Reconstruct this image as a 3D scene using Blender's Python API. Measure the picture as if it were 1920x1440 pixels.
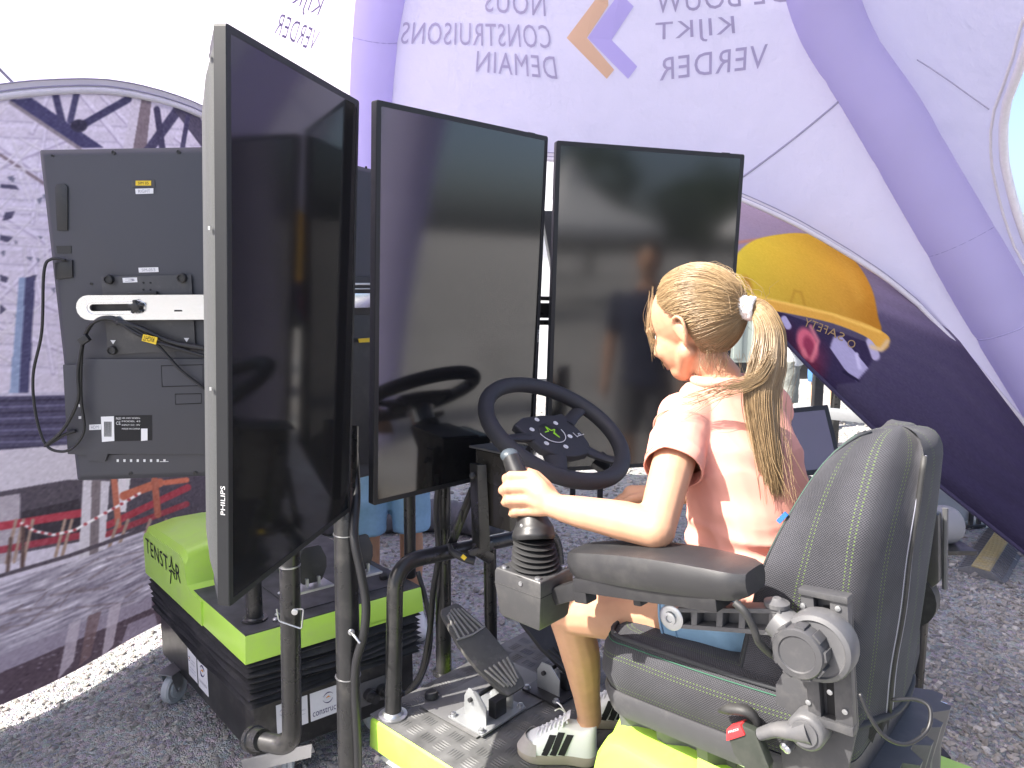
import bpy, bmesh, math, random
import numpy as np
from mathutils import Vector, Matrix, Quaternion
from mathutils import noise as mnoise
from math import radians as rad, sin, cos, pi, sqrt, atan2

random.seed(11)
RNG = np.random.default_rng(11)
for _o in list(bpy.data.objects):
    bpy.data.objects.remove(_o)
S = bpy.context.scene
COL = S.collection
V = Vector

# ------------------------------------------------------------------ camera, sky, sun, exposure
PITCH, CAMZ, FPX = rad(8.0), 1.65, 1390.0
cam_data = bpy.data.cameras.new('camera')
cam_data.sensor_fit = 'HORIZONTAL'
cam_data.sensor_width = 36.0
cam_data.lens = 36.0 * FPX / 1920.0
cam_data.clip_start = 0.05
cam_data.clip_end = 2000
camera = bpy.data.objects.new('camera', cam_data)
COL.objects.link(camera)
camera.location = (0, 0, CAMZ)
camera.rotation_euler = (rad(90) - PITCH, 0, 0)
S.camera = camera

SUN_EL = rad(48)
SUN_H = V((-0.95, -0.314, 0)).normalized()
SUN_DIR = SUN_H * cos(SUN_EL) + V((0, 0, sin(SUN_EL)))
world = bpy.data.worlds.new('World')
S.world = world
world.use_nodes = True
wn = world.node_tree
sky = wn.nodes.new('ShaderNodeTexSky')
sky.sky_type = 'NISHITA'
sky.sun_disc = False
sky.sun_elevation = SUN_EL
sky.sun_rotation = atan2(SUN_H.x, SUN_H.y) % (2 * pi)
sky.air_density = 0.8
sky.dust_density = 4.0
sky.ozone_density = 1.0
wn.links.new(sky.outputs[0], wn.nodes['Background'].inputs[0])
wn.nodes['Background'].inputs[1].default_value = 0.135
sun_data = bpy.data.lights.new('sun', 'SUN')
sun_data.energy = 5.0
sun_data.angle = rad(0.53)
sun_data.color = (1.0, 0.95, 0.87)
sun = bpy.data.objects.new('sun', sun_data)
COL.objects.link(sun)
sun.location = (-6, -2, 9)
sun.rotation_euler = SUN_DIR.to_track_quat('Z', 'Y').to_euler()
S.view_settings.view_transform = 'Standard'
S.view_settings.look = 'None'
S.view_settings.exposure = 1.48
S.view_settings.gamma = 1.0
S.view_settings.use_curve_mapping = False
S.render.engine = 'CYCLES'
S.cycles.max_bounces = 8
S.cycles.transmission_bounces = 6
S.cycles.transparent_max_bounces = 6
S.cycles.sample_clamp_indirect = 6
S.cycles.use_denoising = True

# ------------------------------------------------------------------ helpers: placing
_cp, _sp = cos(PITCH), sin(PITCH)


def at(px, py, d):
    """a point of the place, seen at that bearing, d metres in front of where the photographer stood"""
    u, v = (px - 960) / FPX, (py - 720) / FPX
    return V((u * d, (_cp - v * _sp) * d, CAMZ - (_sp + v * _cp) * d))


def onz(px, py, z):
    v = (py - 720) / FPX
    return at(px, py, (CAMZ - z) / (_sp + v * _cp))


def proj(P):
    """numpy (n,3) -> bearing numbers"""
    x, y, z = P[..., 0], P[..., 1], P[..., 2] - CAMZ
    d = y * _cp - z * _sp
    up = y * _sp + z * _cp
    return 960 + FPX * x / d, 720 - FPX * up / d


UP = V((0, 0, 1))
FW = V((-0.743, 0.669, 0)).normalized()      # the way the driver faces
RT = V((0.669, 0.743, 0)).normalized()       # the driver's right


def spline(pts, n=6, closed=False):
    pts = [V(p) for p in pts]
    m = len(pts)
    out = []
    rng = range(m if closed else m - 1)
    for i in rng:
        if closed:
            p0, p1, p2, p3 = pts[(i - 1) % m], pts[i], pts[(i + 1) % m], pts[(i + 2) % m]
        else:
            p1, p2 = pts[i], pts[i + 1]
            p0 = pts[i - 1] if i > 0 else p1 * 2 - p2
            p3 = pts[i + 2] if i + 2 < m else p2 * 2 - p1
        for k in range(n):
            t = k / n
            out.append(0.5 * ((2 * p1) + (p2 - p0) * t + (2 * p0 - 5 * p1 + 4 * p2 - p3) * t * t
                              + (3 * p1 - p0 - 3 * p2 + p3) * t ** 3))
    if not closed:
        out.append(pts[-1])
    return out


def lerp_list(vals, n):
    """stretch a short list of numbers to n values"""
    return list(np.interp(np.linspace(0, 1, n), np.linspace(0, 1, len(vals)), vals))


def fillet(pts, r, n=6):
    """round the inner corners of a polyline"""
    pts = [V(p) for p in pts]
    out = [pts[0]]
    for i in range(1, len(pts) - 1):
        a, b, c = pts[i - 1], pts[i], pts[i + 1]
        ra = min(r, (a - b).length * 0.49, (c - b).length * 0.49)
        p, q = b + (a - b).normalized() * ra, b + (c - b).normalized() * ra
        for k in range(n + 1):
            t = k / n
            out.append(p * (1 - t) ** 2 + b * 2 * t * (1 - t) + q * t * t)
    out.append(pts[-1])
    return out


# ------------------------------------------------------------------ helpers: meshes
class MB:
    def __init__(s):
        s.bm = bmesh.new()
        s.uv = None

    def face(s, pts):
        return s.bm.faces.new([s.bm.verts.new(p) for p in pts])

    def prism(s, poly, ext):
        poly = [V(p) for p in poly]
        a = [s.bm.verts.new(p) for p in poly]
        b = [s.bm.verts.new(p + V(ext)) for p in poly]
        n = len(poly)
        s.bm.faces.new(a[::-1])
        s.bm.faces.new(b)
        for i in range(n):
            s.bm.faces.new([a[i], a[(i + 1) % n], b[(i + 1) % n], b[i]])
        return s

    def box(s, c, hs, ax=None):
        ax = ax or (V((1, 0, 0)), V((0, 1, 0)), UP)
        c = V(c)
        x, y, z = ax[0] * hs[0], ax[1] * hs[1], ax[2] * hs[2]
        return s.prism([c - x - y - z, c + x - y - z, c + x + y - z, c - x + y - z], z * 2)

    def bar(s, a, b, w, h, up=UP):
        a, b = V(a), V(b)
        d = (b - a).normalized()
        side = d.cross(up)
        if side.length < 1e-4:
            side = d.cross(V((1, 0, 0)))
        side.normalize()
        u = side.cross(d)
        x, y = side * w / 2, u * h / 2
        return s.prism([a - x - y, a + x - y, a + x + y, a - x + y], b - a)

    def loft(s, rings, caps=True, close=True):
        vs = [[s.bm.verts.new(p) for p in r] for r in rings]
        n = len(rings[0])
        for i in range(len(vs) - 1):
            for j in range(n if close else n - 1):
                k = (j + 1) % n
                s.bm.faces.new([vs[i][j], vs[i][k], vs[i + 1][k], vs[i + 1][j]])
        if caps and close:
            s.bm.faces.new(vs[0][::-1])
            s.bm.faces.new(vs[-1])
        return s

    def tube(s, pts, r, n=10, caps=True, closed=False, flat=None):
        pts = [V(p) for p in pts]
        m = len(pts)
        rr = lerp_list(r, m) if isinstance(r, (list, tuple)) else [r] * m
        t0 = (pts[1] - pts[0]).normalized()
        ref = t0.orthogonal().normalized()
        if abs(t0.z) < 0.95:
            ref = (UP - t0 * t0.z).normalized()
        rings = []
        for i, p in enumerate(pts):
            if closed:
                t = (pts[(i + 1) % m] - pts[i - 1]).normalized()
            elif i == 0:
                t = (pts[1] - pts[0]).normalized()
            elif i == m - 1:
                t = (pts[-1] - pts[-2]).normalized()
            else:
                t = (pts[i + 1] - pts[i - 1]).normalized()
            ref = (ref - t * ref.dot(t)).normalized()
            b = t.cross(ref)
            fx = flat or 1.0
            rings.append([p + (ref * cos(a) * fx + b * sin(a)) * rr[i] for a in [2 * pi * k / n for k in range(n)]])
        if closed:
            rings.append(rings[0])
            vs = [[s.bm.verts.new(p) for p in r_] for r_ in rings[:-1]]
            for i in range(m):
                for j in range(n):
                    k = (j + 1) % n
                    i2 = (i + 1) % m
                    s.bm.faces.new([vs[i][j], vs[i][k], vs[i2][k], vs[i2][j]])
            return s
        return s.loft(rings, caps)

    def lathe(s, o, axis, prof, n=24):
        o, axis = V(o), V(axis).normalized()
        x = axis.orthogonal().normalized()
        y = axis.cross(x)
        rings = [[o + axis * h + (x * cos(a) + y * sin(a)) * max(r, 1e-4) for a in [2 * pi * k / n for k in range(n)]]
                 for r, h in prof]
        return s.loft(rings, True)

    def ball(s, c, r, ax=None, nu=16, nv=10):
        c = V(c)
        if not isinstance(r, (list, tuple)):
            r = (r, r, r)
        ax = ax or (V((1, 0, 0)), V((0, 1, 0)), UP)
        rings = []
        for i in range(nv + 1):
            th = -pi / 2 + pi * i / nv
            th = max(min(th, pi / 2 - 0.02), -pi / 2 + 0.02)
            rings.append([c + ax[0] * r[0] * cos(th) * cos(a) + ax[1] * r[1] * cos(th) * sin(a) + ax[2] * r[2] * sin(th)
                          for a in [2 * pi * k / nu for k in range(nu)]])
        return s.loft(rings)

    def limb(s, pts, radii, n=14, ends=True):
        """a limb for remeshing: a tube with round ends"""
        s.tube(pts, radii, n)
        if ends:
            s.ball(pts[0], radii[0] if isinstance(radii, (list, tuple)) else radii)
            s.ball(pts[-1], radii[-1] if isinstance(radii, (list, tuple)) else radii)
        return s


ORG = {}


def tag(o, label=None, cat=None, group=None, kind=None):
    if label:
        o['label'] = label
    if cat:
        o['category'] = cat
    if group:
        o['group'] = group
    if kind:
        o['kind'] = kind
    return o


def thing(name, label, cat, loc, group=None):
    o = bpy.data.objects.new(name, None)
    COL.objects.link(o)
    o.empty_display_size = 0.1
    o.location = loc
    ORG[o.name] = V(loc)
    return tag(o, label, cat, group)


def link_mesh(name, me, mat, parent=None, loc=None):
    off = ORG[parent.name] if parent else V(loc or (0, 0, 0))
    me.transform(Matrix.Translation(-off))
    o = bpy.data.objects.new(name, me)
    COL.objects.link(o)
    if mat:
        for m in (mat if isinstance(mat, (list, tuple)) else [mat]):
            me.materials.append(m)
    if parent:
        o.parent = parent
    else:
        o.location = off
    ORG[o.name] = off
    return o


def obj(name, mb, mat, parent=None, smooth=35, bevel=0, seg=2, loc=None, label=None, kind=None, recalc=True):
    bm = mb.bm if isinstance(mb, MB) else mb
    if recalc:
        bmesh.ops.recalc_face_normals(bm, faces=bm.faces)
    if bevel:
        bm.normal_update()
        es = [e for e in bm.edges if len(e.link_faces) == 2 and e.calc_face_angle(0) > rad(28)]
        bmesh.ops.bevel(bm, geom=es, offset=bevel, segments=seg, affect='EDGES', profile=0.6, clamp_overlap=True)
    me = bpy.data.meshes.new(name)
    bm.to_mesh(me)
    bm.free()
    if smooth:
        me.shade_smooth()
        me.set_sharp_from_angle(angle=rad(smooth))
    o = link_mesh(name, me, mat, parent, loc)
    if label:
        o['label'] = label
    if kind:
        o['kind'] = kind
    return o


def dup(src, parent, move=None):
    """another of the same part, sharing its mesh"""
    o = src.copy()
    COL.objects.link(o)
    o.parent = parent
    ORG[o.name] = ORG[src.name]
    if move is not None:
        o.matrix_local = Matrix.Translation(move) @ src.matrix_local
    return o


def grid_obj(name, fn, nu, nv, mat, parent=None, loc=None, mask=None, smooth=180, thick=0):
    """a sheet fn(u,v), u,v in 0..1, with UVs"""
    bm = bmesh.new()
    uvl = bm.loops.layers.uv.new('UVMap')
    vs = {}
    for i in range(nu + 1):
        for j in range(nv + 1):
            vs[i, j] = bm.verts.new(fn(i / nu, j / nv))
    for i in range(nu):
        for j in range(nv):
            if mask and not mask((i + .5) / nu, (j + .5) / nv):
                continue
            f = bm.faces.new([vs[i, j], vs[i + 1, j], vs[i + 1, j + 1], vs[i, j + 1]])
            for l, (a, b) in zip(f.loops, ((i, j), (i + 1, j), (i + 1, j + 1), (i, j + 1))):
                l[uvl].uv = (a / nu, b / nv)
    loose = [v for v in bm.verts if not v.link_faces]
    bmesh.ops.delete(bm, geom=loose, context='VERTS')
    return obj(name, bm, mat, parent, smooth, loc=loc, recalc=False)


def remesh(mb, voxel, iters=4, fac=0.5):
    """melt overlapping pieces into one continuous surface"""
    me = bpy.data.meshes.new('tmp')
    bmesh.ops.recalc_face_normals(mb.bm, faces=mb.bm.faces)
    mb.bm.to_mesh(me)
    mb.bm.free()
    o = bpy.data.objects.new('tmp', me)
    COL.objects.link(o)
    m = o.modifiers.new('r', 'REMESH')
    m.mode = 'VOXEL'
    m.voxel_size = voxel
    if iters:
        sm = o.modifiers.new('s', 'SMOOTH')
        sm.factor = fac
        sm.iterations = iters
    dg = bpy.context.evaluated_depsgraph_get()
    ev = o.evaluated_get(dg)
    out = bmesh.new()
    out.from_mesh(ev.to_mesh())
    ev.to_mesh_clear()
    bpy.data.objects.remove(o)
    bpy.data.meshes.remove(me)
    r = MB()
    r.bm.free()
    r.bm = out
    return r


_TXT = {}


def text_geo(s, space=1.0):
    if (s, space) in _TXT:
        return _TXT[s, space]
    c = bpy.data.curves.new('t', 'FONT')
    c.body = s
    c.resolution_u = 3
    c.space_character = space
    o = bpy.data.objects.new('t', c)
    COL.objects.link(o)
    dg = bpy.context.evaluated_depsgraph_get()
    ev = o.evaluated_get(dg)
    me = ev.to_mesh()
    co = np.array([v.co[:2] for v in me.vertices])
    fs = [tuple(p.vertices) for p in me.polygons]
    ev.to_mesh_clear()
    bpy.data.objects.remove(o)
    lo, hi = co.min(0), co.max(0)
    asp = (hi[0] - lo[0]) / max(hi[1] - lo[1], 1e-6)
    co = (co - lo) / np.maximum(hi - lo, 1e-6)
    _TXT[s, space] = (co, fs, asp)
    return _TXT[s, space]


def lettering(name, s, mapf, mat, parent=None, space=1.0, mb=None):
    co, fs, _ = text_geo(s, space)
    m = mb or MB()
    vs = [m.bm.verts.new(mapf(x, y)) for x, y in co]
    for f in fs:
        try:
            m.bm.faces.new([vs[i] for i in f])
        except ValueError:
            pass
    if mb:
        return mb
    return obj(name, m, mat, parent, smooth=0, recalc=False)


def flatmap(o, x, y):
    o, x, y = V(o), V(x), V(y)
    return lambda a, b: o + x * a + y * b


# ------------------------------------------------------------------ helpers: materials
def lin(c):
    """a colour given as 0-255 screen values"""
    out = []
    for k in c[:3]:
        k = k / 255
        out.append(k / 12.92 if k <= 0.04045 else ((k + 0.055) / 1.055) ** 2.4)
    return tuple(out) + (1.0,)


def mat(name, col, rough=0.5, metal=0.0, spec=0.5, noise=0.0, nscale=40, bump=0.0, bscale=200, rvar=0.0, coat=0.0,
        sss=0.0, trans=0.0, dust=0.0, bdist=0.002):
    m = bpy.data.materials.new(name)
    m.use_nodes = True
    nt = m.node_tree
    N, L = nt.nodes, nt.links
    b = N['Principled BSDF']
    c = tuple(col[:3]) + (1.0,)
    b.inputs['Base Color'].default_value = c
    b.inputs['Roughness'].default_value = rough
    b.inputs['Metallic'].default_value = metal
    b.inputs['Specular IOR Level'].default_value = spec
    if coat:
        b.inputs['Coat Weight'].default_value = coat
        b.inputs['Coat Roughness'].default_value = 0.06
    if sss:
        b.inputs['Subsurface Weight'].default_value = sss
        b.inputs['Subsurface Radius'].default_value = (0.012, 0.005, 0.003)
        b.inputs['Subsurface Scale'].default_value = 0.5
    tc = N.new('ShaderNodeTexCoord')
    out = None
    if noise or rvar or dust:
        n = N.new('ShaderNodeTexNoise')
        n.inputs['Scale'].default_value = nscale
        n.inputs['Detail'].default_value = 6
        L.new(tc.outputs['Object'], n.inputs['Vector'])
        if noise:
            mx = N.new('ShaderNodeMix')
            mx.data_type = 'RGBA'
            mx.inputs[6].default_value = tuple(k * (1 - noise) for k in c[:3]) + (1,)
            mx.inputs[7].default_value = tuple(min(1, k * (1 + noise)) for k in c[:3]) + (1,)
            L.new(n.outputs['Fac'], mx.inputs[0])
            out = mx.outputs[2]
        if dust:
            n2 = N.new('ShaderNodeTexNoise')
            n2.inputs['Scale'].default_value = nscale * 0.35
            n2.inputs['Detail'].default_value = 9
            n2.inputs['Roughness'].default_value = 0.7
            L.new(tc.outputs['Object'], n2.inputs['Vector'])
            rp = N.new('ShaderNodeMapRange')
            rp.inputs[1].default_value = 0.5
            rp.inputs[2].default_value = 0.75
            rp.inputs[4].default_value = dust
            L.new(n2.outputs['Fac'], rp.inputs[0])
            mx = N.new('ShaderNodeMix')
            mx.data_type = 'RGBA'
            mx.inputs[6].default_value = c
            mx.inputs[7].default_value = (0.33, 0.31, 0.28, 1)
            if out:
                L.new(out, mx.inputs[6])
            L.new(rp.outputs[0], mx.inputs[0])
            out = mx.outputs[2]
        if out:
            L.new(out, b.inputs['Base Color'])
        if rvar:
            mr = N.new('ShaderNodeMapRange')
            mr.inputs[3].default_value = max(0.02, rough - rvar)
            mr.inputs[4].default_value = min(1, rough + rvar)
            L.new(n.outputs['Fac'], mr.inputs[0])
            L.new(mr.outputs[0], b.inputs['Roughness'])
    if bump:
        n3 = N.new('ShaderNodeTexNoise')
        n3.inputs['Scale'].default_value = bscale
        n3.inputs['Detail'].default_value = 4
        L.new(tc.outputs['Object'], n3.inputs['Vector'])
        bp = N.new('ShaderNodeBump')
        bp.inputs['Strength'].default_value = bump
        bp.inputs['Distance'].default_value = bdist
        L.new(n3.outputs['Fac'], bp.inputs['Height'])
        L.new(bp.outputs[0], b.inputs['Normal'])
    if trans:
        tr = N.new('ShaderNodeBsdfTranslucent')
        tr.inputs[0].default_value = c
        if out:
            L.new(out, tr.inputs[0])
        ms = N.new('ShaderNodeMixShader')
        ms.inputs[0].default_value = trans
        L.new(b.outputs[0], ms.inputs[1])
        L.new(tr.outputs[0], ms.inputs[2])
        L.new(ms.outputs[0], N['Material Output'].inputs[0])
    return m


def image_mat(name, arr, rough=0.8, trans=0.0, spec=0.2):
    """flat print: arr is (h,w,3) screen values 0..1, row 0 at the bottom"""
    h, w = arr.shape[:2]
    img = bpy.data.images.new(name, w, h)
    px = np.ones((h, w, 4), np.float32)
    px[..., :3] = np.clip(arr, 0, 1)
    img.pixels.foreach_set(px.ravel())
    img.pack()
    m = bpy.data.materials.new(name)
    m.use_nodes = True
    N, L = m.node_tree.nodes, m.node_tree.links
    t = N.new('ShaderNodeTexImage')
    t.image = img
    t.extension = 'EXTEND'
    b = N['Principled BSDF']
    b.inputs['Roughness'].default_value = rough
    b.inputs['Specular IOR Level'].default_value = spec
    L.new(t.outputs[0], b.inputs['Base Color'])
    if trans:
        tr = N.new('ShaderNodeBsdfTranslucent')
        L.new(t.outputs[0], tr.inputs[0])
        ms = N.new('ShaderNodeMixShader')
        ms.inputs[0].default_value = trans
        L.new(b.outputs[0], ms.inputs[1])
        L.new(tr.outputs[0], ms.inputs[2])
        L.new(ms.outputs[0], N['Material Output'].inputs[0])
    return m


class Print:
    """paints a flat print onto a sheet fn(u,v): each texel knows where on the sheet it is"""

    def __init__(s, fn, w, h, base):
        P = np.array([[tuple(fn((i + .5) / w, (j + .5) / h)) for i in range(0, w, 8)] for j in range(0, h, 8)])
        gy, gx = np.arange(0, h, 8), np.arange(0, w, 8)
        X, Y = proj(P)
        yi, xi = np.arange(h), np.arange(w)

        def up(A):
            B = np.array([np.interp(xi, gx, r) for r in A])
            return np.array([np.interp(yi, gy, B[:, k]) for k in range(w)]).T
        s.X, s.Y = up(X), up(Y)
        s.a = np.zeros((h, w, 3)) + np.array(base) / 255.0

    def put(s, m, c, al=1.0):
        m = np.clip(m, 0, 1) * al
        s.a = s.a * (1 - m[..., None]) + (np.array(c) / 255.0) * m[..., None]

    def inside(s, pts):
        m = np.zeros(s.X.shape, bool)
        n = len(pts)
        for i in range(n):
            (x1, y1), (x2, y2) = pts[i], pts[(i + 1) % n]
            if y1 == y2:
                continue
            m ^= ((s.Y < y1) != (s.Y < y2)) & (s.X < (x2 - x1) * (s.Y - y1) / (y2 - y1) + x1)
        return m

    def poly(s, pts, c, al=1.0):
        s.put(s.inside(pts).astype(float), c, al)

    def line(s, pts, w, c, al=1.0, soft=1.5):
        d = np.full(s.X.shape, 1e9)
        for (x1, y1), (x2, y2) in zip(pts[:-1], pts[1:]):
            dx, dy = x2 - x1, y2 - y1
            t = np.clip(((s.X - x1) * dx + (s.Y - y1) * dy) / (dx * dx + dy * dy + 1e-9), 0, 1)
            d = np.minimum(d, np.hypot(s.X - x1 - t * dx, s.Y - y1 - t * dy))
        s.put(np.clip((w / 2 - d) / soft + 0.5, 0, 1), c, al)

    def ell(s, cx, cy, rx, ry, c, al=1.0, ang=0.0, soft=0.15):
        ca, sa = cos(ang), sin(ang)
        x, y = s.X - cx, s.Y - cy
        q = np.hypot((x * ca + y * sa) / rx, (-x * sa + y * ca) / ry)
        s.put(np.clip((1 - q) / soft, 0, 1), c, al)

    def blur(s, k):
        for _ in range(k):
            a = s.a
            a = (np.roll(a, 1, 0) + a + np.roll(a, -1, 0)) / 3
            s.a = (np.roll(a, 1, 1) + a + np.roll(a, -1, 1)) / 3

    def grain(s, sx, sy, amp):
        h, w = s.a.shape[:2]
        g = RNG.normal(size=(max(2, h // sy), max(2, w // sx)))
        g = np.array([np.interp(np.arange(w), np.linspace(0, w - 1, g.shape[1]), r) for r in g])
        g = np.array([np.interp(np.arange(h), np.linspace(0, h - 1, g.shape[0]), g[:, k]) for k in range(w)]).T
        return g * amp
# ------------------------------------------------------------------ materials
M = {}
M['black'] = mat('black_plastic', (0.018, 0.018, 0.02), 0.42, noise=0.15, nscale=60, rvar=0.12, dust=0.06, bump=0.12, bscale=900, bdist=0.0006)
M['blacksat'] = mat('black_painted_steel', (0.016, 0.016, 0.017), 0.3, noise=0.15, nscale=30, rvar=0.12, dust=0.12, bump=0.08, bscale=300, bdist=0.001)
M['bezel'] = mat('bezel_plastic', (0.018, 0.019, 0.022), 0.5, spec=0.35, rvar=0.08, nscale=90, bump=0.1, bscale=1200, bdist=0.0004)
M['casing'] = mat('monitor_back_plastic', (0.045, 0.046, 0.056), 0.5, noise=0.06, nscale=8, rvar=0.08, bump=0.15, bscale=1500, bdist=0.0004)
M['screen'] = mat('switched_off_screen', (0.010, 0.010, 0.011), 0.085, spec=0.8)
M['screen'].node_tree.nodes['Principled BSDF'].inputs['IOR'].default_value = 1.58
M['grey'] = mat('grey_plastic', (0.085, 0.085, 0.09), 0.5, noise=0.1, nscale=50, rvar=0.1, dust=0.15, bump=0.15, bscale=700, bdist=0.0006)
M['dkgrey'] = mat('dark_grey_plastic', (0.05, 0.05, 0.054), 0.5, noise=0.1, nscale=50, dust=0.14, bump=0.12, bscale=500, bdist=0.0006)
M['rubber'] = mat('black_rubber', (0.02, 0.02, 0.021), 0.62, noise=0.2, nscale=50, dust=0.1, bump=0.1, bscale=400, bdist=0.0008)
M['leather'] = mat('steering_wheel_foam', (0.026, 0.026, 0.032), 0.62, noise=0.12, nscale=60, bump=0.3, bscale=900, bdist=0.0008)
M['green'] = mat('lime_green_paint', (0.42, 0.68, 0.085), 0.36, noise=0.05, nscale=14, rvar=0.12, dust=0.28, coat=0.1, bump=0.08, bscale=40)
M['zinc'] = mat('zinc_plate', (0.52, 0.53, 0.54), 0.40, metal=1.0, noise=0.08, nscale=40, rvar=0.12)
M['steel'] = mat('bright_steel', (0.75, 0.76, 0.78), 0.22, metal=1.0, noise=0.05, nscale=30, rvar=0.1)
M['castwheel'] = mat('caster_rubber_grey', (0.42, 0.44, 0.44), 0.55, noise=0.08, nscale=40, dust=0.4)
M['bellows'] = mat('bellows_fabric', (0.022, 0.022, 0.024), 0.7, noise=0.2, nscale=25, dust=0.1, bump=0.3, bscale=120, bdist=0.002)
M['white_print'] = mat('white_sticker', (0.72, 0.72, 0.74), 0.45, noise=0.04, nscale=30)
M['yellow_print'] = mat('yellow_sticker', (0.75, 0.52, 0.02), 0.45)
M['ink'] = mat('black_ink', (0.014, 0.014, 0.016), 0.6, spec=0.3)
M['inkgrey'] = mat('grey_ink', (0.25, 0.25, 0.3), 0.5)
M['inkwhite'] = mat('white_ink', (0.65, 0.65, 0.66), 0.5)
M['orange_ink'] = mat('orange_ink', (0.7, 0.3, 0.05), 0.5)
M['navy_ink'] = mat('navy_ink', (0.04, 0.03, 0.12), 0.5)
M['green_ink'] = mat('green_ink', (0.35, 0.75, 0.03), 0.4)
M['red'] = mat('red_plastic', (0.62, 0.035, 0.04), 0.4)
M['cable'] = mat('cable_sheath', (0.014, 0.014, 0.016), 0.45, noise=0.2, nscale=80)
M['canopy'] = mat('white_canopy_fabric', (0.77, 0.725, 0.86), 0.8, spec=0.1, noise=0.025, nscale=3, trans=0.45, bump=0.8, bscale=6, bdist=0.035)
M['tube'] = mat('lavender_tube_fabric', (0.66, 0.622, 0.86), 0.75, spec=0.2, noise=0.04, nscale=4, trans=0.46, bump=0.25, bscale=7, bdist=0.02)
M['tube_seam'] = mat('tube_seam_thread', (0.42, 0.39, 0.64), 0.8)
M['piping'] = mat('white_piping', (0.74, 0.71, 0.76), 0.7, noise=0.1, nscale=60)
M['hem'] = mat('hem_band_cloth', (0.72, 0.68, 0.75), 0.8)
M['seam'] = mat('seam_thread', (0.36, 0.34, 0.46), 0.8)
M['ink_tent'] = mat('print_seen_through_fabric', (0.45, 0.41, 0.56), 0.8, trans=0.4)
M['ink_left'] = mat('violet_print_on_lit_panel', (0.30, 0.25, 0.42), 0.8, trans=0.06)
M['ink_tent_o'] = mat('orange_print_seen_through', (0.80, 0.55, 0.36), 0.8, trans=0.4)
M['ink_tent_p'] = mat('violet_print_seen_through', (0.56, 0.50, 0.84), 0.8, trans=0.4)
M['duct'] = mat('grey_duct_fabric', (0.10, 0.10, 0.11), 0.75, noise=0.15, nscale=15, dust=0.2, bump=0.5, bscale=30, bdist=0.006)


def gravel_mat(name, stones=False):
    m = bpy.data.materials.new(name)
    m.use_nodes = True
    N, L = m.node_tree.nodes, m.node_tree.links
    b = N['Principled BSDF']
    b.inputs['Roughness'].default_value = 0.9
    b.inputs['Specular IOR Level'].default_value = 0.2
    cr = N.new('ShaderNodeValToRGB')
    e = cr.color_ramp.elements
    tc = N.new('ShaderNodeTexCoord')
    if stones:
        g = N.new('ShaderNodeNewGeometry')
        L.new(g.outputs['Random Per Island'], cr.inputs[0])
        e[0].color = (0.19, 0.178, 0.163, 1)
        e[1].color = (0.48, 0.455, 0.42, 1)
        x = e.new(0.45)
        x.color = (0.29, 0.275, 0.252, 1)
        x = e.new(0.8)
        x.color = (0.35, 0.32, 0.28, 1)
        n = N.new('ShaderNodeTexNoise')
        n.inputs['Scale'].default_value = 120
        L.new(tc.outputs['Object'], n.inputs[0])
        bp = N.new('ShaderNodeBump')
        bp.inputs['Strength'].default_value = 0.4
        bp.inputs['Distance'].default_value = 0.003
        L.new(n.outputs[0], bp.inputs['Height'])
        L.new(bp.outputs[0], b.inputs['Normal'])
        L.new(cr.outputs[0], b.inputs['Base Color'])
        return m
    n = N.new('ShaderNodeTexNoise')
    n.inputs['Scale'].default_value = 1.3
    n.inputs['Detail'].default_value = 10
    n.inputs['Roughness'].default_value = 0.72
    L.new(tc.outputs['Object'], n.inputs[0])
    v = N.new('ShaderNodeTexVoronoi')
    v.inputs['Scale'].default_value = 55
    L.new(tc.outputs['Object'], v.inputs[0])
    v2 = N.new('ShaderNodeTexVoronoi')
    v2.inputs['Scale'].default_value = 150
    L.new(tc.outputs['Object'], v2.inputs[0])
    e[0].color, e[1].color = (0.25, 0.226, 0.195, 1), (0.44, 0.40, 0.35, 1)
    e[0].position, e[1].position = 0.34, 0.68
    L.new(n.outputs[0], cr.inputs[0])
    mx = N.new('ShaderNodeMix')
    mx.data_type = 'RGBA'
    mx.blend_type = 'OVERLAY'
    mx.inputs[0].default_value = 0.5
    L.new(cr.outputs[0], mx.inputs[6])
    L.new(v.outputs['Color'], mx.inputs[7])
    hs = N.new('ShaderNodeHueSaturation')
    hs.inputs['Saturation'].default_value = 0.25
    L.new(mx.outputs[2], hs.inputs['Color'])
    L.new(hs.outputs[0], b.inputs['Base Color'])
    ad = N.new('ShaderNodeMath')
    ad.operation = 'ADD'
    L.new(v.outputs['Distance'], ad.inputs[0])
    L.new(v2.outputs['Distance'], ad.inputs[1])
    bp = N.new('ShaderNodeBump')
    bp.inputs['Strength'].default_value = 0.9
    bp.inputs['Distance'].default_value = -0.012
    L.new(ad.outputs[0], bp.inputs['Height'])
    L.new(bp.outputs[0], b.inputs['Normal'])
    return m


# ------------------------------------------------------------------ ground and gravel
def ground_z(x, y):
    return 0.012 * mnoise.noise(V((x * 0.9, y * 0.9, 3))) + 0.006 * mnoise.noise(V((x * 4, y * 4, 7)))


gb = bmesh.new()
xs = [-400, -120, -40, -15, -7] + [-4 + 0.08 * i for i in range(126)] + [9, 18, 45, 130, 400]
ys = [-400, -120, -40, -14, -5, -1.5] + [0.4 + 0.08 * i for i in range(110)] + [11, 15, 24, 50, 130, 400]
gv = [[gb.verts.new((x, y, ground_z(x, y) if abs(x) < 8 and 0 < y < 10 else 0)) for y in ys] for x in xs]
for i in range(len(xs) - 1):
    for j in range(len(ys) - 1):
        gb.faces.new([gv[i][j], gv[i + 1][j], gv[i + 1][j + 1], gv[i][j + 1]])
ground = obj('ground', gb, gravel_mat('gravel_ground'), smooth=180, kind='structure')
ground['label'] = 'grey crushed stone ground under the tent and beyond'

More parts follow.
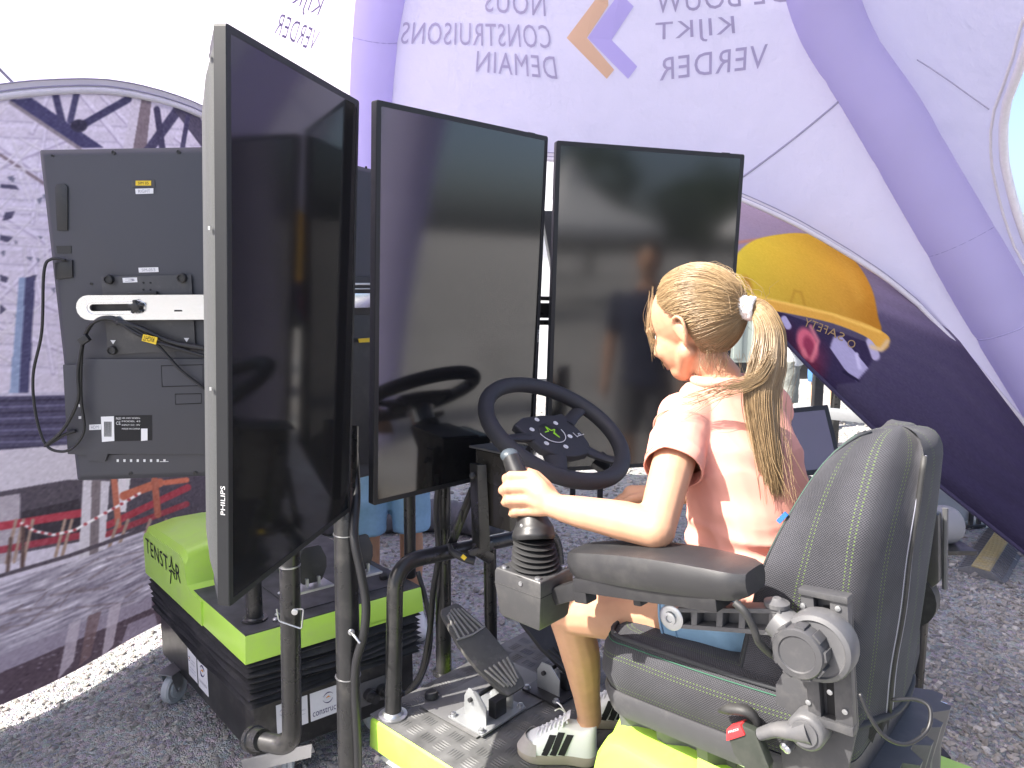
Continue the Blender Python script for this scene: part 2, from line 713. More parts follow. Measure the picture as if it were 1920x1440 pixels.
ico = bmesh.new()
bmesh.ops.create_icosphere(ico, subdivisions=1, radius=1.0)
ICO_V = np.array([v.co[:] for v in ico.verts])
ICO_F = np.array([[v.index for v in f.verts] for f in ico.faces])
ico.free()


def scatter_stones(n, xr, yr, smin, smax, dens):
    P = []
    while len(P) < n:
        x, y = RNG.uniform(*xr), RNG.uniform(*yr)
        if RNG.random() < dens(x, y):
            P.append((x, y))
    P = np.array(P)
    s = smin * (smax / smin) ** (RNG.random(n) ** 2.2)
    sc = s[:, None] * RNG.uniform(0.65, 1.25, (n, 3)) * np.array([1, 1, 0.7])
    vv = ICO_V[None] * (1 + RNG.normal(0, 0.14, (n, 12, 1)))
    vv = vv * sc[:, None, :]
    a = RNG.uniform(0, 2 * pi, n)
    c, si = np.cos(a)[:, None], np.sin(a)[:, None]
    x = vv[..., 0] * c - vv[..., 1] * si
    y = vv[..., 0] * si + vv[..., 1] * c
    tl = RNG.normal(0, 0.4, n)[:, None]
    z = vv[..., 2] + x * tl
    gz = np.array([ground_z(*p) for p in P])
    co = np.stack([x + P[:, :1], y + P[:, 1:], z + gz[:, None] + s[:, None] * 0.12], -1).reshape(-1, 3)
    fa = (ICO_F[None] + (np.arange(n) * 12)[:, None, None]).reshape(-1, 3)
    return co, fa


sets = [scatter_stones(8000, (-2.3, -0.2), (1.9, 4.2), 0.003, 0.016, lambda x, y: 0.5),
        scatter_stones(17000, (0.2, 2.8), (1.0, 4.6), 0.006, 0.019, lambda x, y: 1.0 if y < 3 else 0.6),
        scatter_stones(9000, (-1.2, 4.5), (3.2, 9.5), 0.009, 0.028, lambda x, y: 1.0)]
off, cos_, fas = 0, [], []
for c_, f_ in sets:
    cos_.append(c_)
    fas.append(f_ + off)
    off += len(c_)
me = bpy.data.meshes.new('gravel')
co_, fa_ = np.concatenate(cos_), np.concatenate(fas)
me.from_pydata(co_.tolist(), [], fa_.tolist())
gravel = link_mesh('gravel', me, gravel_mat('loose_stones', True))
tag(gravel, 'loose grey crushed stones lying over the ground', 'gravel', kind='stuff')

# ------------------------------------------------------------------ inflatable tent
APEX = V((0.35, 3.0, 4.75))
TL_PTS = [V((-1.25, 5.55, -0.05)), at(668, 520, 5.35), at(677, 300, 5.1), at(697, 0, 4.6), V((-0.45, 4.1, 4.2)), APEX]
TR_PTS = [at(2290, 1270, 4.05), at(2075, 880, 4.12), at(1905, 600, 4.13), at(1836, 480, 4.1), at(1690, 230, 4.08), at(1560, 0, 4.02), V((1.15, 3.62, 4.2)), APEX]
NL_PTS = [V((-2.78, 1.5, -0.05)), V((-2.52, 1.6, 1.2)), V((-2.15, 1.66, 2.5)), V((-1.62, 1.42, 3.6)), V((-0.8, 1.85, 4.4)), APEX]  # unseen near left leg, course bent to set where the tent's shade falls
NR_PTS = [V((3.9, 0.9, -0.05)), V((3.6, 1.1, 1.4)), V((2.9, 1.5, 3.0)), V((1.7, 2.2, 4.2)), APEX]


def arc_curve(pts, n=60):
    sp = spline(pts, 14)
    d = [0.0]
    for a, b in zip(sp[:-1], sp[1:]):
        d.append(d[-1] + (b - a).length)
    q = np.linspace(0, d[-1], n)
    arr = np.array([p[:] for p in sp])
    return np.stack([np.interp(q, d, arr[:, k]) for k in range(3)], -1), d[-1]


def sampler(pts):
    A, ln = arc_curve(pts, 200)

    def f(t):
        t = min(max(t, 0), 1) * 199
        i = min(int(t), 198)
        return V(A[i] + (A[i + 1] - A[i]) * (t - i))
    return f, ln


cL, lnL = sampler(TL_PTS)
cR, lnR = sampler(TR_PTS)
cNL, lnNL = sampler(NL_PTS)
cNR, lnNR = sampler(NR_PTS)

tent = thing('inflatable_tent', 'white inflatable dome tent with lavender air tubes and mirrored lettering', 'tent', (0.3, 3.0, 0))


def air_tube(pts, r=0.225):
    A, ln = arc_curve(pts, 150)
    rr = []
    for i in range(150):
        s = (i / 149) * ln / 0.56
        k = abs((s % 1) - 0.5) * 2
        rr.append(r * (1 - 0.035 * max(0, (k - 0.8) / 0.2) ** 2))
    m = MB()
    m.tube([V(p) for p in A], rr, 28)
    o = obj('air_tube', m, M['tube'], tent, smooth=180)
    for k in range(1, int(ln / 0.56) + 1):
        sm = MB()
        t = k * 0.56 / ln
        if t > 0.97:
            continue
        i = int(t * 149)
        p, q = V(A[max(i - 1, 0)]), V(A[min(i + 1, 149)])
        ax = (q - p).normalized()
        c = V(A[i])
        x = ax.orthogonal().normalized()
        y = ax.cross(x)
        sm.tube([c + (x * cos(a) + y * sin(a)) * (r * 0.968) for a in [2 * pi * j / 36 for j in range(36)]], 0.0034, 5, closed=True)
        obj('tube_seam', sm, M['tube_seam'], o, smooth=180)
    return o


for pts in (TL_PTS, TR_PTS, NL_PTS, NR_PTS):
    air_tube(pts)


def ruled(ca, cb, sag):
    def f(u, t):
        p = ca(t).lerp(cb(t), u)
        c = (V((0.3, 2.6, 1.2)) - p)
        c.z *= 0.4
        k = sin(pi * min(max(u, 0), 1)) * sag * sin(pi * min(max(t, 0), 1))
        w = 0.010 * mnoise.noise(V((u * 3.1, t * 14, 1.7))) + 0.007 * mnoise.noise(V((u * 16, t * 6, 4.2)))
        return p + c.normalized() * (k + w)
    return f


SC = ruled(cL, cR, 0.22)
SL = ruled(cNL, cL, 0.15)
SR = ruled(cR, cNR, 0.25)


def inv(f, px, py, lo=(0.0, 0.0), hi=(1.0, 1.0)):
    best, bu, bt = 1e18, .5, .5
    for i in range(25):
        for j in range(25):
            u, t = lo[0] + (hi[0] - lo[0]) * i / 24, lo[1] + (hi[1] - lo[1]) * j / 24
            p = np.array(f(u, t)[:])
            if p[1] * _cp - (p[2] - CAMZ) * _sp < 0.3:
                continue
            x, y = proj(p)
            e = (x - px) ** 2 + (y - py) ** 2
            if e < best:
                best, bu, bt = e, u, t
    h = 0.02
    for _ in range(40):
        imp = False
        for du, dt in ((h, 0), (-h, 0), (0, h), (0, -h), (h, h), (-h, -h), (h, -h), (-h, h)):
            p = np.array(f(bu + du, bt + dt)[:])
            x, y = proj(p)
            e = (x - px) ** 2 + (y - py) ** 2
            if e < best:
                best, bu, bt, imp = e, bu + du, bt + dt, True
                break
        if not imp:
            h *= 0.5
    return bu, bt, best


def arch(f, pix, t0, t1):
    """the lower hem of a panel, through places read on the photograph, down to the feet at both ends"""
    q = [inv(f, *p)[:2] for p in pix]
    us = [0.0] + [a[0] for a in q] + [1.0]
    ts = [t0] + [a[1] for a in q] + [t1]
    o = np.argsort(us)
    us, ts = np.array(us)[o], np.array(ts)[o]

    def g(u):
        return float(np.interp(u, us, ts))
    return lambda u: (g(u - 0.03) + g(u) * 2 + g(u + 0.03)) / 4 if 0.03 < u < 0.97 else g(u)


aC = arch(SC, [(830, 330), (930, 300), (1030, 297), (1200, 318), (1385, 369), (1500, 422), (1600, 480), (1725, 563), (1800, 640), (1920, 795)], 0.12, 0.05)
aL = arch(SL, [(-300, 262), (-130, 203), (0, 178), (100, 169), (200, 167), (300, 187), (385, 217), (480, 290), (560, 420)], 0.06, 0.08)
aR = arch(SR, [(1918, 455), (1872, 330), (1852, 200), (1872, 90), (1915, 20)], 0.03, 0.10) if False else None


def canopy(f, ar, n=70, name='canopy_panel'):
    return grid_obj(name, lambda u, v: f(u, ar(u) + (0.97 - ar(u)) * v), n, 60, M['canopy'], tent)


pC = canopy(SC, aC)
pL = canopy(SL, aL)
# the side panel beyond the right tube: an oval opening bites into it
OPEN = [inv(SR, *p)[:2] for p in ((1925, 470), (1874, 330), (1853, 200), (1874, 90), (1930, 10))]
ou = [a[0] for a in OPEN]
ot = [a[1] for a in OPEN]


def right_edge(t):
    o = np.argsort(ot)
    T = np.array(ot)[o]
    U = np.array(ou)[o]
    if t < T[0]:
        return float(U[0] + (T[0] - t) * 0.9)
    if t > T[-1]:
        return float(U[-1] + (t - T[-1]) * 2.2)
    return float(np.interp(t, T, U))


pR = grid_obj('canopy_panel', lambda u, v: SR(u * min(1.0, (right_edge(v - 0.02) + right_edge(v) + right_edge(v + 0.02)) / 3), v * 0.97), 30, 80, M['canopy'], tent)


def inward(f, u, t, k):
    p = f(u, t)
    e = 1e-3
    n = (f(u + e, t) - p).cross(f(u, t + e) - p).normalized()
    if n.dot(V((0.2, 1.0, 1.6)) - p) < 0:
        n = -n
    return p + n * k


SF = ruled(cNL, cNR, 0.0)


def SFs(u, t):
    p = SF(u, t)
    k = sin(pi * u)
    return p + V((0, -0.25, 0.02)) * k


pF = grid_obj('canopy_panel', lambda u, v: SFs(u, (0.50 + 0.30 * sin(pi * u) ** 0.7) * (1 - v) + 0.97 * v), 50, 30, M['canopy'], tent)  # unseen front panel, added for lavender fill, reflections and shade


def hem(f, ar, part, r=0.015):
    m = MB()
    m.tube([f(i / 90, ar(i / 90)) for i in range(91)], r, 8)
    o = obj('hem_piping', m, M['piping'], part, smooth=180)
    m = MB()
    m.loft([[inward(f, i / 90, ar(i / 90) + k, 0.006) for i in range(1, 90)] for k in (0.0, 0.0035, 0.007)], False, close=False)
    obj('hem_band', m, M['hem'], o, smooth=180)
    for k in (0.0028, 0.0068):
        m = MB()
        m.tube([inward(f, i / 90, ar(i / 90) + k, 0.0075) for i in range(1, 90)], 0.0028, 5)
        obj('hem_stitch', m, M['seam'], o, smooth=180)


hem(SC, aC, pC)
hem(SL, aL, pL)
hem(SFs, lambda u: 0.50 + 0.30 * sin(pi * min(max(u, 0), 1)) ** 0.7, pF)
m = MB()
m.tube([SR(min(1.0, (right_edge(v - 0.02) + right_edge(v) + right_edge(v + 0.02)) / 3), v * 0.97) for v in [i / 80 for i in range(81)]], 0.02, 8)
m.tube([SR(min(1.0, (right_edge(v - 0.02) + right_edge(v) + right_edge(v + 0.02)) / 3) - 0.03, v * 0.97) for v in [i / 80 for i in range(81)]], 0.008, 6)
obj('hem_piping', m, M['piping'], pR, smooth=180)


def panel_seam(f, part, a, b, r=0.006):
    (u1, t1, _), (u2, t2, _) = inv(f, *a), inv(f, *b)
    m = MB()
    m.tube([f(u1 + (u2 - u1) * i / 24, t1 + (t2 - t1) * i / 24) for i in range(25)], r, 5)
    obj('panel_seam', m, M['seam'], part, smooth=180)


panel_seam(SC, pC, (1588, 176), (1391, 333))
panel_seam(SR, pR, (1720, 112), (1855, 205), 0.004)
panel_seam(SL, pL, (-60, 70), (35, 166), 0.006)


def tent_text(f, part, s, bl, br, tl, tr, space=1.0, k=0.008, ink='ink_tent'):
    q = [inv(f, *p)[:2] for p in (bl, br, tl, tr)]

    def mp(x, y):
        u = (q[0][0] * (1 - x) + q[1][0] * x) * (1 - y) + (q[2][0] * (1 - x) + q[3][0] * x) * y
        t = (q[0][1] * (1 - x) + q[1][1] * x) * (1 - y) + (q[2][1] * (1 - x) + q[3][1] * x) * y
        return inward(f, u, t, k)
    lettering('lettering', s, mp, M[ink], part, space)


def tent_shape(f, part, name, pix, mt, k=0.008):
    q = [inv(f, *p)[:2] for p in pix]
    m = MB()
    m.face([inward(f, u, t, k) for u, t in q])
    bmesh.ops.triangulate(m.bm, faces=m.bm.faces)
    obj(name, m, mt, part, smooth=0, recalc=False)


tent_text(SC, pC, 'NOUS', (1024, 31), (910, 22), (1022, -14), (912, -22), 1.1)
tent_text(SC, pC, 'CONSTRUISONS', (1036, 91), (752, 82), (1030, 47), (757, 41), 1.1)
tent_text(SC, pC, 'DEMAIN', (1046, 148), (893, 134), (1040, 106), (896, 95), 1.1)
tent_text(SC, pC, 'DE BOUW', (1476, 3), (1229, 26), (1470, -40), (1231, -19), 1.1)
tent_text(SC, pC, 'KIJKT', (1379, 73), (1228, 86), (1375, 30), (1229, 43), 1.1)
tent_text(SC, pC, 'VERDER', (1436, 128), (1237, 152), (1439, 83), (1235, 110), 1.1)
tent_shape(SC, pC, 'chevron', [(1116, 0), (1063, 71), (1101, 71), (1141, 10), (1140, -30)], M['ink_tent_o'])
tent_shape(SC, pC, 'chevron', [(1063, 71), (1138, 148), (1152, 131), (1101, 71)], M['ink_tent_o'])
tent_shape(SC, pC, 'chevron', [(1102, 71), (1147, 75), (1188, 12), (1162, -14)], M['ink_tent_p'])
tent_shape(SC, pC, 'chevron', [(1102, 71), (1178, 148), (1195, 125), (1147, 75)], M['ink_tent_p'])
tent_text(SL, pL, 'VERDER', (585, 97), (511, 62), (598, 59), (521, 22), 1.1, ink='ink_left')
tent_text(SL, pL, 'KIJKT', (590, 40), (522, 5), (606, -2), (534, -36), 1.1, ink='ink_left')

# ------------------------------------------------------------------ printed walls
BL = [V((-2.62, 1.55, 0.075)), V((-2.26, 2.08, 0.075)), onz(0, 1318, 0.075), onz(282, 1184, 0.075), V((-1.42, 4.0, 0.05)), V((-1.32, 5.15, 0.05))]
cB, _ = sampler(BL)


def WL(u, w):
    b = cB(u)
    uu = 0.02 + 0.93 * u
    a = SL(uu, aL(uu))
    p = b.lerp(a, w)
    k = 0.02 * sin(u * 23) * (1 - w) + 0.012 * mnoise.noise(V((u * 9, w * 5, 2)))
    return p + V((1, -0.45, 0)) * k


wl = Print(WL, 1100, 900, (188, 180, 206))
X, Y = wl.X, wl.Y
for yy in (232, 262, 293, 320, 347, 378, 405, 432, 463, 500, 540, 575, 610, 650, 690):
    wl.line([(-60, yy - 8), (420, yy + 14)], 3, (150, 142, 180), 0.7)
    wl.line([(-60, yy), (420, yy + 22)], 7, (200, 192, 222), 0.7)
for a, b, w in (((0, 268), (95, 335), 22), ((-40, 330), (130, 260), 9), ((150, 175), (270, 320), 10), ((60, 250), (95, 170), 9), ((-20, 520), (130, 590), 16), ((0, 400), (110, 470), 10), ((85, 245), (60, 420), 8), ((190, 180), (330, 330), 8), ((330, 260), (420, 330), 8), ((-10, 610), (120, 660), 9), ((60, 470), (100, 700), 8), ((0, 560), (110, 450), 8)):
    wl.line([a, b], w * 0.7 + 3, (158, 148, 184))
    wl.line([(a[0], a[1] - 3), (b[0], b[1] - 3)], w * 0.7, (200, 193, 220))
wl.line([(0, 290), (95, 352)], 6, (110, 92, 104))
for k in range(70):
    x, y = RNG.uniform(-60, 130), RNG.uniform(230, 720)
    a_ = RNG.choice([0.06, 0.1, 1.2, -0.8, 0.5, 1.5])
    l_ = RNG.uniform(20, 90)
    q_ = [(x, y), (x + l_ * cos(a_), y + l_ * sin(a_))]
    wl.line(q_, RNG.uniform(3, 6), (164, 158, 180), 0.6)
    wl.line([(p_[0], p_[1] - 2) for p_ in q_], RNG.uniform(1.5, 3.5), (216, 211, 226), 0.7)
for k in range(16):
    x, y = RNG.uniform(-40, 110), RNG.uniform(330, 600)
    wl.poly([(x, y), (x + RNG.uniform(5, 14), y + RNG.uniform(-4, 4)), (x + RNG.uniform(3, 10), y + RNG.uniform(5, 12))], (70, 76, 104), 0.8)
for q in ([(0, 345), (30, 347), (36, 356), (0, 352)], [(10, 398), (28, 396), (22, 410), (5, 414)], [(0, 440), (24, 446), (14, 455), (0, 450)], [(0, 515), (16, 520), (12, 530), (0, 527)], [(50, 520), (68, 515), (62, 545), (48, 538)], [(0, 570), (12, 580), (0, 590)]):
    wl.poly(q, (52, 50, 84))
wl.poly([(17, 187), (60, 184), (195, 277), (145, 277)], (38, 38, 88))
wl.line([(20, 192), (150, 279)], 7, (118, 108, 120))
wl.line([(104, 178), (116, 226)], 13, (40, 40, 84))
wl.line([(143, 178), (132, 226)], 12, (44, 44, 88))
wl.line([(240, 186), (148, 238)], 14, (36, 36, 78))
wl.ell(148, 236, 17, 13, (24, 24, 50))
wl.poly([(252, 170), (300, 170), (290, 300), (226, 300)], (186, 178, 200))
wl.poly([(268, 170), (286, 170), (272, 300), (246, 300)], (104, 88, 98))
wl.line([(338, 200), (276, 285)], 18, (40, 38, 76))
wl.line([(294, 205), (306, 290)], 12, (36, 34, 70))
wl.line([(340, 200), (400, 280)], 30, (50, 46, 72))
wl.line([(352, 220), (340, 290)], 9, (40, 38, 78))
wl.poly([(40, 520), (66, 520), (48, 850), (14, 850)], (44, 46, 92))
wl.poly([(36, 520), (48, 520), (30, 850), (8, 850)], (112, 138, 184))
wl.poly([(-80, 742), (130, 738), (130, 850), (-80, 850)], (50, 48, 84))
for k in range(9):
    wl.line([(-80, 755 + k * 11), (140, 748 + k * 11)], 3, (84, 84, 128) if k % 2 else (28, 26, 52))
wl.line([(-80, 742), (130, 738)], 6, (170, 166, 196))
wl.poly([(-80, 850), (126, 834), (440, 850), (440, 900), (122, 902), (-80, 938)], (182, 176, 196))
wl.poly([(-80, 936), (125, 900), (420, 890), (420, 960), (230, 1000), (-80, 1060)], (58, 52, 66))
wl.poly([(-80, 945), (38, 925), (36, 1052), (-80, 1070)], (152, 144, 160))
wl.poly([(40, 960), (150, 935), (150, 1000), (40, 1020)], (34, 30, 40))
wl.poly([(222, 895), (245, 895), (236, 960), (214, 960)], (206, 200, 214))
for a, b, w, c in (((-80, 1000), (152, 962), 15, (176, 26, 46)), ((-80, 1046), (150, 1004), 13, (150, 24, 44)), ((202, 985), (352, 914), 13, (168, 28, 44)), ((200, 1002), (350, 945), 11, (150, 30, 44)), ((214, 900), (222, 985), 12, (190, 84, 56)), ((232, 930), (300, 905), 16, (196, 80, 48)), ((290, 900), (296, 965), 13, (176, 74, 48)), ((310, 905), (350, 900), 10, (216, 88, 52))):
    wl.line([a, b], w, c)
for x in (30, 62, 44, 122, 135, 222, 240, 282, 312):
    wl.line([(x, 975), (x - 18, 1060 - x * 0.14)], 6, (150, 118, 100))
wl.line([(20, 1010), (14, 1075)], 7, (80, 56, 50))
wl.line([(44, 985), (42, 1062)], 8, (74, 50, 46))
wl.poly([(156, 900), (206, 902), (196, 1032), (147, 1048)], (190, 184, 202))
wl.poly([(172, 900), (190, 900), (184, 1038), (168, 1042)], (104, 92, 100))
ch = [(40, 981), (66, 996), (100, 1003), (140, 994), (190, 966), (228, 945), (262, 925)]
wl.line(ch, 5, (232, 226, 236))
for k in range(0, 30):
    t = k / 30
    i = min(int(t * 6), 5)
    f_ = t * 6 - i
    x, y = ch[i][0] + (ch[i + 1][0] - ch[i][0]) * f_, ch[i][1] + (ch[i + 1][1] - ch[i][1]) * f_
    if k % 2:
        wl.ell(x, y, 4, 3, (180, 40, 52))
road = [(-80, 1110), (0, 1092), (140, 1052), (270, 1000), (460, 950), (460, 1060), (285, 1125), (0, 1235), (-80, 1270)]
wl.poly(road, (146, 140, 164))
gr = wl.grain(14, 3, 0.10) + wl.grain(40, 2, 0.07)
ins = wl.inside(road)
wl.a[ins] += gr[ins][:, None]
for k in range(26):
    x = RNG.uniform(-60, 260)
    y = 1170 - 0.4 * x + RNG.normal(0, 26)
    wl.line([(x, y), (x + RNG.uniform(20, 90), y - RNG.uniform(8, 34))], RNG.uniform(2, 5), (96, 78, 84), 0.5)
wl.line([(-80, 1098), (0, 1080), (130, 1042), (270, 992)], 7, (60, 52, 66))
wl.poly([(-80, 1275), (0, 1240), (285, 1125), (460, 1050), (460, 1400), (-80, 1500)], (64, 48, 62))
wl.poly([(-80, 1262), (0, 1228), (285, 1118), (285, 1140), (0, 1262), (-80, 1296)], (130, 120, 146))
for q in ([(130, 1170), (152, 1160), (138, 1240), (108, 1275)], [(205, 1140), (228, 1128), (212, 1210), (190, 1235)]):
    wl.poly(q, (176, 164, 184), 0.8)
wl.poly([(165, 1155), (190, 1145), (170, 1230), (148, 1250)], (104, 76, 80), 0.8)
wl.poly([(240, 1170), (290, 1150), (300, 1190), (225, 1215)], (156, 146, 180), 0.6)
for k in range(70):
    x = RNG.uniform(-60, 290)
    wl.ell(x, RNG.uniform(1240, 1330) - 0.4 * x * 0.9, 4, 1.6, (140, 130, 152), 0.6)
wl.blur(1)
wl.a += wl.grain(3, 3, 0.025)[..., None]
_g = wl.a.mean(-1, keepdims=True)
wl.a = _g + (wl.a - _g) * 0.72
wl.a = np.clip(wl.a * 0.86 + np.array((0.125, 0.115, 0.125)), 0, 1)
wall1 = grid_obj('printed_wall', WL, 90, 50, image_mat('construction_site_print', wl.a, 0.75, 0.10), loc=(-1.7, 3.1, 0))
tag(wall1, 'fabric tent wall printed with a steel frame building site and red fencing', 'tent wall', 'printed fabric walls of the tent')

WR_TOP = [(1150, 308, 4.75), (1300, 343, 4.65), (1385, 369, 4.55), (1500, 422, 4.42), (1600, 480, 4.33), (1725, 563, 4.24), (1800, 640, 4.2), (1920, 797, 4.15), (1990, 905, 4.1)]
WR_BOT = [(1155, 316, 4.75), (1300, 452, 4.5), (1392, 553, 4.32), (1450, 613, 4.25), (1527, 692, 4.2), (1650, 808, 4.12), (1760, 905, 4.06), (1920, 1032, 4.0), (1990, 1085, 3.98)]
wt = [at(x, y, d) for x, y, d in WR_TOP]
wb = [at(x, y, d) for x, y, d in WR_BOT]
cWT, _ = sampler(wt)
cWB, _ = sampler(wb)


def WR(u, w):
    k = u * 8
    i = min(int(k), 7)
    a = wb[i].lerp(wb[i + 1], k - i)
    b = wt[i].lerp(wt[i + 1], k - i)
    p = a.lerp(b, w)
    r = 0.03 * sin(pi * w) + 0.014 * mnoise.noise(V((u * 4, w * 7, 9))) - 0.03 * max(0, 0.06 - w) / 0.06
    return p + V((0.2, -1, 0.1)) * r


wr = Print(WR, 1000, 800, (120, 100, 140))
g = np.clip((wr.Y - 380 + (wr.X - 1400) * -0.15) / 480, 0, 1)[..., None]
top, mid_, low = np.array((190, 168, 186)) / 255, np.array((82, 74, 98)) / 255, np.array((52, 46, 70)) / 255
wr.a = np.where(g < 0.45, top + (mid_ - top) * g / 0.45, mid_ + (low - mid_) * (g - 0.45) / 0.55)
wr.line([(1380, 455), (1440, 447), (1500, 440)], 5, (206, 130, 90), 0.7, 5)
for k in range(12):
    y = 520 + k * 26
    wr.line([(1650, y), (1960, y + 120 + 6 * k)], RNG.uniform(6, 22), (150, 132, 168) if k < 3 else (66, 56, 88), 0.25, 12)
head_px = [(1400, 560), (1640, 655), (1612, 712), (1592, 705), (1560, 770), (1480, 720), (1400, 600)]
wr.poly([(1390, 560), (1650, 650), (1612, 716), (1570, 720), (1540, 880), (1380, 700)], (52, 42, 72))
wr.ell(1505, 690, 52, 70, (112, 40, 66), 0.85, 0.5, 0.6)
wr.ell(1463, 625, 46, 34, (66, 28, 56), 0.7, 0.6, 0.5)
wr.ell(1514, 645, 21, 38, (212, 104, 122), 1, -0.35, 0.3)
wr.ell(1517, 650, 12, 25, (150, 56, 82), 1, -0.3, 0.4)
wr.ell(1508, 662, 7, 14, (228, 130, 142), 0.7, -0.2, 0.5)
wr.line([(1520, 612), (1534, 640), (1522, 676)], 7, (226, 134, 142), 0.8, 5)
wr.poly([(1562, 632), (1578, 630), (1628, 690), (1606, 716), (1582, 690), (1556, 652)], (176, 168, 200))
wr.line([(1606, 664), (1612, 690)], 7, (206, 198, 224))
wr.line([(1582, 697), (1608, 713)], 5, (34, 28, 54))
wr.line([(1470, 598), (1478, 612)], 12, (180, 172, 204))
wr.line([(1448, 578), (1446, 586)], 10, (190, 182, 210))
wr.line([(1632, 640), (1642, 668)], 16, (186, 176, 204))
dome = [(1366, 520), (1378, 482), (1404, 456), (1440, 443), (1500, 437), (1552, 450), (1602, 488), (1634, 540), (1646, 592), (1650, 622), (1600, 610), (1500, 582), (1410, 564), (1372, 548)]
dome = [(p.x, p.y) for p in spline([V((x, y, 0)) for x, y in dome], 6, closed=True)]
md = wr.inside(dome)
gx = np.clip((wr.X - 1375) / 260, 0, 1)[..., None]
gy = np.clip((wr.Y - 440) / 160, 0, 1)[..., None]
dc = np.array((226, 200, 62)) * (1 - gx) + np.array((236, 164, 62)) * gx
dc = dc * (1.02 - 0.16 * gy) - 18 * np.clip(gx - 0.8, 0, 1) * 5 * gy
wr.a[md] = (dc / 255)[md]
wr.line([(1546, 452), (1590, 500), (1612, 560)], 16, (222, 166, 66), 0.5, 14)
wr.line([(1480, 575), (1490, 545), (1502, 548), (1512, 582)], 4, (186, 138, 44), 0.7, 4)
wr.ell(1402, 530, 9, 22, (160, 96, 40), 0.6, -0.5, 0.8)
brim = [(1372, 540), (1410, 556), (1500, 572), (1600, 598), (1648, 618), (1668, 634), (1664, 652), (1648, 658), (1628, 634), (1560, 606), (1470, 586), (1400, 572)]
brim = [(p.x, p.y) for p in spline([V((x, y, 0)) for x, y in brim], 5, closed=True)]
wr.poly(brim, (228, 170, 72))
wr.line([(1372, 545), (1450, 563), (1560, 589), (1650, 622)], 5, (255, 212, 104), 0.7, 4)
wr.line([(1664, 640), (1652, 656), (1634, 650)], 8, (226, 196, 150), 0.9, 4)
wr.blur(3)
wr.a += wr.grain(3, 3, 0.012)[..., None]
wr.a = np.clip(wr.a, 0, 1)
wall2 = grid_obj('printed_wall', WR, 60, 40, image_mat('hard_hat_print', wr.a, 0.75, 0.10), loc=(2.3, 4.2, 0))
tag(wall2, 'dark violet fabric tent wall printed with a head in yellow hard hat', 'tent wall', 'printed fabric walls of the tent')


def wall_text(s, c0, c1, hgt):
    x0, y0 = c0
    x1, y1 = c1
    nx, ny = (y1 - y0), -(x1 - x0)
    ln = sqrt(nx * nx + ny * ny)
    nx, ny = -nx / ln * hgt, -ny / ln * hgt
    if ny > 0:
        nx, ny = -nx, -ny
    q = [inv(WR, *p)[:2] for p in (c0, c1, (x0 + nx, y0 + ny), (x1 + nx, y1 + ny))]

    def mp(x, y):
        u = (q[0][0] * (1 - x) + q[1][0] * x) * (1 - y) + (q[2][0] * (1 - x) + q[3][0] * x) * y
        t = (q[0][1] * (1 - x) + q[1][1] * x) * (1 - y) + (q[2][1] * (1 - x) + q[3][1] * x) * y
        return inward(WR, u, t, 0.006)
    lettering('lettering', s, mp, M['gold_ink'], wall2, 1.1)


M['gold_ink'] = mat('gold_ink', (0.36, 0.24, 0.10), 0.6)
wall_text('SAFETY', (1579, 641), (1505, 611), 16)
wall_text('O', (1600, 655), (1586, 649), 15)
m = MB()
m.tube([WR(i / 60, 0.0) for i in range(61)], 0.012, 6)
obj('hem_piping', m, mat('violet_hem', (0.05, 0.04, 0.09), 0.8), wall2, smooth=180)
# ------------------------------------------------------------------ monitors
M['rear_cover'] = mat('speckled_grey_cover', (0.055, 0.058, 0.058), 0.55, noise=0.35, nscale=420, bump=0.4, bscale=600, bdist=0.0008)
M['flank'] = mat('grey_green_flank', (0.06, 0.07, 0.07), 0.5)
def frame_of(c4):
    """bottom-left, bottom-right, top-left, top-right -> centre, width axis, height axis, normal to the viewer, size"""
    bl, br, tl, tr = [V(c) for c in c4]
    c = (bl + br + tl + tr) / 4
    w = ((br - bl) + (tr - tl)) / 2
    h = ((tl - bl) + (tr - br)) / 2
    W = w.normalized()
    H = (h - W * h.dot(W)).normalized()
    N = W.cross(H)
    return c, W, H, N, w.length, h.length


def rrect(c, x, y, hw, hh, r, n=4):
    out = []
    for sx, sy, a0 in ((1, 1, 0), (-1, 1, pi / 2), (-1, -1, pi), (1, -1, 1.5 * pi)):
        for k in range(n + 1):
            a = a0 + pi / 2 * k / n
            out.append(c + x * (sx * (hw - r) + r * cos(a)) + y * (sy * (hh - r) + r * sin(a)))
    return out


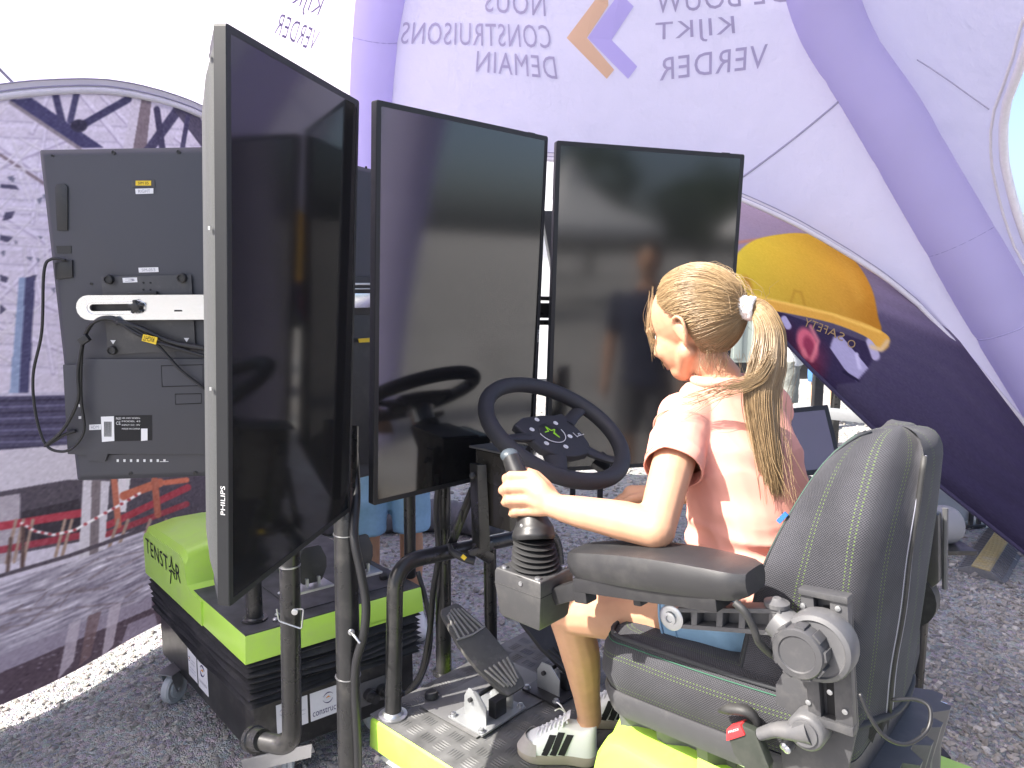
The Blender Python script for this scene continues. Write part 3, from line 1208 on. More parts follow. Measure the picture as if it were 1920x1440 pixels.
def monitor(label, c4, thick=0.034, bez=0.013, group='portrait screens of the driving simulators', bulge=False):
    c, W, H, N, w, h = frame_of(c4)
    t = thing('monitor', label, 'monitor', c - H * h / 2, group)
    hw, hh = w / 2, h / 2
    m = MB()
    # casing: front lip, straight flank, chamfered back
    prof = [(bez, 0.0), (0.0012, 0.0), (0.0, -0.0015), (0.0, -thick * 0.62), (0.003, -thick * 0.66), (0.03, -thick * 1.35), (0.05, -thick * 1.45)]
    rings = [rrect(c + N * d, W, H, hw - i, hh - i, max(0.002, 0.006 - i * 0.2)) for i, d in prof]
    rings = [rrect(c - N * 0.0035, W, H, hw - bez, hh - bez, 0.0022)] + rings
    m.loft(rings, True)
    obj('casing', m, M['bezel'], t, smooth=30)
    if bulge:
        m = MB()
        m.loft([rrect(c - N * d, W, H, hw - i, hh - j, 0.012) for i, j, d in ((0.0045, 0.02, thick * 0.6), (0.006, 0.035, 0.030), (0.012, 0.07, 0.045), (0.022, 0.12, 0.058), (0.06, 0.16, 0.062))], True)
        obj('rear_cover', m, M['rear_cover'], t, smooth=60)
    m = MB()
    m.prism([c - N * 0.003 + W * (sx * (hw - bez + 0.001)) + H * (sy * (hh - bez + 0.001)) for sx, sy in ((-1, -1), (1, -1), (1, 1), (-1, 1))], N * 0.0022)
    obj('screen', m, M['screen'], t, smooth=0)
    return t, c, W, H, N, hw, hh, thick


# the left screen, flank towards the photographer
mL = monitor('x',
             (at(425, 1143, 1.305), at(653, 962, 1.835), at(430, 47, 1.17), at(678, 190, 1.70)), thick=0.036, bulge=True)
mL[0]['label'] = 'nearest tall portrait screen, seen sharply from the side with its grey flank showing'
mC = monitor('portrait screen behind the steering wheel, reflecting pale ground in its glass',
             (at(690, 951, 1.84), at(1001, 876, 2.25), at(717, 187, 1.70), at(1028, 257, 2.10)))
mR = monitor("portrait screen behind the girl's face, rightmost of the row",
             (at(1020, 886, 2.24), at(1364, 868, 2.40), at(1047, 262, 2.09), at(1388, 290, 2.25)))

t, c, W, H, N, hw, hh, th = mL
p0 = c - W * (hw + 0.0012) - H * (hh * 0.65) - N * (th * 0.12)
lettering('maker_lettering', 'PHILIPS', flatmap(p0 - N * 0.002, H * 0.052, -N * -0.0085 * -1), M['inkwhite'], t)
# vents and ridge marks on the near flank
m = MB()
for sx, sy in ((-1, -0.96), (-1, 0.2), (-1, 0.96)):
    pass
for k in range(3):
    m.box(c - W * (hw - 0.003) + H * hh * (0.9 - 0.55 * k) - N * th * 0.95, (0.001, 0.003, 0.002), (W, H, N))
obj('rear_clip', m, M['zinc'], t)
m = MB()
m.box(c + W * (hw - 0.05) + H * (hh + 0.0015) - N * 0.012, (0.016, 0.0016, 0.005), (W, H, N))
obj('top_button', m, M['black'], t)
for q in (mC, mR):
    t, c, W, H, N, hw, hh, th = q
    m = MB()
    m.box(c + W * (hw - 0.06) + H * (hh + 0.001) - N * 0.012, (0.013, 0.0015, 0.005), (W, H, N))
    obj('top_button', m, M['black'], t)
t, c, W, H, N, hw, hh, th = mC
lettering('maker_lettering', 'PHILIPS', flatmap(c + W * (hw - 0.0095) - H * 0.10 + N * 0.0008, H * 0.036, -W * -0.0055 * -1 + W * 0.011), M['inkwhite'], t)
# the rear of the right screen carries a rail seen in the gap
t, c, W, H, N, hw, hh, th = mR
m = MB()
m.box(c - W * (hw + 0.012) + H * 0.0 - N * 0.075, (0.05, 0.022, 0.012), (W, H, N))
m.box(c - W * (hw + 0.012) + H * 0.036 - N * 0.075, (0.05, 0.006, 0.016), (W, H, N))
m.box(c - W * (hw + 0.012) - H * 0.036 - N * 0.075, (0.05, 0.007, 0.016), (W, H, N))
obj('wall_rail', m, M['blacksat'], t)

# ---- the second simulator's right screen, its back to us
b4 = (at(120, 905, 2.20), at(470, 890, 2.22), at(90, 278, 2.06), at(452, 275, 2.08))
c, W, H, N, w, h = frame_of(b4)
hw, hh = w / 2, h / 2
sm = thing('monitor', 'back of a dark portrait screen with yellow and white stickers, cables and steel arm', 'monitor', c - H * hh, 'portrait screens of the driving simulators')
m = MB()
m.loft([rrect(c - N * d, W, H, hw - i, hh - i, 0.006) for i, d in ((0.0, 0.046), (0.0, 0.016), (0.012, 0.003), (0.02, 0.0))], True)
casing = obj('casing', m, M['casing'], sm, smooth=30)
m = MB()
m.prism([c - N * 0.0462 + W * (sx * (hw - 0.012)) + H * (sy * (hh - 0.012)) for sx, sy in ((-1, -1), (1, -1), (1, 1), (-1, 1))], -N * 0.001)
obj('screen', m, M['screen'], sm, smooth=0)


def onb(px, py, k=0.0):
    """place on the back of that screen"""
    o = V((0, 0, CAMZ))
    r = at(px, py, 1.0) - o
    s = (c - o).dot(N) / r.dot(N)
    return o + r * s + N * k


def bquad(mb, pts, h, k=0.0):
    mb.prism([onb(x, y, k) for x, y in pts], N * h)
    return mb


m = MB()   # thicker electronics bay on the lower half
bquad(m, [(121, 683), (160, 683), (160, 672), (470, 672), (470, 850), (205, 850), (200, 864), (168, 864), (165, 852), (130, 850)], 0.010, 0.0)
obj('electronics_cover', m, M['casing'], sm, smooth=30, bevel=0.002)
m = MB()
bquad(m, [(104, 352), (108, 345), (122, 345), (128, 350), (128, 432), (108, 432)], -0.004, 0.0042)
obj('port_recess', m, M['black'], sm, smooth=30, bevel=0.001)
m = MB()
bquad(m, [(106, 461), (134, 461), (134, 475), (108, 475)], 0.0015)
obj('socket_recess', m, M['black'], sm, smooth=30)
m = MB()
bquad(m, [(104, 492), (137, 487), (138, 520), (106, 524)], 0.006)
obj('plug', m, M['black'], sm, smooth=30, bevel=0.002)
m = MB()
for i in range(5):
    m2 = MB()
    bquad(m2, [(119, 372 + i * 12), (122, 372 + i * 12), (122, 377 + i * 12), (119, 377 + i * 12)], 0.0008)
    obj('port_mark', m2, M['inkwhite'], sm, smooth=0)
m.bm.free()
hole = None
for x, y in ((213, 286), (335, 285), (99, 292), (245, 888), (366, 887), (172, 532)):
    m = MB()
    m.lathe(onb(x, y, -0.001), N, [(0.0055 if x > 180 else 0.0035, 0), (0.0055 if x > 180 else 0.0035, 0.0035), (0.0035, 0.0035), (0.003, 0.002)], 12)
    obj('screw', m, M['black'], sm)
plate = MB()
bquad(plate, [(193, 519), (361, 515), (368, 640), (372, 656), (206, 664), (196, 560)], 0.004, 0.006)
plate = obj('mount_plate', plate, M['dkgrey'], sm, smooth=30, bevel=0.001)
for x, y in ((209, 524), (345, 521), (215, 656), (352, 650)):
    m = MB()
    m.lathe(onb(x, y, 0.008), N, [(0.0135, 0), (0.0135, 0.008), (0.0125, 0.015), (0.009, 0.0165), (0.008, 0.013)], 18)
    obj('thumb_screw', m, M['rubber'], plate)
for x, y in ((216, 640), (353, 636)):
    m = MB()
    m.face([onb(x - 5, y - 3, 0.0125), onb(x, y + 5, 0.0125), onb(x + 5, y - 3, 0.0125)])
    obj('arrow_mark', m, M['inkwhite'], plate, smooth=0, recalc=False)
for x, y in ((272, 530), (285, 530), (272, 543), (285, 543)):
    m = MB()
    m.lathe(onb(x, y, 0.0085), N, [(0.0028, 0), (0.0028, 0.003)], 8)
    obj('pin_hole', m, M['ink'], plate)
# slotted steel arm
arm = MB()
cl, cr_ = onb(178, 576, 0.03), onb(560, 574, 0.03)
hh_ = (onb(178, 552, 0.03) - onb(178, 598, 0.03)).length / 2
ax = (cr_ - cl).normalized()
ay = N.cross(ax)


def stadium(a, b, r, n=8):
    a, b = V(a), V(b)
    x = (b - a).normalized()
    y = N.cross(x)
    return [b + x * r * cos(t) + y * r * sin(t) for t in [-pi / 2 + pi * k / n for k in range(n + 1)]] + \
           [a - x * r * cos(t) - y * r * sin(t) for t in [-pi / 2 + pi * k / n for k in range(n + 1)]]


s_a, s_b = onb(186, 576, 0.03), onb(272, 575, 0.03)
outer = stadium(cl, cr_, hh_)
inner = stadium(s_a, s_b, hh_ * 0.28)
vs_o = [arm.bm.verts.new(p) for p in outer]
vs_i = [arm.bm.verts.new(p) for p in inner]
vs_o2 = [arm.bm.verts.new(p + N * 0.004) for p in outer]
vs_i2 = [arm.bm.verts.new(p + N * 0.004) for p in inner]
nn = len(outer)
for i in range(nn):
    j = (i + 1) % nn
    arm.bm.faces.new([vs_o[i], vs_o[j], vs_i[j], vs_i[i]])
    arm.bm.faces.new([vs_o2[i], vs_o2[j], vs_i2[j], vs_i2[i]])
    arm.bm.faces.new([vs_o[i], vs_o[j], vs_o2[j], vs_o2[i]])
    arm.bm.faces.new([vs_i[i], vs_i[j], vs_i2[j], vs_i2[i]])
arm = obj('support_arm', arm, M['steel'], sm, smooth=30)
m = MB()
m.tube([p + N * 0.004 for p in stadium(s_a, s_b, hh_ * 0.5)], 0.0016, 6, closed=True)
obj('pressed_bead', m, M['steel'], arm, smooth=180)
m = MB()
bquad(m, [(176, 566), (285, 566), (285, 586), (176, 586)], 0.001, 0.012)
obj('slot_shade_plate', m, M['black'], arm, smooth=0)
m = MB()
for k in range(5):
    a = 2 * pi * k / 5 + 0.4
    m.bar(onb(268, 574, 0.045), onb(268, 574, 0.045) + (ax * cos(a) + ay * sin(a)) * 0.02, 0.009, 0.012, N)
m.lathe(onb(268, 574, 0.034), N, [(0.012, 0), (0.012, 0.018), (0.007, 0.019)], 14)
obj('star_knob', m, M['black'], arm, bevel=0.002)
m = MB()
bquad(m, [(336, 580), (350, 580), (350, 583), (336, 583)], 0.001, 0.0342)
obj('oblong_hole', m, M['ink'], arm, smooth=0)
m = MB()
bquad(m, [(246, 548), (300, 546), (300, 552), (246, 553)], 0.014, 0.01)
obj('pivot_block', m, M['black'], sm, bevel=0.002)
for pts in ([(305, 685), (383, 683), (383, 722), (307, 724)], [(331, 738), (380, 737), (380, 755), (332, 757)]):
    m = MB()
    m.tube([onb(x, y, 0.0108) for x, y in pts], 0.0012, 5, closed=True)
    obj('hatch_outline', m, M['ink'], sm)


def sticker(pts, mt, words=None, ink='ink', k=0.0012, tall=0.6, parent=sm):
    m = MB()
    bquad(m, pts, 0.0006, k)
    o = obj('sticker', m, M[mt], parent, smooth=0)
    if words:
        tl, tr, br, bl = [onb(x, y, k + 0.0009) for x, y in pts]
        x, y = br - bl, tl - bl
        pad = (1 - tall) / 2
        lettering('lettering', words, flatmap(bl + x * 0.16 + y * pad, x * 0.68, y * tall), M[ink], o)
    return o


sticker([(247, 338), (290, 337), (291, 350), (247, 351)], 'dkgrey')
sticker([(255, 339), (284, 339), (284, 348), (255, 348)], 'yellow_print', 'SIM 05', k=0.002)
sticker([(254, 354), (288, 353), (288, 363), (255, 364)], 'white_print', 'RIGHT', 'inkgrey')
sticker([(260, 502), (297, 501), (298, 510), (261, 511)], 'white_print', 'SIM-05/3', 'inkgrey')
sticker([(233, 521), (260, 520), (261, 529), (234, 530)], 'white_print', '3', 'inkgrey', k=0.0105)
lab = sticker([(219, 778), (288, 777), (288, 824), (219, 826)], 'ink', k=0.0105)
w1 = sticker([(193, 780), (217, 779), (218, 825), (195, 827)], 'white_print', k=0.0112)
sticker([(268, 802), (280, 802), (280, 824), (268, 825)], 'white_print', k=0.0118)
sticker([(171, 795), (193, 794), (193, 804), (171, 805)], 'white_print', 'HDMI', 'inkgrey', k=0.0105)
m = MB()
for i in range(13):
    x = 199 + i * 1.1
    bquad(m, [(x, 789), (x + 0.5 + 0.3 * (i % 3 == 0), 789), (x + 0.5, 817), (x, 817)], 0.0002, 0.0121)
obj('bar_code', m, M['ink'], w1, smooth=0)
for k, (x, y, s, hgt) in enumerate(((221, 786, 'PHILIPS', 5), (221, 795, 'CE', 6), (232, 784, '100-240V 50/60Hz', 3), (232, 790, 'MODEL 43', 3), (232, 797, 'INPUT DC 19V', 3), (232, 804, 'MADE IN CHINA', 3))):
    o_ = onb(x, y, 0.0113)
    dx = (onb(x + 34, y, 0.0113) - o_) if k > 0 else (onb(x + 9, y, 0.0113) - o_)
    dx = dx if len(s) > 4 else dx * 0.25
    lettering('lettering', s, flatmap(o_, dx, onb(x, y - hgt, 0.0113) - o_), M['inkwhite'], lab)
for k in range(8):
    m = MB()
    x = 219 + k * 12.5
    bquad(m, [(x, 861), (x + 4, 861), (x + 4, 866), (x, 866)], 0.0004, 0.0005)
    obj('port_mark', m, M['inkwhite'], sm, smooth=0)
m = MB()
bquad(m, [(300, 865), (316, 864.6), (316, 865.6), (300, 866)], 0.0004, 0.0005)
obj('port_mark', m, M['inkwhite'], sm, smooth=0)
for y in (700, 716, 726, 757, 779):
    m = MB()
    bquad(m, [(151, y), (156, y), (156, y + 5), (151, y + 5)], 0.0004, 0.0105)
    obj('port_mark', m, M['inkwhite'], sm, smooth=0)
m = MB()
bquad(m, [(200, 855), (205, 850), (292, 846), (292, 848), (208, 853)], 0.0006, 0.0005)
obj('cover_gap', m, M['ink'], sm, smooth=0)


def cable(name, pts, r, parent, mt='cable'):
    m = MB()
    m.tube(spline(pts, 8), r, 8)
    return obj(name, m, M[mt], parent, smooth=180)


pw = cable('power_cable', [onb(128, 488, 0.012), onb(104, 486, 0.02), onb(92, 510, 0.025), onb(86, 620, 0.02), onb(70, 700, 0.02), onb(76, 770, 0.025), onb(96, 828, 0.03), onb(125, 842, 0.03), onb(150, 832, 0.03), onb(168, 800, 0.03), onb(162, 740, 0.03), onb(165, 650, 0.03), onb(182, 608, 0.03), onb(210, 593, 0.042), onb(245, 604, 0.042), onb(300, 640, 0.035), onb(345, 690, 0.03), onb(390, 728, 0.02)], 0.0042, sm)
cable('signal_cable', [onb(147, 806, 0.014), onb(128, 812, 0.022), onb(96, 832, 0.03), onb(130, 800, 0.03), onb(158, 745, 0.034), onb(158, 690, 0.034), onb(172, 622, 0.034), onb(200, 598, 0.046), onb(232, 600, 0.044), onb(290, 634, 0.04), onb(400, 668, 0.03)], 0.005, sm)
cable('short_cable', [onb(232, 602, 0.044), onb(270, 612, 0.035), onb(330, 640, 0.03), onb(395, 652, 0.03)], 0.0075, sm)
for a, b in (((163, 640), (178, 630)), ((228, 596), (238, 604))):
    m = MB()
    m.bar(onb(*a, 0.036), onb(*b, 0.036), 0.02, 0.018, N)
    obj('cable_tie', m, M['black'], sm, bevel=0.002)
m = MB()
q = [(283, 624), (309, 630), (306, 643), (280, 636)]
bquad(m, q, 0.004, 0.046)
o = obj('cable_tag', m, M['yellow_print'], sm, smooth=0)
lettering('lettering', 'RIGHT', flatmap(onb(304, 630, 0.0506), onb(284, 626, 0.0506) - onb(304, 630, 0.0506), onb(302, 639, 0.0506) - onb(304, 630, 0.0506)), M['ink'], o)

# ---- the second simulator's middle screen, only a strip of its back seen in the gap
b4 = (at(560, 905, 2.62), at(742, 900, 3.02), at(560, 300, 2.45), at(746, 312, 2.86))
c2, W2, H2, N2, w2, h2 = frame_of(b4)
s2 = thing('monitor', 'dark back of a screen glimpsed in the gap between the two left screens', 'monitor', c2 - H2 * h2 / 2, 'portrait screens of the driving simulators')
m = MB()
m.loft([rrect(c2 - N2 * d, W2, H2, w2 / 2 - i, h2 / 2 - i, 0.006) for i, d in ((0.0, 0.046), (0.0, 0.016), (0.012, 0.003), (0.02, 0.0))], True)
obj('casing', m, M['casing'], s2, smooth=30)
m = MB()
m.prism([c2 - N2 * 0.0462 + W2 * (sx * (w2 / 2 - 0.012)) + H2 * (sy * (h2 / 2 - 0.012)) for sx, sy in ((-1, -1), (1, -1), (1, 1), (-1, 1))], -N2 * 0.001)
obj('screen', m, M['screen'], s2, smooth=0)


def onc(px, py, k):
    o = V((0, 0, CAMZ))
    r = at(px, py, 1.0) - o
    return o + r * ((c2 - o).dot(N2) / r.dot(N2)) + N2 * k


def cquad(name, pts, h, k, mt, bev=0.001):
    m = MB()
    m.prism([onc(x, y, k) for x, y in pts], N2 * h)
    return obj(name, m, M[mt], s2, bevel=bev)


cquad('mount_plate', [(610, 518), (720, 518), (720, 590), (610, 590)], 0.012, 0.002, 'black')
cquad('support_arm', [(600, 549), (715, 549), (708, 576), (600, 578)], 0.006, 0.03, 'steel', 0.003)
cquad('mount_rail', [(610, 530), (716, 530), (716, 534), (610, 534)], 0.01, 0.02, 'zinc')
cquad('mount_rail', [(610, 540), (716, 540), (716, 542), (610, 542)], 0.01, 0.02, 'zinc')
cquad('electronics_cover', [(600, 590), (730, 590), (730, 870), (600, 870)], 0.012, 0.002, 'black')
cquad('cable_tag', [(660, 634), (688, 632), (688, 640), (662, 641)], 0.004, 0.03, 'yellow_print', 0)
m = MB()
m.lathe(onc(686, 314, 0.0), N2, [(0.005, 0), (0.005, 0.002)], 10)
obj('screw', m, M['ink'], s2)


# ------------------------------------------------------------------ posts that carry the screens
def post(label, pts, r, parts=(), n=16, loc=None, rad_=0.08, name='monitor_post', group='black steel posts holding up the screens'):
    t = thing(name, label, 'post', loc or V(pts[0]), group)
    m = MB()
    m.tube(fillet(pts, rad_, 8), r, n)
    obj('tube', m, M['blacksat'], t, smooth=60)
    return t


def hoop(o, ax, r, w=0.003, name='band', mt='zinc', parent=None):
    m = MB()
    m.lathe(V(o) - V(ax).normalized() * w, ax, [(r, 0), (r + 0.0015, 0), (r + 0.0015, 2 * w), (r, 2 * w)], 20)
    return obj(name, m, M[mt], parent)


def r_clip(o, a, b, parent):
    """a bent wire spring clip through a post"""
    m = MB()
    m.tube(fillet([o, o + a * 0.018, o + a * 0.012 - b * 0.05, o - a * 0.045 - b * 0.03, o - a * 0.05 + b * 0.0], 0.006, 4), 0.0023, 6)
    m.lathe(o - V((0, 0.012, 0)), V((0, -1, 0)), [(0.008, 0), (0.008, 0.006), (0.005, 0.007)], 12)
    return obj('locking_clip', m, M['zinc'], parent, smooth=60)


pt = post('black post with a wire clip and an elbow socketed into the black sim box',
          [at(486, 1388, 2.03), at(548, 1402, 1.98), at(543, 1046, 1.86), at(540, 780, 1.86)], 0.0255, rad_=0.055)
r_clip(at(556, 1142, 1.86), V((1, 0, 0)), V((0, 0.1, 1)), pt)
m = MB()
m.lathe(at(478, 1386, 2.04), at(500, 1390, 2.0) - at(470, 1386, 2.05), [(0.036, -0.012), (0.036, 0.004), (0.031, 0.006), (0.029, 0.04)], 20)
obj('socket', m, M['blacksat'], pt)
hoop(at(543, 1060, 1.86), UP, 0.0258, 0.001, parent=pt)

pt = post('black post beside the nearest screen with a wrapped cable and steel collars',
          [at(664, 1700, 1.86), at(655, 1380, 1.86), at(648, 975, 1.86), at(650, 800, 1.9)], 0.030)
hoop(at(648.5, 1000, 1.86), UP, 0.0305, 0.001, parent=pt)
hoop(at(652.5, 1266, 1.86), UP, 0.0305, 0.001, parent=pt)
cable('wrapped_cable', [at(664, 850, 1.9), at(668, 930, 1.86), at(664, 1005, 1.825), at(676, 1070, 1.82), at(686, 1130, 1.82), at(682, 1190, 1.82), at(666, 1260, 1.83), at(670, 1400, 1.84), at(674, 1560, 1.84)], 0.011, pt)
m = MB()
m.tube(fillet([at(655, 1183, 1.83), at(664, 1192, 1.80), at(675, 1206, 1.795)], 0.006, 3), 0.0032, 8)
m.lathe(at(658, 1185, 1.835), at(664, 1188, 1.80) - at(658, 1185, 1.835), [(0.008, 0), (0.008, 0.01), (0.005, 0.012)], 12)
obj('locking_clip', m, M['zinc'], pt, smooth=60)

# ------------------------------------------------------------------ second simulator (left)
Q0 = V((-0.825, 2.15, 0))
L2 = V((-0.67, 0.742, 0)).normalized()
S2 = V((0.80, 0.60, 0)).normalized()
LL, LS = 0.99, 0.635
sim2 = thing('driving_simulator', 'lime rimmed simulator base on casters at left with bellows skirt and black box', 'simulator', Q0 + L2 * 0.5 + S2 * 0.3, 'motion driving simulators under the tent')


def q2(l, s, z):
    return Q0 + L2 * l + S2 * s + UP * z


def ring2(inset, z, extra=0.0):
    return [q2(inset, inset, z), q2(inset, LS - inset, z), q2(LL - inset, LS - inset, z), q2(LL - inset, inset, z)]


m = MB()
m.loft([ring2(0.03, 0.12), ring2(0.03, 0.36)], True)
obj('base_box', m, mat('satin_black_panel', (0.012, 0.012, 0.013), 0.33, noise=0.2, nscale=14, rvar=0.1, dust=0.25, bump=0.06, bscale=60), sim2, smooth=30, bevel=0.004)
# bellows: stacked soft pleats
rings = []
npl = 9
for k in range(npl * 4 + 1):
    f = k / (npl * 4)
    z = 0.475 - 0.165 * f
    tri = abs(((k / 4) % 1) - 0.5) * 2
    ins = 0.004 + 0.016 * (1 - tri) + 0.006 * f
    rr = []
    cs = ring2(ins, z)
    for e in range(4):
        a, b = cs[e], cs[(e + 1) % 4]
        for i in range(14):
            p = a.lerp(b, i / 14)
            wob = 0.011 * mnoise.noise(V((p.x * 5, p.y * 5, f * 9)))
            sag = -0.012 * sin(pi * i / 14) * sin(pi * f)
            rr.append(p + UP * (wob + sag) + (Q0 + L2 * .5 + S2 * .3 + UP * z - p).normalized() * -0.014 * (mnoise.noise(V((p.x * 3, p.y * 3, 5 + f * 5))) + 0.2 * sin(pi * f)))
    rings.append(rr)
m = MB()
m.loft(rings, False)
obj('bellows_skirt', m, M['bellows'], sim2, smooth=60)
# lime rim around the deck
m = MB()
outer0, outer1 = ring2(0.0, 0.468), ring2(0.006, 0.556)
inner1, inner0 = ring2(0.022, 0.560), ring2(0.026, 0.50)
m.loft([inner0, outer0, outer1, ring2(0.010, 0.5605), inner1, ring2(0.024, 0.545)], False)
obj('rim', m, M['green'], sim2, smooth=30, bevel=0.003)


def plate_mat(name, base, ori=0.0, sc=16.0):
    """chequer plate: short raised bars in alternating directions"""
    m = bpy.data.materials.new(name)
    m.use_nodes = True
    N_, L_ = m.node_tree.nodes, m.node_tree.links
    b = N_['Principled BSDF']
    b.inputs['Roughness'].default_value = 0.62
    b.inputs['Specular IOR Level'].default_value = 0.35
    b.inputs['Metallic'].default_value = 0.05
    n = N_.new('ShaderNodeTexNoise')
    n.inputs['Scale'].default_value = 14
    n.inputs['Detail'].default_value = 8
    cr = N_.new('ShaderNodeValToRGB')
    cr.color_ramp.elements[0].color = tuple(k * 0.7 for k in base) + (1,)
    cr.color_ramp.elements[1].color = tuple(min(1, k * 1.5) for k in base) + (1,)
    cr.color_ramp.elements[0].position, cr.color_ramp.elements[1].position = 0.35, 0.7
    tc = N_.new('ShaderNodeTexCoord')
    L_.new(tc.outputs['Object'], n.inputs[0])
    L_.new(n.outputs[0], cr.inputs[0])
    L_.new(cr.outputs[0], b.inputs['Base Color'])
    return m


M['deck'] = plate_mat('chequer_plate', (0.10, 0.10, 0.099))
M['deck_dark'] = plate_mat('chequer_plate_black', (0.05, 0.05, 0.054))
m = MB()
m.prism(ring2(0.008, 0.5565)[::1], UP * 0.006)
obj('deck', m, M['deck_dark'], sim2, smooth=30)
m = MB()
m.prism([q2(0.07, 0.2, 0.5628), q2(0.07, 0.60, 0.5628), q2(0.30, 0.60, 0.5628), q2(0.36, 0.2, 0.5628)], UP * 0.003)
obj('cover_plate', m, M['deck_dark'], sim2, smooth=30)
# hump over the drive, with the maker's lettering
hp = [(0.40, 0.56), (0.47, 0.575), (0.505, 0.60), (0.52, 0.66), (0.56, 0.685), (0.93, 0.67), (0.985, 0.64), (0.992, 0.468)]
m = MB()
prof = [(0.36, 0.468), (0.36, 0.556)] + [(0.46, 0.562), (0.485, 0.575), (0.497, 0.61), (0.505, 0.655), (0.525, 0.676), (0.56, 0.684), (0.92, 0.67), (0.965, 0.655), (0.99, 0.62), (0.992, 0.468)]
ringsh = []
for s_, dz, k in ((-0.004, 0.0, 1.0), (0.0, 0.0, 1.0), (0.012, 0.012, 1.0), (0.10, 0.03, 1.0), (0.205, 0.03, 1.0), (0.225, 0.022, 1.0), (0.235, -0.01, 1.0)):
    rr = []
    for l, z in prof:
        zz = z
        if z > 0.59:
            zz = z + dz - (0.012 if s_ < 0.001 and z > 0.65 else 0)
        rr.append(q2(l if not (0.48 < l < 0.53) else l + (0.0 if s_ < 0.2 else 0.01), s_, zz))
    ringsh.append(rr)
m.loft(ringsh, True)
hump = obj('drive_cover', m, M['green'], sim2, smooth=40)
m = MB()
for k_, (l, s_, w_, h_) in enumerate(((0.83, 0.3, 0.09, 0.09),)):
    m.loft([[q2(l - w_, s_ - h_, 0.66), q2(l - w_, s_ + h_, 0.66), q2(l + w_, s_ + h_, 0.66), q2(l + w_, s_ - h_, 0.66)],
            [q2(l - w_ * .8, s_ - h_ * .8, 0.76), q2(l - w_ * .8, s_ + h_ * .8, 0.76), q2(l + w_ * .8, s_ + h_ * .8, 0.76), q2(l + w_ * .8, s_ - h_ * .8, 0.76)]], True)
m.prism([q2(0.55, 0.20, 0.55), q2(0.99, 0.20, 0.55), q2(0.99, 0.42, 0.55), q2(0.55, 0.42, 0.55)], UP * 0.13)
obj('seat_console', m, M['green'], sim2, smooth=40, bevel=0.012, seg=3)
m = MB()
m.prism([q2(0.44, 0.235, 0.55), q2(0.56, 0.235, 0.55), q2(0.56, 0.235, 0.70), q2(0.50, 0.235, 0.715), q2(0.45, 0.235, 0.69)], S2 * 0.02)
o = obj('seat_bracket', m, M['black'], sim2, bevel=0.006)
tx = [(0.962, 0.585), (0.56, 0.585), (0.962, 0.645), (0.56, 0.645)]


def star_text():
    def mp(x, y):
        l = 0.955 - 0.405 * x
        return q2(l, -0.0058, 0.567 + 0.062 * y - 0.006 * x)
    lettering('maker_lettering', 'TENST', lambda x, y: mp(x * 0.66, y), M['ink'], hump, 1.15)
    lettering('maker_lettering', 'R', lambda x, y: mp(0.88 + x * 0.12, y), M['ink'], hump)
    m = MB()
    w = 0.0045
    for a, b in (((0.69, 0.42), (0.745, 0.55)), ((0.745, 0.55), (0.775, 1.22)), ((0.775, 1.22), (0.80, 0.55)), ((0.80, 0.55), (0.86, 0.46)), ((0.69, 0.2), (0.745, 0.16)), ((0.745, 0.16), (0.70, -0.62)), ((0.74, 0.3), (0.85, 0.3)), ((0.80, 0.3), (0.85, -0.05))):
        pa, pb = mp(*a), mp(*b)
        m.bar(pa, pb, 0.0055, 0.0012, S2)
    obj('star_mark', m, M['ink'], hump, smooth=0)


star_text()
# stickers on the black box
def box_sticker(l0, l1, z0, z1, side):
    m = MB()
    if side == 'l':
        k = 0.0290
        pts = [q2(l0, k, z0), q2(l1, k, z0), q2(l1, k, z1), q2(l0, k, z1)]
        n_ = -S2
    else:
        k = 0.0290
        pts = [q2(k, l0, z0), q2(k, l1, z0), q2(k, l1, z1), q2(k, l0, z1)]
        n_ = -L2
    m.prism(pts, n_ * 0.0008)
    o = obj('sticker', m, M['white_print'], sim2, smooth=0)
    return o, [p + n_ * 0.0012 for p in pts]


def swirl(o, pts, cx, cy, s):
    bl, br, tr, tl = pts
    x, y = (br - bl), (tl - bl)
    n_ = x.cross(y).normalized()
    X1, Y1 = x.normalized(), y.normalized()
    cc = bl + x * cx + y * cy
    m = MB()
    for a0 in (0.3, 0.3 + pi):
        pp = [cc + (X1 * cos(a) + Y1 * sin(a)) * s * (1 - 0.12 * k / 12) for k, a in enumerate([a0 + 2.5 * i / 12 for i in range(13)])]
        m.tube(pp, [s * 0.05, s * 0.2, s * 0.05], 5, flat=0.3)
    obj('emblem', m, M['navy_ink'], o)
    m = MB()
    m.tube([cc - X1 * s * 0.4, cc + X1 * s * 0.1 + Y1 * s * 0.25, cc + X1 * s * 0.42 - Y1 * s * 0.05], [s * 0.1, s * 0.28, s * 0.08], 5, flat=0.3)
    obj('emblem', m, M['orange_ink'], o)


def fineprint(o, pts, rows):
    bl, br, tr, tl = pts
    x, y = br - bl, tl - bl
    for (fx, fy, w_, h_, s) in rows:
        lettering('lettering', s, flatmap(bl + x * fx + y * fy, x * w_, y * h_), M['inkgrey'], o)


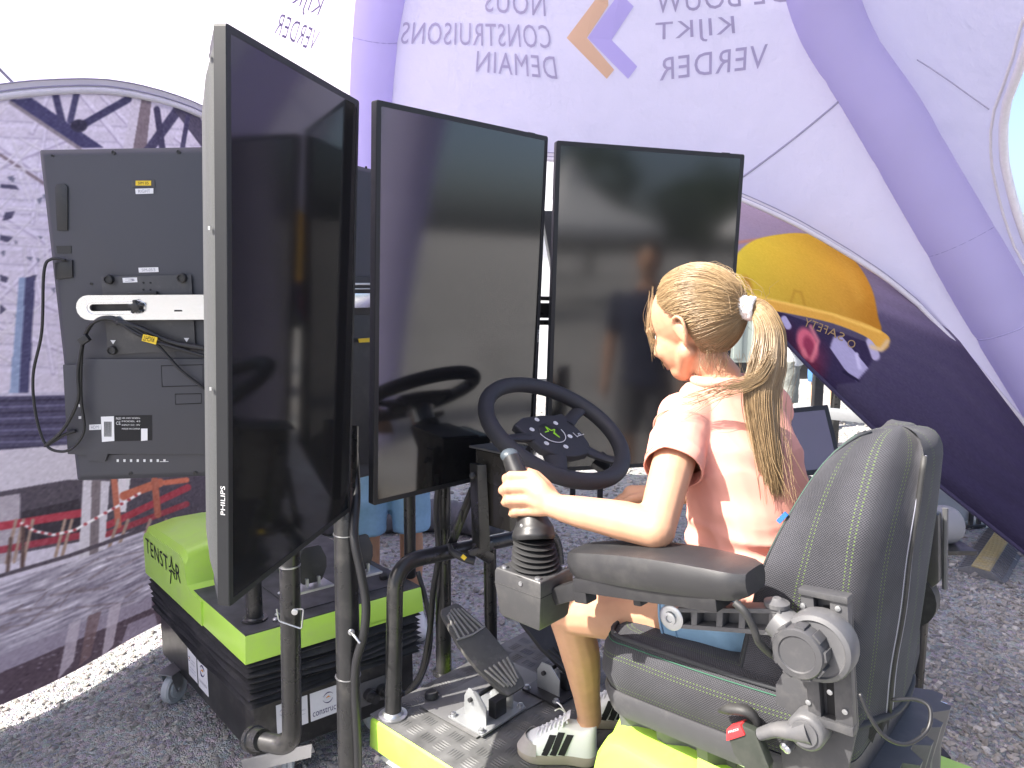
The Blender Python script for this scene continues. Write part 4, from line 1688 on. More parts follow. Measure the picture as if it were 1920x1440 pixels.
o, p = box_sticker(0.545, 0.635, 0.165, 0.29, 'l')
p = [p[1], p[0], p[3], p[2]]
fineprint(o, p, [(0.3, 0.55, 0.5, 0.05, 'VLAAMSE'), (0.3, 0.45, 0.5, 0.05, 'OVERHEID'), (0.15, 0.28, 0.7, 0.04, 'met steun van'), (0.15, 0.18, 0.7, 0.04, 'opleiding')])
swirl(o, p, 0.16, 0.56, 0.009)
o, p = box_sticker(0.435, 0.533, 0.16, 0.29, 'l')
p = [p[1], p[0], p[3], p[2]]
swirl(o, p, 0.5, 0.62, 0.022)
fineprint(o, p, [(0.1, 0.2, 0.8, 0.1, 'constructiv')])
o, p = box_sticker(0.10, 0.205, 0.185, 0.285, 's')
fineprint(o, p, [(0.62, 0.5, 0.3, 0.05, 'VLAIO'), (0.62, 0.35, 0.3, 0.04, 'partner')])
swirl(o, p, 0.2, 0.7, 0.011)
o, p = box_sticker(0.214, 0.335, 0.185, 0.285, 's')
swirl(o, p, 0.52, 0.66, 0.019)
lettering('lettering', 'constructiv', flatmap(p[0] + (p[1] - p[0]) * 0.06 + (p[3] - p[0]) * 0.14, (p[1] - p[0]) * 0.88, (p[3] - p[0]) * 0.22), M['navy_ink'], o)
# connector plate at the foot of the short side
m = MB()
m.prism([q2(0.0285, 0.37, 0.17), q2(0.0285, 0.50, 0.17), q2(0.0285, 0.50, 0.26), q2(0.0285, 0.37, 0.26)], -L2 * 0.002)
cp = obj('connector_plate', m, M['grey'], sim2, smooth=30)
for s_ in (0.425, 0.475):
    m = MB()
    m.lathe(q2(0.028, s_, 0.21), -L2, [(0.022, 0), (0.022, 0.02), (0.017, 0.022), (0.017, 0.05)], 14)
    obj('plug', m, M['black'], cp)
cable('plug_cable', [q2(0.0, 0.475, 0.225), q2(-0.05, 0.48, 0.215), q2(-0.09, 0.53, 0.16), q2(-0.06, 0.60, 0.05), q2(0.1, 0.7, 0.01)], 0.010, sim2)
cable('hanging_cable', [q2(0.05, LS + 0.01, 0.60), q2(0.01, LS + 0.015, 0.50), q2(-0.01, LS + 0.02, 0.38), q2(0.0, LS + 0.0, 0.25), q2(-0.03, LS - 0.08, 0.2), q2(-0.01, LS - 0.15, 0.22)], 0.009, sim2)


def caster(p, face, parent, r=0.058):
    face = V(face).normalized()
    t_ = face.cross(UP).normalized()
    m = MB()
    m.lathe(p + UP * r - face * 0.018, face, [(r * 0.3, -0.004), (r * 0.55, -0.002), (r * 0.62, 0.004), (r * 0.9, 0.0), (r, 0.006), (r, 0.030), (r * 0.9, 0.036), (r * 0.62, 0.032), (r * 0.55, 0.038), (r * 0.3, 0.040)], 28)
    w_ = obj('caster_wheel', m, M['castwheel'], parent, smooth=40)
    m = MB()
    for k in (-0.024, 0.024):
        m.prism([p + UP * (r * 0.85) + face * k - t_ * 0.014, p + UP * (r * 0.85) + face * k + t_ * 0.014, p + UP * (2 * r + 0.018) + face * k + t_ * 0.042, p + UP * (2 * r + 0.018) + face * k - t_ * 0.03], face * 0.0025)
    m.box(p + UP * (2 * r + 0.018), (0.045, 0.036, 0.003), (t_, face, UP))
    m.lathe(p + UP * r - face * 0.03, face, [(0.007, 0), (0.007, 0.06)], 10)
    obj('caster_fork', m, M['zinc'], w_, smooth=30)


caster(onz(328, 1315, 0.0), (0.96, -0.28, 0), sim2)
caster(onz(520, 1462, 0.0), (0.2, -1, 0), sim2)
caster(q2(0.12, LS - 0.12, 0), (0.5, -0.8, 0), sim2)
m = MB()
m.prism([at(452, 1425, 2.26), at(585, 1395, 2.16), at(590, 1408, 2.2), at(470, 1445, 2.28)], UP * -0.004)
m.prism([at(452, 1425, 2.26), at(585, 1395, 2.16), at(583, 1420, 2.17), at(458, 1450, 2.27)], V((0, 0.004, 0)))
obj('jacking_bracket', m, M['zinc'], sim2, smooth=30)
# flanged socket and short pole on the deck corner
m = MB()
po = q2(0.10, 0.075, 0.5625)
m.lathe(po, UP, [(0.040, 0), (0.040, 0.006), (0.030, 0.007), (0.026, 0.012), (0.026, 0.165), (0.0215, 0.167), (0.0215, 0.5)], 24)
obj('deck_pole', m, M['blacksat'], sim2)
m = MB()
m.lathe(q2(0.14, 0.56, 0.5655), UP, [(0.014, 0), (0.016, 0.004), (0.016, 0.016), (0.012, 0.02)], 16)
obj('deck_knob', m, M['rubber'], sim2)
for l, s_ in ((0.05, 0.12), (0.08, 0.14), (0.09, 0.60), (0.24, 0.22)):
    m = MB()
    m.lathe(q2(l, s_, 0.5655), UP, [(0.009, 0), (0.009, 0.003), (0.006, 0.006)], 10)
    obj('bolt', m, M['zinc'], sim2)


def treadle(name, base, fwd, side, length, width, tilt, parent, mt, th=0.012, ribs=True):
    """foot pedal: a coffin-shaped plate with chevron ribs, hinged near its heel"""
    f = (fwd * cos(tilt) + UP * sin(tilt)).normalized()
    n_ = side.cross(f)
    if n_.z < 0:
        n_ = -n_
    def P(a, b, k=0.0):
        return base + f * (a * length) + side * (b * width / 2) + n_ * k
    out = [(0, -0.55), (0.06, -0.72), (0.34, -1), (0.62, -1), (0.96, -0.62), (1.0, -0.45), (1.0, 0.45), (0.96, 0.62), (0.62, 1), (0.34, 1), (0.06, 0.72), (0, 0.55)]
    m = MB()
    m.prism([P(a, b) for a, b in out], n_ * th)
    o = obj(name, m, M[mt], parent, bevel=0.003)
    if ribs:
        for a0, a1 in ((0.66, 0.96), (0.04, 0.30)):
            for b in (-0.72, -0.44, -0.16, 0.16, 0.44, 0.72):
                m = MB()
                k = 1 if a0 > .5 else -1
                a = P(a0 if k > 0 else a1, b * 1.05, th + 0.0015)
                b_ = P((a1 if k > 0 else a0) - k * abs(b) * 0.06, b * 0.62, th + 0.0015)
                m.bar(a, b_, 0.0042, 0.007, n_)
                obj('tread_rib', m, M['worn_rib'] if mt == 'pedal' else M[mt], o, bevel=0.0012)
        for s_ in (-1, 1):
            m = MB()
            m.bar(P(0.64, 0, th + 0.001), P(0.66, s_ * 0.92, th + 0.001), 0.004, 0.006, n_)
            obj('tread_rib', m, M['worn_rib'] if mt == 'pedal' else M[mt], o)
    return o, P, n_


M['worn_rib'] = mat('worn_rib_rubber', (0.26, 0.25, 0.235), 0.6, noise=0.25, nscale=60, dust=0.4)
M['pedal'] = mat('worn_pedal_rubber', (0.085, 0.082, 0.076), 0.6, noise=0.25, nscale=40, dust=0.55, bump=0.2, bscale=300)
for (x, y, d, w_) in ((583, 1092, 2.44, 0.06), (676, 1068, 2.56, 0.05)):
    b_ = at(x, y, d)
    o, P, n_ = treadle('pedal', b_, L2 * 0.3 + S2 * 0.2, S2, 0.12, w_ * 1.7, rad(66), sim2, 'black', ribs=False)
    m = MB()
    m.box(b_ - UP * 0.012, (0.06, 0.04, 0.004), (S2, L2, UP))
    m.box(b_ + UP * 0.004 - S2 * 0.02, (0.004, 0.02, 0.018), (S2, L2, UP))
    m.box(b_ + UP * 0.004 + S2 * 0.02, (0.004, 0.02, 0.018), (S2, L2, UP))
    obj('pedal_bracket', m, M['zinc'], sim2, bevel=0.001)

# ------------------------------------------------------------------ first simulator (the one in use)
K0 = V((-0.355, 1.73, 0))          # front left corner of its deck


def q1(b, r, z):
    """b metres back from the front edge, r metres to the driver's right"""
    return K0 - FW * b + RT * r + UP * z


DZ = 0.566
sim1 = thing('driving_simulator', 'lime simulator base in sunlight with chequer plate deck, pedals, frame and steering column', 'simulator', q1(0.6, 0.33, 0), 'motion driving simulators under the tent')
DW, DL = 0.62, 1.35


def ring1(i, z):
    return [q1(i, i, z), q1(i, DW - i, z), q1(DL - i, DW - i, z), q1(DL - i, i, z)]


m = MB()
m.prism([q1(-0.005, 0.001, DZ - 0.0035), q1(-0.005, DW + 0.002, DZ - 0.0035), q1(DL, DW + 0.002, DZ - 0.0035), q1(DL, 0.001, DZ - 0.0035)], UP * 0.0035)
deck = obj('deck', m, M['deck'], sim1, smooth=30)
# raised bars of the chequer plate
m = MB()
cell = 0.047
i0 = 0
for i in range(int(DL / cell) + 1):
    for j in range(int(DW / cell)):
        b0, r0 = 0.035 + i * cell, 0.035 + j * cell
        if b0 > 0.80 or r0 > DW - 0.04:
            continue
        horiz = (i + j) % 2 == 0
        for k in range(5):
            o_ = (k - 2) * 0.0078
            a, b = (-0.017, 0.017)
            if horiz:
                pa, pb = q1(b0 + a, r0 + o_, DZ), q1(b0 + b, r0 + o_, DZ)
            else:
                pa, pb = q1(b0 + o_, r0 + a, DZ), q1(b0 + o_, r0 + b, DZ)
            d = (pb - pa).normalized()
            s_ = d.cross(UP)
            mid = (pa + pb) / 2 + UP * 0.0017
            vs = [m.bm.verts.new(p) for p in (pa, mid - d * 0.006 + s_ * 0.0026 - UP * 0.0017, mid + d * 0.006 + s_ * 0.0026 - UP * 0.0017, pb, mid + d * 0.006 - s_ * 0.0026 - UP * 0.0017, mid - d * 0.006 - s_ * 0.0026 - UP * 0.0017)]
            t1, t2 = m.bm.verts.new(mid - d * 0.008), m.bm.verts.new(mid + d * 0.008)
            for f in ((0, 1, t1), (1, 2, t2, t1), (2, 3, t2), (3, 4, t2), (4, 5, t1, t2), (5, 0, t1)):
                m.bm.faces.new([vs[q] if isinstance(q, int) else q for q in f])
obj('tread_bars', m, M['deck'], deck, smooth=40, kind='stuff')
m = MB()
A_, B_, C_, D_ = onz(787, 1325, DZ + 0.0025), onz(893, 1385, DZ + 0.0025), onz(1062, 1290, DZ + 0.0025), onz(955, 1240, DZ + 0.0025)
m.prism([A_, B_, C_, D_], UP * 0.003)
obj('cover_plate', m, mat('brushed_cover_plate', (0.12, 0.12, 0.122), 0.5, metal=0.2, noise=0.2, nscale=20, dust=0.3), sim1, smooth=30, bevel=0.001)
m = MB()
m.loft([ring1(0.03, DZ - 0.07), ring1(-0.004, DZ - 0.085), ring1(-0.001, DZ - 0.012), ring1(0.006, DZ - 0.005), ring1(0.0195, DZ - 0.0045)], False)
obj('rim', m, M['green'], sim1, smooth=30, bevel=0.002)
m = MB()
rings = []
for k in range(25):
    f = k / 24
    tri = abs(((k / 4) % 1) - 0.5) * 2
    rings.append(ring1(0.012 + 0.02 * (1 - tri), DZ - 0.084 - 0.2 * f))
m.loft(rings, False)
obj('bellows_skirt', m, mat('pale_bellows', (0.5, 0.5, 0.48), 0.7, bump=0.2, bscale=60), sim1, smooth=40)
m = MB()
m.loft([ring1(0.06, 0.13), ring1(0.06, 0.31)], True)
obj('base_box', m, M['black'], sim1, bevel=0.004)
for b_, r_ in ((0.15, 0.12), (0.15, DW - 0.12), (DL - 0.15, 0.12), (DL - 0.15, DW - 0.12)):
    caster(q1(b_, r_, 0), RT, sim1)
# lime side cover beside the seat
m = MB()
prof = [(0.66, DZ - 0.084), (0.655, DZ), (0.66, 0.64), (0.68, 0.73), (0.692, 0.79), (0.706, 0.815), (0.735, 0.822), (1.30, 0.80), (1.33, 0.75), (1.34, DZ - 0.084)]
rr = []
for r_, k in ((-0.006, -0.02), (0.0, -0.006), (0.012, 0.0), (0.12, 0.0), (0.135, -0.006), (0.142, -0.02)):
    rr.append([q1(b, r_, z + (k if z > 0.6 else 0)) for b, z in prof])
m.loft(rr, True)
obj('side_cover', m, M['green'], sim1, smooth=40)
m = MB()
pr = [q1(0.60, 0.135, 0.56), q1(0.63, 0.135, 0.66), q1(0.665, 0.14, 0.76), q1(0.70, 0.142, 0.835)]
m.tube(spline(pr, 5), [0.022, 0.02, 0.018, 0.012], 10)
obj('cover_lip', m, M['green'], sim1, smooth=60)

# lime cover at the rear right corner
m = MB()
m.loft([[q1(b, r, z) for b, r in ((0.95, 0.43), (1.30, 0.43), (1.30, 0.622), (0.95, 0.622))] for z in (DZ - 0.08, 0.60)] + [[q1(b, r, z) for b, r in ((1.0, 0.46), (1.27, 0.46), (1.27, 0.605), (1.0, 0.605))] for z in (0.665, 0.67)], True)
obj('rear_cover', m, M['green'], sim1, bevel=0.012, seg=3)
# steel frame across the front of the deck
fb = onz(737, 1342, DZ)
ft = at(741, 1062, 1.845)
fr1 = at(965, 1012, 2.10)
fr2 = at(1040, 992, 2.22)
fr3 = at(1050, 1120, 2.22)
m = MB()
m.tube(fillet([fb, ft + (ft - fb) * 0.02, fr2 + UP * 0.0, fr3], 0.075, 9), 0.0205, 18)
fr = obj('front_frame', m, M['blacksat'], sim1, smooth=60)
m = MB()
m.lathe(fb, UP, [(0.036, 0.001), (0.036, 0.005), (0.027, 0.007), (0.024, 0.012), (0.0215, 0.014)], 24)
obj('weld_flange', m, M['zinc'], fr)
for (x, y) in ((722, 1335),):
    m = MB()
    m.lathe(onz(x, y, DZ), UP, [(0.007, 0), (0.007, 0.006), (0.004, 0.007)], 10)
    obj('bolt', m, M['zinc'], sim1)
for x, y0, d0, y1, d1, r_ in ((766, 1080, 2.72, 700, 2.5, 0.0215), (829, 1262, 2.15, 700, 2.1, 0.0225), (918, 1214, 2.2, 1010, 2.12, 0.0185)):
    m = MB()
    m.tube([at(x + 3, y0, d0), at(x, y1, d1)], r_, 16)
    if x == 766:
        obj('deck_pole', m, M['blacksat'], sim2)
    else:
        o = obj('upright', m, M['blacksat'], sim1)
        if x == 829:
            cable('strapped_cable', [at(822, 905, 2.06), at(818, 960, 2.07), at(822, 1040, 2.08), at(812, 1110, 2.1), at(806, 1180, 2.14), at(790, 1260, 2.2), at(762, 1300, 2.25)], 0.0085, o)
            m = MB()
            m.lathe(at(833, 1262, 2.15), UP, [(0.034, 0), (0.034, 0.006), (0.024, 0.008)], 18)
            obj('weld_flange', m, M['blacksat'], o)
# slotted strut and bracket
m = MB()
for k in (-0.014, 0.014):
    m.bar(at(836, 1046, 1.985) + RT * k * 0.0 + UP * k, at(884, 925, 1.98) + UP * k, 0.007, 0.012)
for f in (0, 0.34, 0.66, 1.0):
    m.bar(at(836, 1046, 1.985).lerp(at(884, 925, 1.98), f) - UP * 0.018, at(836, 1046, 1.985).lerp(at(884, 925, 1.98), f) + UP * 0.018, 0.012, 0.007, FW)
obj('slotted_strut', m, M['blacksat'], sim1, bevel=0.001)
m = MB()
m.prism([at(880, 868, 1.955), at(897, 868, 1.955), at(905, 1030, 1.99), at(885, 1024, 1.99)], FW * -0.03)
o = obj('column_bracket', m, M['blacksat'], sim1, bevel=0.002)
m = MB()
m.lathe(at(886, 892, 1.945), at(886, 892, 1.9) - at(886, 892, 1.945), [(0.009, 0), (0.009, 0.006), (0.006, 0.008)], 12)
obj('bolt', m, M['black'], o)
m = MB()
m.bar(at(885, 1026, 1.98), at(920, 1048, 2.02), 0.02, 0.03)
m.bar(at(878, 1040, 1.95), at(924, 1022, 2.02), 0.008, 0.022)
obj('bar_clamp', m, M['blacksat'], sim1, bevel=0.003)
# lock lever lying on the bar
m = MB()
m.tube(spline([at(843, 1022, 1.93), at(848, 1034, 1.91), at(868, 1045, 1.90), at(890, 1052, 1.9)], 4), [0.006, 0.008, 0.011, 0.011], 10)
m.tube([at(842, 1020, 1.95), at(850, 1040, 1.93)], 0.005, 8)
o = obj('lock_lever', m, M['black'], sim1, smooth=60)
m = MB()
m.bar(at(866, 1042, 1.885), at(873, 1048, 1.885), 0.010, 0.004, V((0, -1, 0.3)))
obj('lever_mark', m, M['yellow_print'], o)

# steering column box
E0 = at(958, 1000, 1.92)
m = MB()
m.prism([E0 + RT * a + UP * z for a, z in ((0, 0), (0.11, 0.02), (0.155, 0.06), (0.18, 0.19), (0.0, 0.205))], FW * 0.13)
obj('column_box', m, mat('gloss_black_column', (0.034, 0.031, 0.028), 0.27, noise=0.1, nscale=20, rvar=0.08, dust=0.08), sim1, bevel=0.008, seg=3)
m = MB()
m.prism([E0 + RT * a + FW * b + UP * (0.2065 - 0.08 * a) for a, b in ((-0.012, -0.012), (0.12, -0.012), (0.12, 0.14), (-0.012, 0.14))], UP * 0.006)
obj('column_cover', m, M['grey'], sim1, bevel=0.002)
# steering wheel
WC = at(1041, 806, 1.86)
WN = (V((0.37, -0.365, 0.849))).normalized()
WF = (FW - WN * FW.dot(WN)).normalized()
WR_ = WF.cross(WN)
m = MB()
R_w, r_w = 0.186, 0.0205
m.tube([WC + (WR_ * cos(a) + WF * sin(a)) * R_w for a in [2 * pi * k / 56 for k in range(56)]], r_w, 16, closed=True)
wheel = obj('steering_wheel', m, M['leather'], sim1, smooth=180)


def wl_(a, b, k=0.0):
    return WC + WR_ * (a * R_w) + WF * (b * R_w) + WN * k


hub = [(-0.50, 0.32), (-0.25, 0.40), (0.1, 0.36), (0.32, 0.30), (0.50, 0.30), (0.48, -0.12), (0.40, -0.36), (0.22, -0.50), (-0.06, -0.48), (-0.30, -0.40), (-0.46, -0.20)]
m = MB()
m.prism([wl_(a, b, -0.030) for a, b in hub], WN * 0.022)
hubo = obj('hub', m, M['leather'], wheel, bevel=0.006, seg=3)
for pts in ([wl_(-0.42, 0.10, -0.022), wl_(-0.7, 0.14, -0.018), wl_(-1.0, 0.16, -0.004)], [wl_(0.42, 0.14, -0.022), wl_(0.7, 0.22, -0.018), wl_(0.98, 0.30, -0.004)], [wl_(0.30, -0.36, -0.022), wl_(0.45, -0.62, -0.018), wl_(0.58, -0.84, -0.004)], [wl_(-0.28, -0.32, -0.022), wl_(-0.48, -0.58, -0.018), wl_(-0.62, -0.80, -0.004)]):
    m = MB()
    m.tube(spline(pts, 5), [0.03, 0.021, 0.024], 12, flat=0.42)
    obj('spoke', m, M['leather'], wheel, smooth=60)
lc = (-0.06, 0.0)
m = MB()
m.lathe(wl_(lc[0], lc[1], -0.0085), WN, [(0.034, 0), (0.034, 0.002), (0.032, 0.0025)], 28)
obj('logo_disc', m, M['black'], hubo)
m = MB()
m.tube([wl_(lc[0], lc[1], -0.005) + (WR_ * cos(a) + WF * sin(a)) * 0.0385 for a in [pi * 0.95 + pi * 1.05 * k / 24 for k in range(25)]], 0.0012, 5)
obj('logo_arc', m, M['inkwhite'], hubo)
for k in range(6):
    a = pi / 6 + k * pi / 3
    m = MB()
    m.lathe(wl_(lc[0], lc[1], -0.009) + (WR_ * cos(a) + WF * sin(a)) * 0.054, WN, [(0.0068, 0), (0.0068, 0.0025), (0.0045, 0.0028), (0.004, 0.0012)], 12)
    obj('button_mark', m, M['inkwhite'], hubo)
m = MB()
st = [(-0.8, 0.25), (-0.2, 0.25), (0.0, 0.95), (0.2, 0.25), (0.8, 0.25), (0.3, -0.1), (0.35, -0.95), (0.12, -0.15)]
for (a, b) in zip(st[:-1], st[1:]):
    pa = wl_(lc[0], lc[1], -0.0052) + (WR_ * a[0] + WF * a[1]) * 0.024
    pb = wl_(lc[0], lc[1], -0.0052) + (WR_ * b[0] + WF * b[1]) * 0.024
    m.bar(pa, pb, 0.0028, 0.001, WN)
obj('star_logo', m, M['green_ink'], hubo, smooth=0)
o_ = wl_(0.30, -0.20, -0.0065)
m = MB()
for a, b in (((0, 0), (0, 0.018)), ((0, 0.003), (0.03, 0.003)), ((0.012, 0.003), (0.013, 0.011)), ((0.018, 0.003), (0.019, 0.010)), ((0.013, 0.010), (0.019, 0.010))):
    m.bar(o_ + WR_ * a[0] + WF * a[1], o_ + WR_ * b[0] + WF * b[1], 0.0016, 0.0008, WN)
obj('button_mark', m, M['inkwhite'], hubo, smooth=0)
m = MB()
m.lathe(WC - WN * 0.10, WN, [(0.035, 0), (0.035, 0.05), (0.045, 0.052), (0.045, 0.068), (0.03, 0.07)], 24)
obj('wheel_boss', m, M['steel'], wheel)
m = MB()
m.tube([WC - WN * 0.26 + FW * 0.02, WC - WN * 0.09], 0.045, 18)
obj('column_tube', m, M['dkgrey'], sim1)
# indicator stalk / display edge behind the wheel
m = MB()
m.prism([wl_(0.35, -0.55, -0.055), wl_(0.75, -0.42, -0.055), wl_(0.78, -0.62, -0.055), wl_(0.42, -0.78, -0.055)], WN * 0.016)
obj('column_stalk', m, M['black'], sim1, bevel=0.004)

# foot pedals
M['dullzinc'] = mat('dull_zinc', (0.33, 0.34, 0.345), 0.5, metal=0.6, noise=0.12, nscale=40, dust=0.2)
for (x, y, d, tilt, mt, ln, wd, yaw) in ((966, 1300, 1.875, rad(33), 'pedal', 0.285, 0.112, 0.0), (1085, 1262, 1.98, rad(37), 'rubber', 0.30, 0.125, 0.0)):
    base = at(x, y, d)
    f_ = (FW * 1.0 + RT * -0.04).normalized()
    o, P, n_ = treadle('pedal', base, f_, RT, ln, wd, tilt, sim1, mt)
    hb = base + f_ * (ln * 0.10) - RT * (0.055 if mt == 'pedal' else 0.03)
    hb.z = DZ + 0.006
    m = MB()
    m.prism([hb + FW * -0.05 - RT * 0.085, hb + FW * -0.05 + RT * 0.075, hb + FW * 0.07 + RT * 0.075, hb + FW * 0.07 - RT * 0.085], UP * 0.006)
    pb = obj('pedal_base', m, M['dullzinc'] if mt == 'pedal' else M['black'], sim1, bevel=0.002)
    for s_ in (-0.052, 0.045):
        m = MB()
        c_ = hb + RT * s_ + UP * 0.006
        pl = [c_ - FW * 0.03, c_ + FW * 0.045, c_ + FW * 0.045 + UP * 0.05, c_ + FW * 0.03 + UP * 0.075, c_ + FW * 0.0 + UP * 0.075, c_ - FW * 0.03 + UP * 0.045]
        m.prism(pl, RT * 0.003)
        obj('hinge_cheek', m, M['dullzinc'], pb, bevel=0.001)
    m = MB()
    m.lathe(hb - RT * 0.06 + UP * 0.055 + FW * 0.02, RT, [(0.006, 0), (0.006, 0.12)], 10)
    m.box(hb + UP * 0.03 - FW * 0.02, (0.02, 0.012, 0.022), (RT, FW, UP))
    obj('hinge_pin', m, M['black'], pb, bevel=0.001)
    for a, b in ((-0.038, -0.075), (-0.038, 0.066), (0.06, -0.075), (0.06, 0.066)):
        m = MB()
        m.lathe(hb + FW * a + RT * b + UP * 0.006, UP, [(0.010, 0), (0.010, 0.002), (0.007, 0.003), (0.0065, 0.008), (0.004, 0.009)], 10)
        obj('bolt', m, M['zinc'], pb)
m = MB()
m.lathe(onz(809, 1309, DZ + 0.003), UP, [(0.014, 0), (0.018, 0.003), (0.018, 0.013), (0.014, 0.018)], 18)
obj('deck_knob', m, M['rubber'], sim1, smooth=40)
# ------------------------------------------------------------------ the driver's seat
def fabric_mat(name, base, stripes=True, swap=False):
    """dark woven upholstery with rows of lime stitches running along v of the UV map"""
    m = bpy.data.materials.new(name)
    m.use_nodes = True
    N_, L_ = m.node_tree.nodes, m.node_tree.links
    b = N_['Principled BSDF']
    b.inputs['Roughness'].default_value = 0.9
    b.inputs['Specular IOR Level'].default_value = 0.15
    b.inputs['Sheen Weight'].default_value = 0.06
    b.inputs['Sheen Roughness'].default_value = 0.5
    uv = N_.new('ShaderNodeUVMap')
    sep = N_.new('ShaderNodeSeparateXYZ')
    L_.new(uv.outputs[0], sep.inputs[0])

    def math(op, a, b_=None, c=None):
        n = N_.new('ShaderNodeMath')
        n.operation = op
        for i, k in enumerate((a, b_, c)):
            if k is None:
                continue
            if isinstance(k, (int, float)):
                n.inputs[i].default_value = k
            else:
                L_.new(k, n.inputs[i])
        return n.outputs[0]
    U, W = sep.outputs[0], sep.outputs[1]
    if swap:
        U, W = W, U
    # weave, metres in UV
    wx = math('SINE', math('MULTIPLY', U, 2 * pi / 0.0042))
    wy = math('SINE', math('MULTIPLY', W, 2 * pi / 0.0042))
    weave = math('MULTIPLY', wx, wy)
    n = N_.new('ShaderNodeTexNoise')
    n.inputs['Scale'].default_value = 9
    n.inputs['Detail'].default_value = 8
    L_.new(uv.outputs[0], n.inputs[0])
    mr = N_.new('ShaderNodeMapRange')
    mr.inputs[1].default_value, mr.inputs[2].default_value = -1, 1
    mr.inputs[3].default_value, mr.inputs[4].default_value = 0.5, 1.55
    L_.new(weave, mr.inputs[0])
    mr2 = N_.new('ShaderNodeMapRange')
    mr2.inputs[1].default_value, mr2.inputs[2].default_value = 0.3, 0.7
    mr2.inputs[3].default_value, mr2.inputs[4].default_value = 0.8, 1.25
    L_.new(n.outputs[0], mr2.inputs[0])
    g = math('MULTIPLY', mr.outputs[0], mr2.outputs[0])
    vm = N_.new('ShaderNodeVectorMath')
    vm.operation = 'SCALE'
    vm.inputs[0].default_value = base
    L_.new(g, vm.inputs['Scale'])
    col = vm.outputs[0]
    if stripes:
        per = 0.062
        ph = math('MODULO', math('ADD', U, 100 * per), per)
        d1 = math('LESS_THAN', math('ABSOLUTE', math('SUBTRACT', ph, 0.024)), 0.0010)
        d2 = math('LESS_THAN', math('ABSOLUTE', math('SUBTRACT', ph, 0.031)), 0.0010)
        st = math('MAXIMUM', d1, d2)
        dash = math('GREATER_THAN', math('SINE', math('MULTIPLY', W, 2 * pi / 0.0058)), 0.1)
        st = math('MULTIPLY', st, dash)
        st = math('MULTIPLY', st, 0.42)
        mx = N_.new('ShaderNodeMix')
        mx.data_type = 'RGBA'
        L_.new(st, mx.inputs[0])
        L_.new(col, mx.inputs[6])
        mx.inputs[7].default_value = (0.16, 0.25, 0.05, 1)
        col = mx.outputs[2]
    L_.new(col, b.inputs['Base Color'])
    bp = N_.new('ShaderNodeBump')
    bp.inputs['Strength'].default_value = 0.5
    bp.inputs['Distance'].default_value = 0.0008
    L_.new(weave, bp.inputs['Height'])
    L_.new(bp.outputs[0], b.inputs['Normal'])
    return m


M['fabric'] = fabric_mat('striped_seat_fabric', (0.047, 0.047, 0.054))
M['fabric_side'] = fabric_mat('seat_side_fabric', (0.045, 0.045, 0.050), True, True)
M['piping_dk'] = mat('dark_piping', (0.03, 0.032, 0.036), 0.8, bump=0.2, bscale=800)
M['stitch'] = mat('teal_stitch', (0.045, 0.12, 0.08), 0.8, spec=0.2)
M['foam'] = mat('torn_black_foam', (0.012, 0.012, 0.012), 0.95, bump=0.6, bscale=250, bdist=0.004)

seat = thing('operator_seat', 'suspension seat in dark striped fabric with armrest and joystick in front of the camera', 'seat', V((0.5, 1.22, DZ)))
SO = V((0.152, 1.300, 0))     # front left corner of the cushion, on plan


def qs(b, r, z):
    """b back from the cushion front, r to the driver's right, z above ground"""
    return SO - FW * b + RT * r + UP * z


def uv_loft(name, rings, mt, parent, close=True, smooth=60, cap=True, label=None):
    bm = bmesh.new()
    uvl = bm.loops.layers.uv.new('UVMap')
    vs = [[bm.verts.new(p) for p in r] for r in rings]
    n = len(rings[0])
    nr = len(rings)
    us = []
    mid = rings[nr // 2]
    acc = 0
    for j in range(n + 1):
        us.append(acc)
        acc += (mid[(j + 1) % n] - mid[j % n]).length
    jv = [0]
    for i in range(1, nr):
        jv.append(jv[-1] + sum((rings[i][j] - rings[i - 1][j]).length for j in range(n)) / n)
    for i in range(nr - 1):
        for j in range(n if close else n - 1):
            k = (j + 1) % n
            f = bm.faces.new([vs[i][j], vs[i][k], vs[i + 1][k], vs[i + 1][j]])
            for l, q in zip(f.loops, ((us[j], jv[i]), (us[j + 1], jv[i]), (us[j + 1], jv[i + 1]), (us[j], jv[i + 1]))):
                l[uvl].uv = q
    if cap and close:
        for i, rev in ((0, True), (nr - 1, False)):
            f = bm.faces.new(vs[i][::-1] if rev else vs[i])
            for l in f.loops:
                l[uvl].uv = (l.vert.co.dot(RT), l.vert.co.dot(FW))
    bmesh.ops.recalc_face_normals(bm, faces=bm.faces)
    return obj(name, bm, mt, parent, smooth, recalc=False, label=label)


# suspension below: black box with pleated grey gaiter
m = MB()
rings = []
base_pts = []
for (b, r) in ((0.02, 0.04), (0.02, 0.44), (0.50, 0.44), (0.50, 0.04)):
    base_pts.append((b, r))
for z, ins in ((DZ, 0.0), (DZ + 0.05, 0.004), (0.80, 0.012), (0.875, 0.0)):
    rr = []
    for e in range(4):
        (b0, r0), (b1, r1) = base_pts[e], base_pts[(e + 1) % 4]
        for i in range(24):
            f = i / 24
            b, r = b0 + (b1 - b0) * f, r0 + (r1 - r0) * f
            k = 0.012 * (1 if (i % 4) < 2 else -1) * (1 if z > DZ else .4)
            cb, cr2 = 0.26 - b, 0.24 - r
            ln = sqrt(cb * cb + cr2 * cr2)
            rr.append(qs(b + cb / ln * (k + ins), r + cr2 / ln * (k + ins), z))
    rings.append(rr)
m.loft(rings, True)
obj('suspension_gaiter', m, M['grey'], seat, smooth=40)
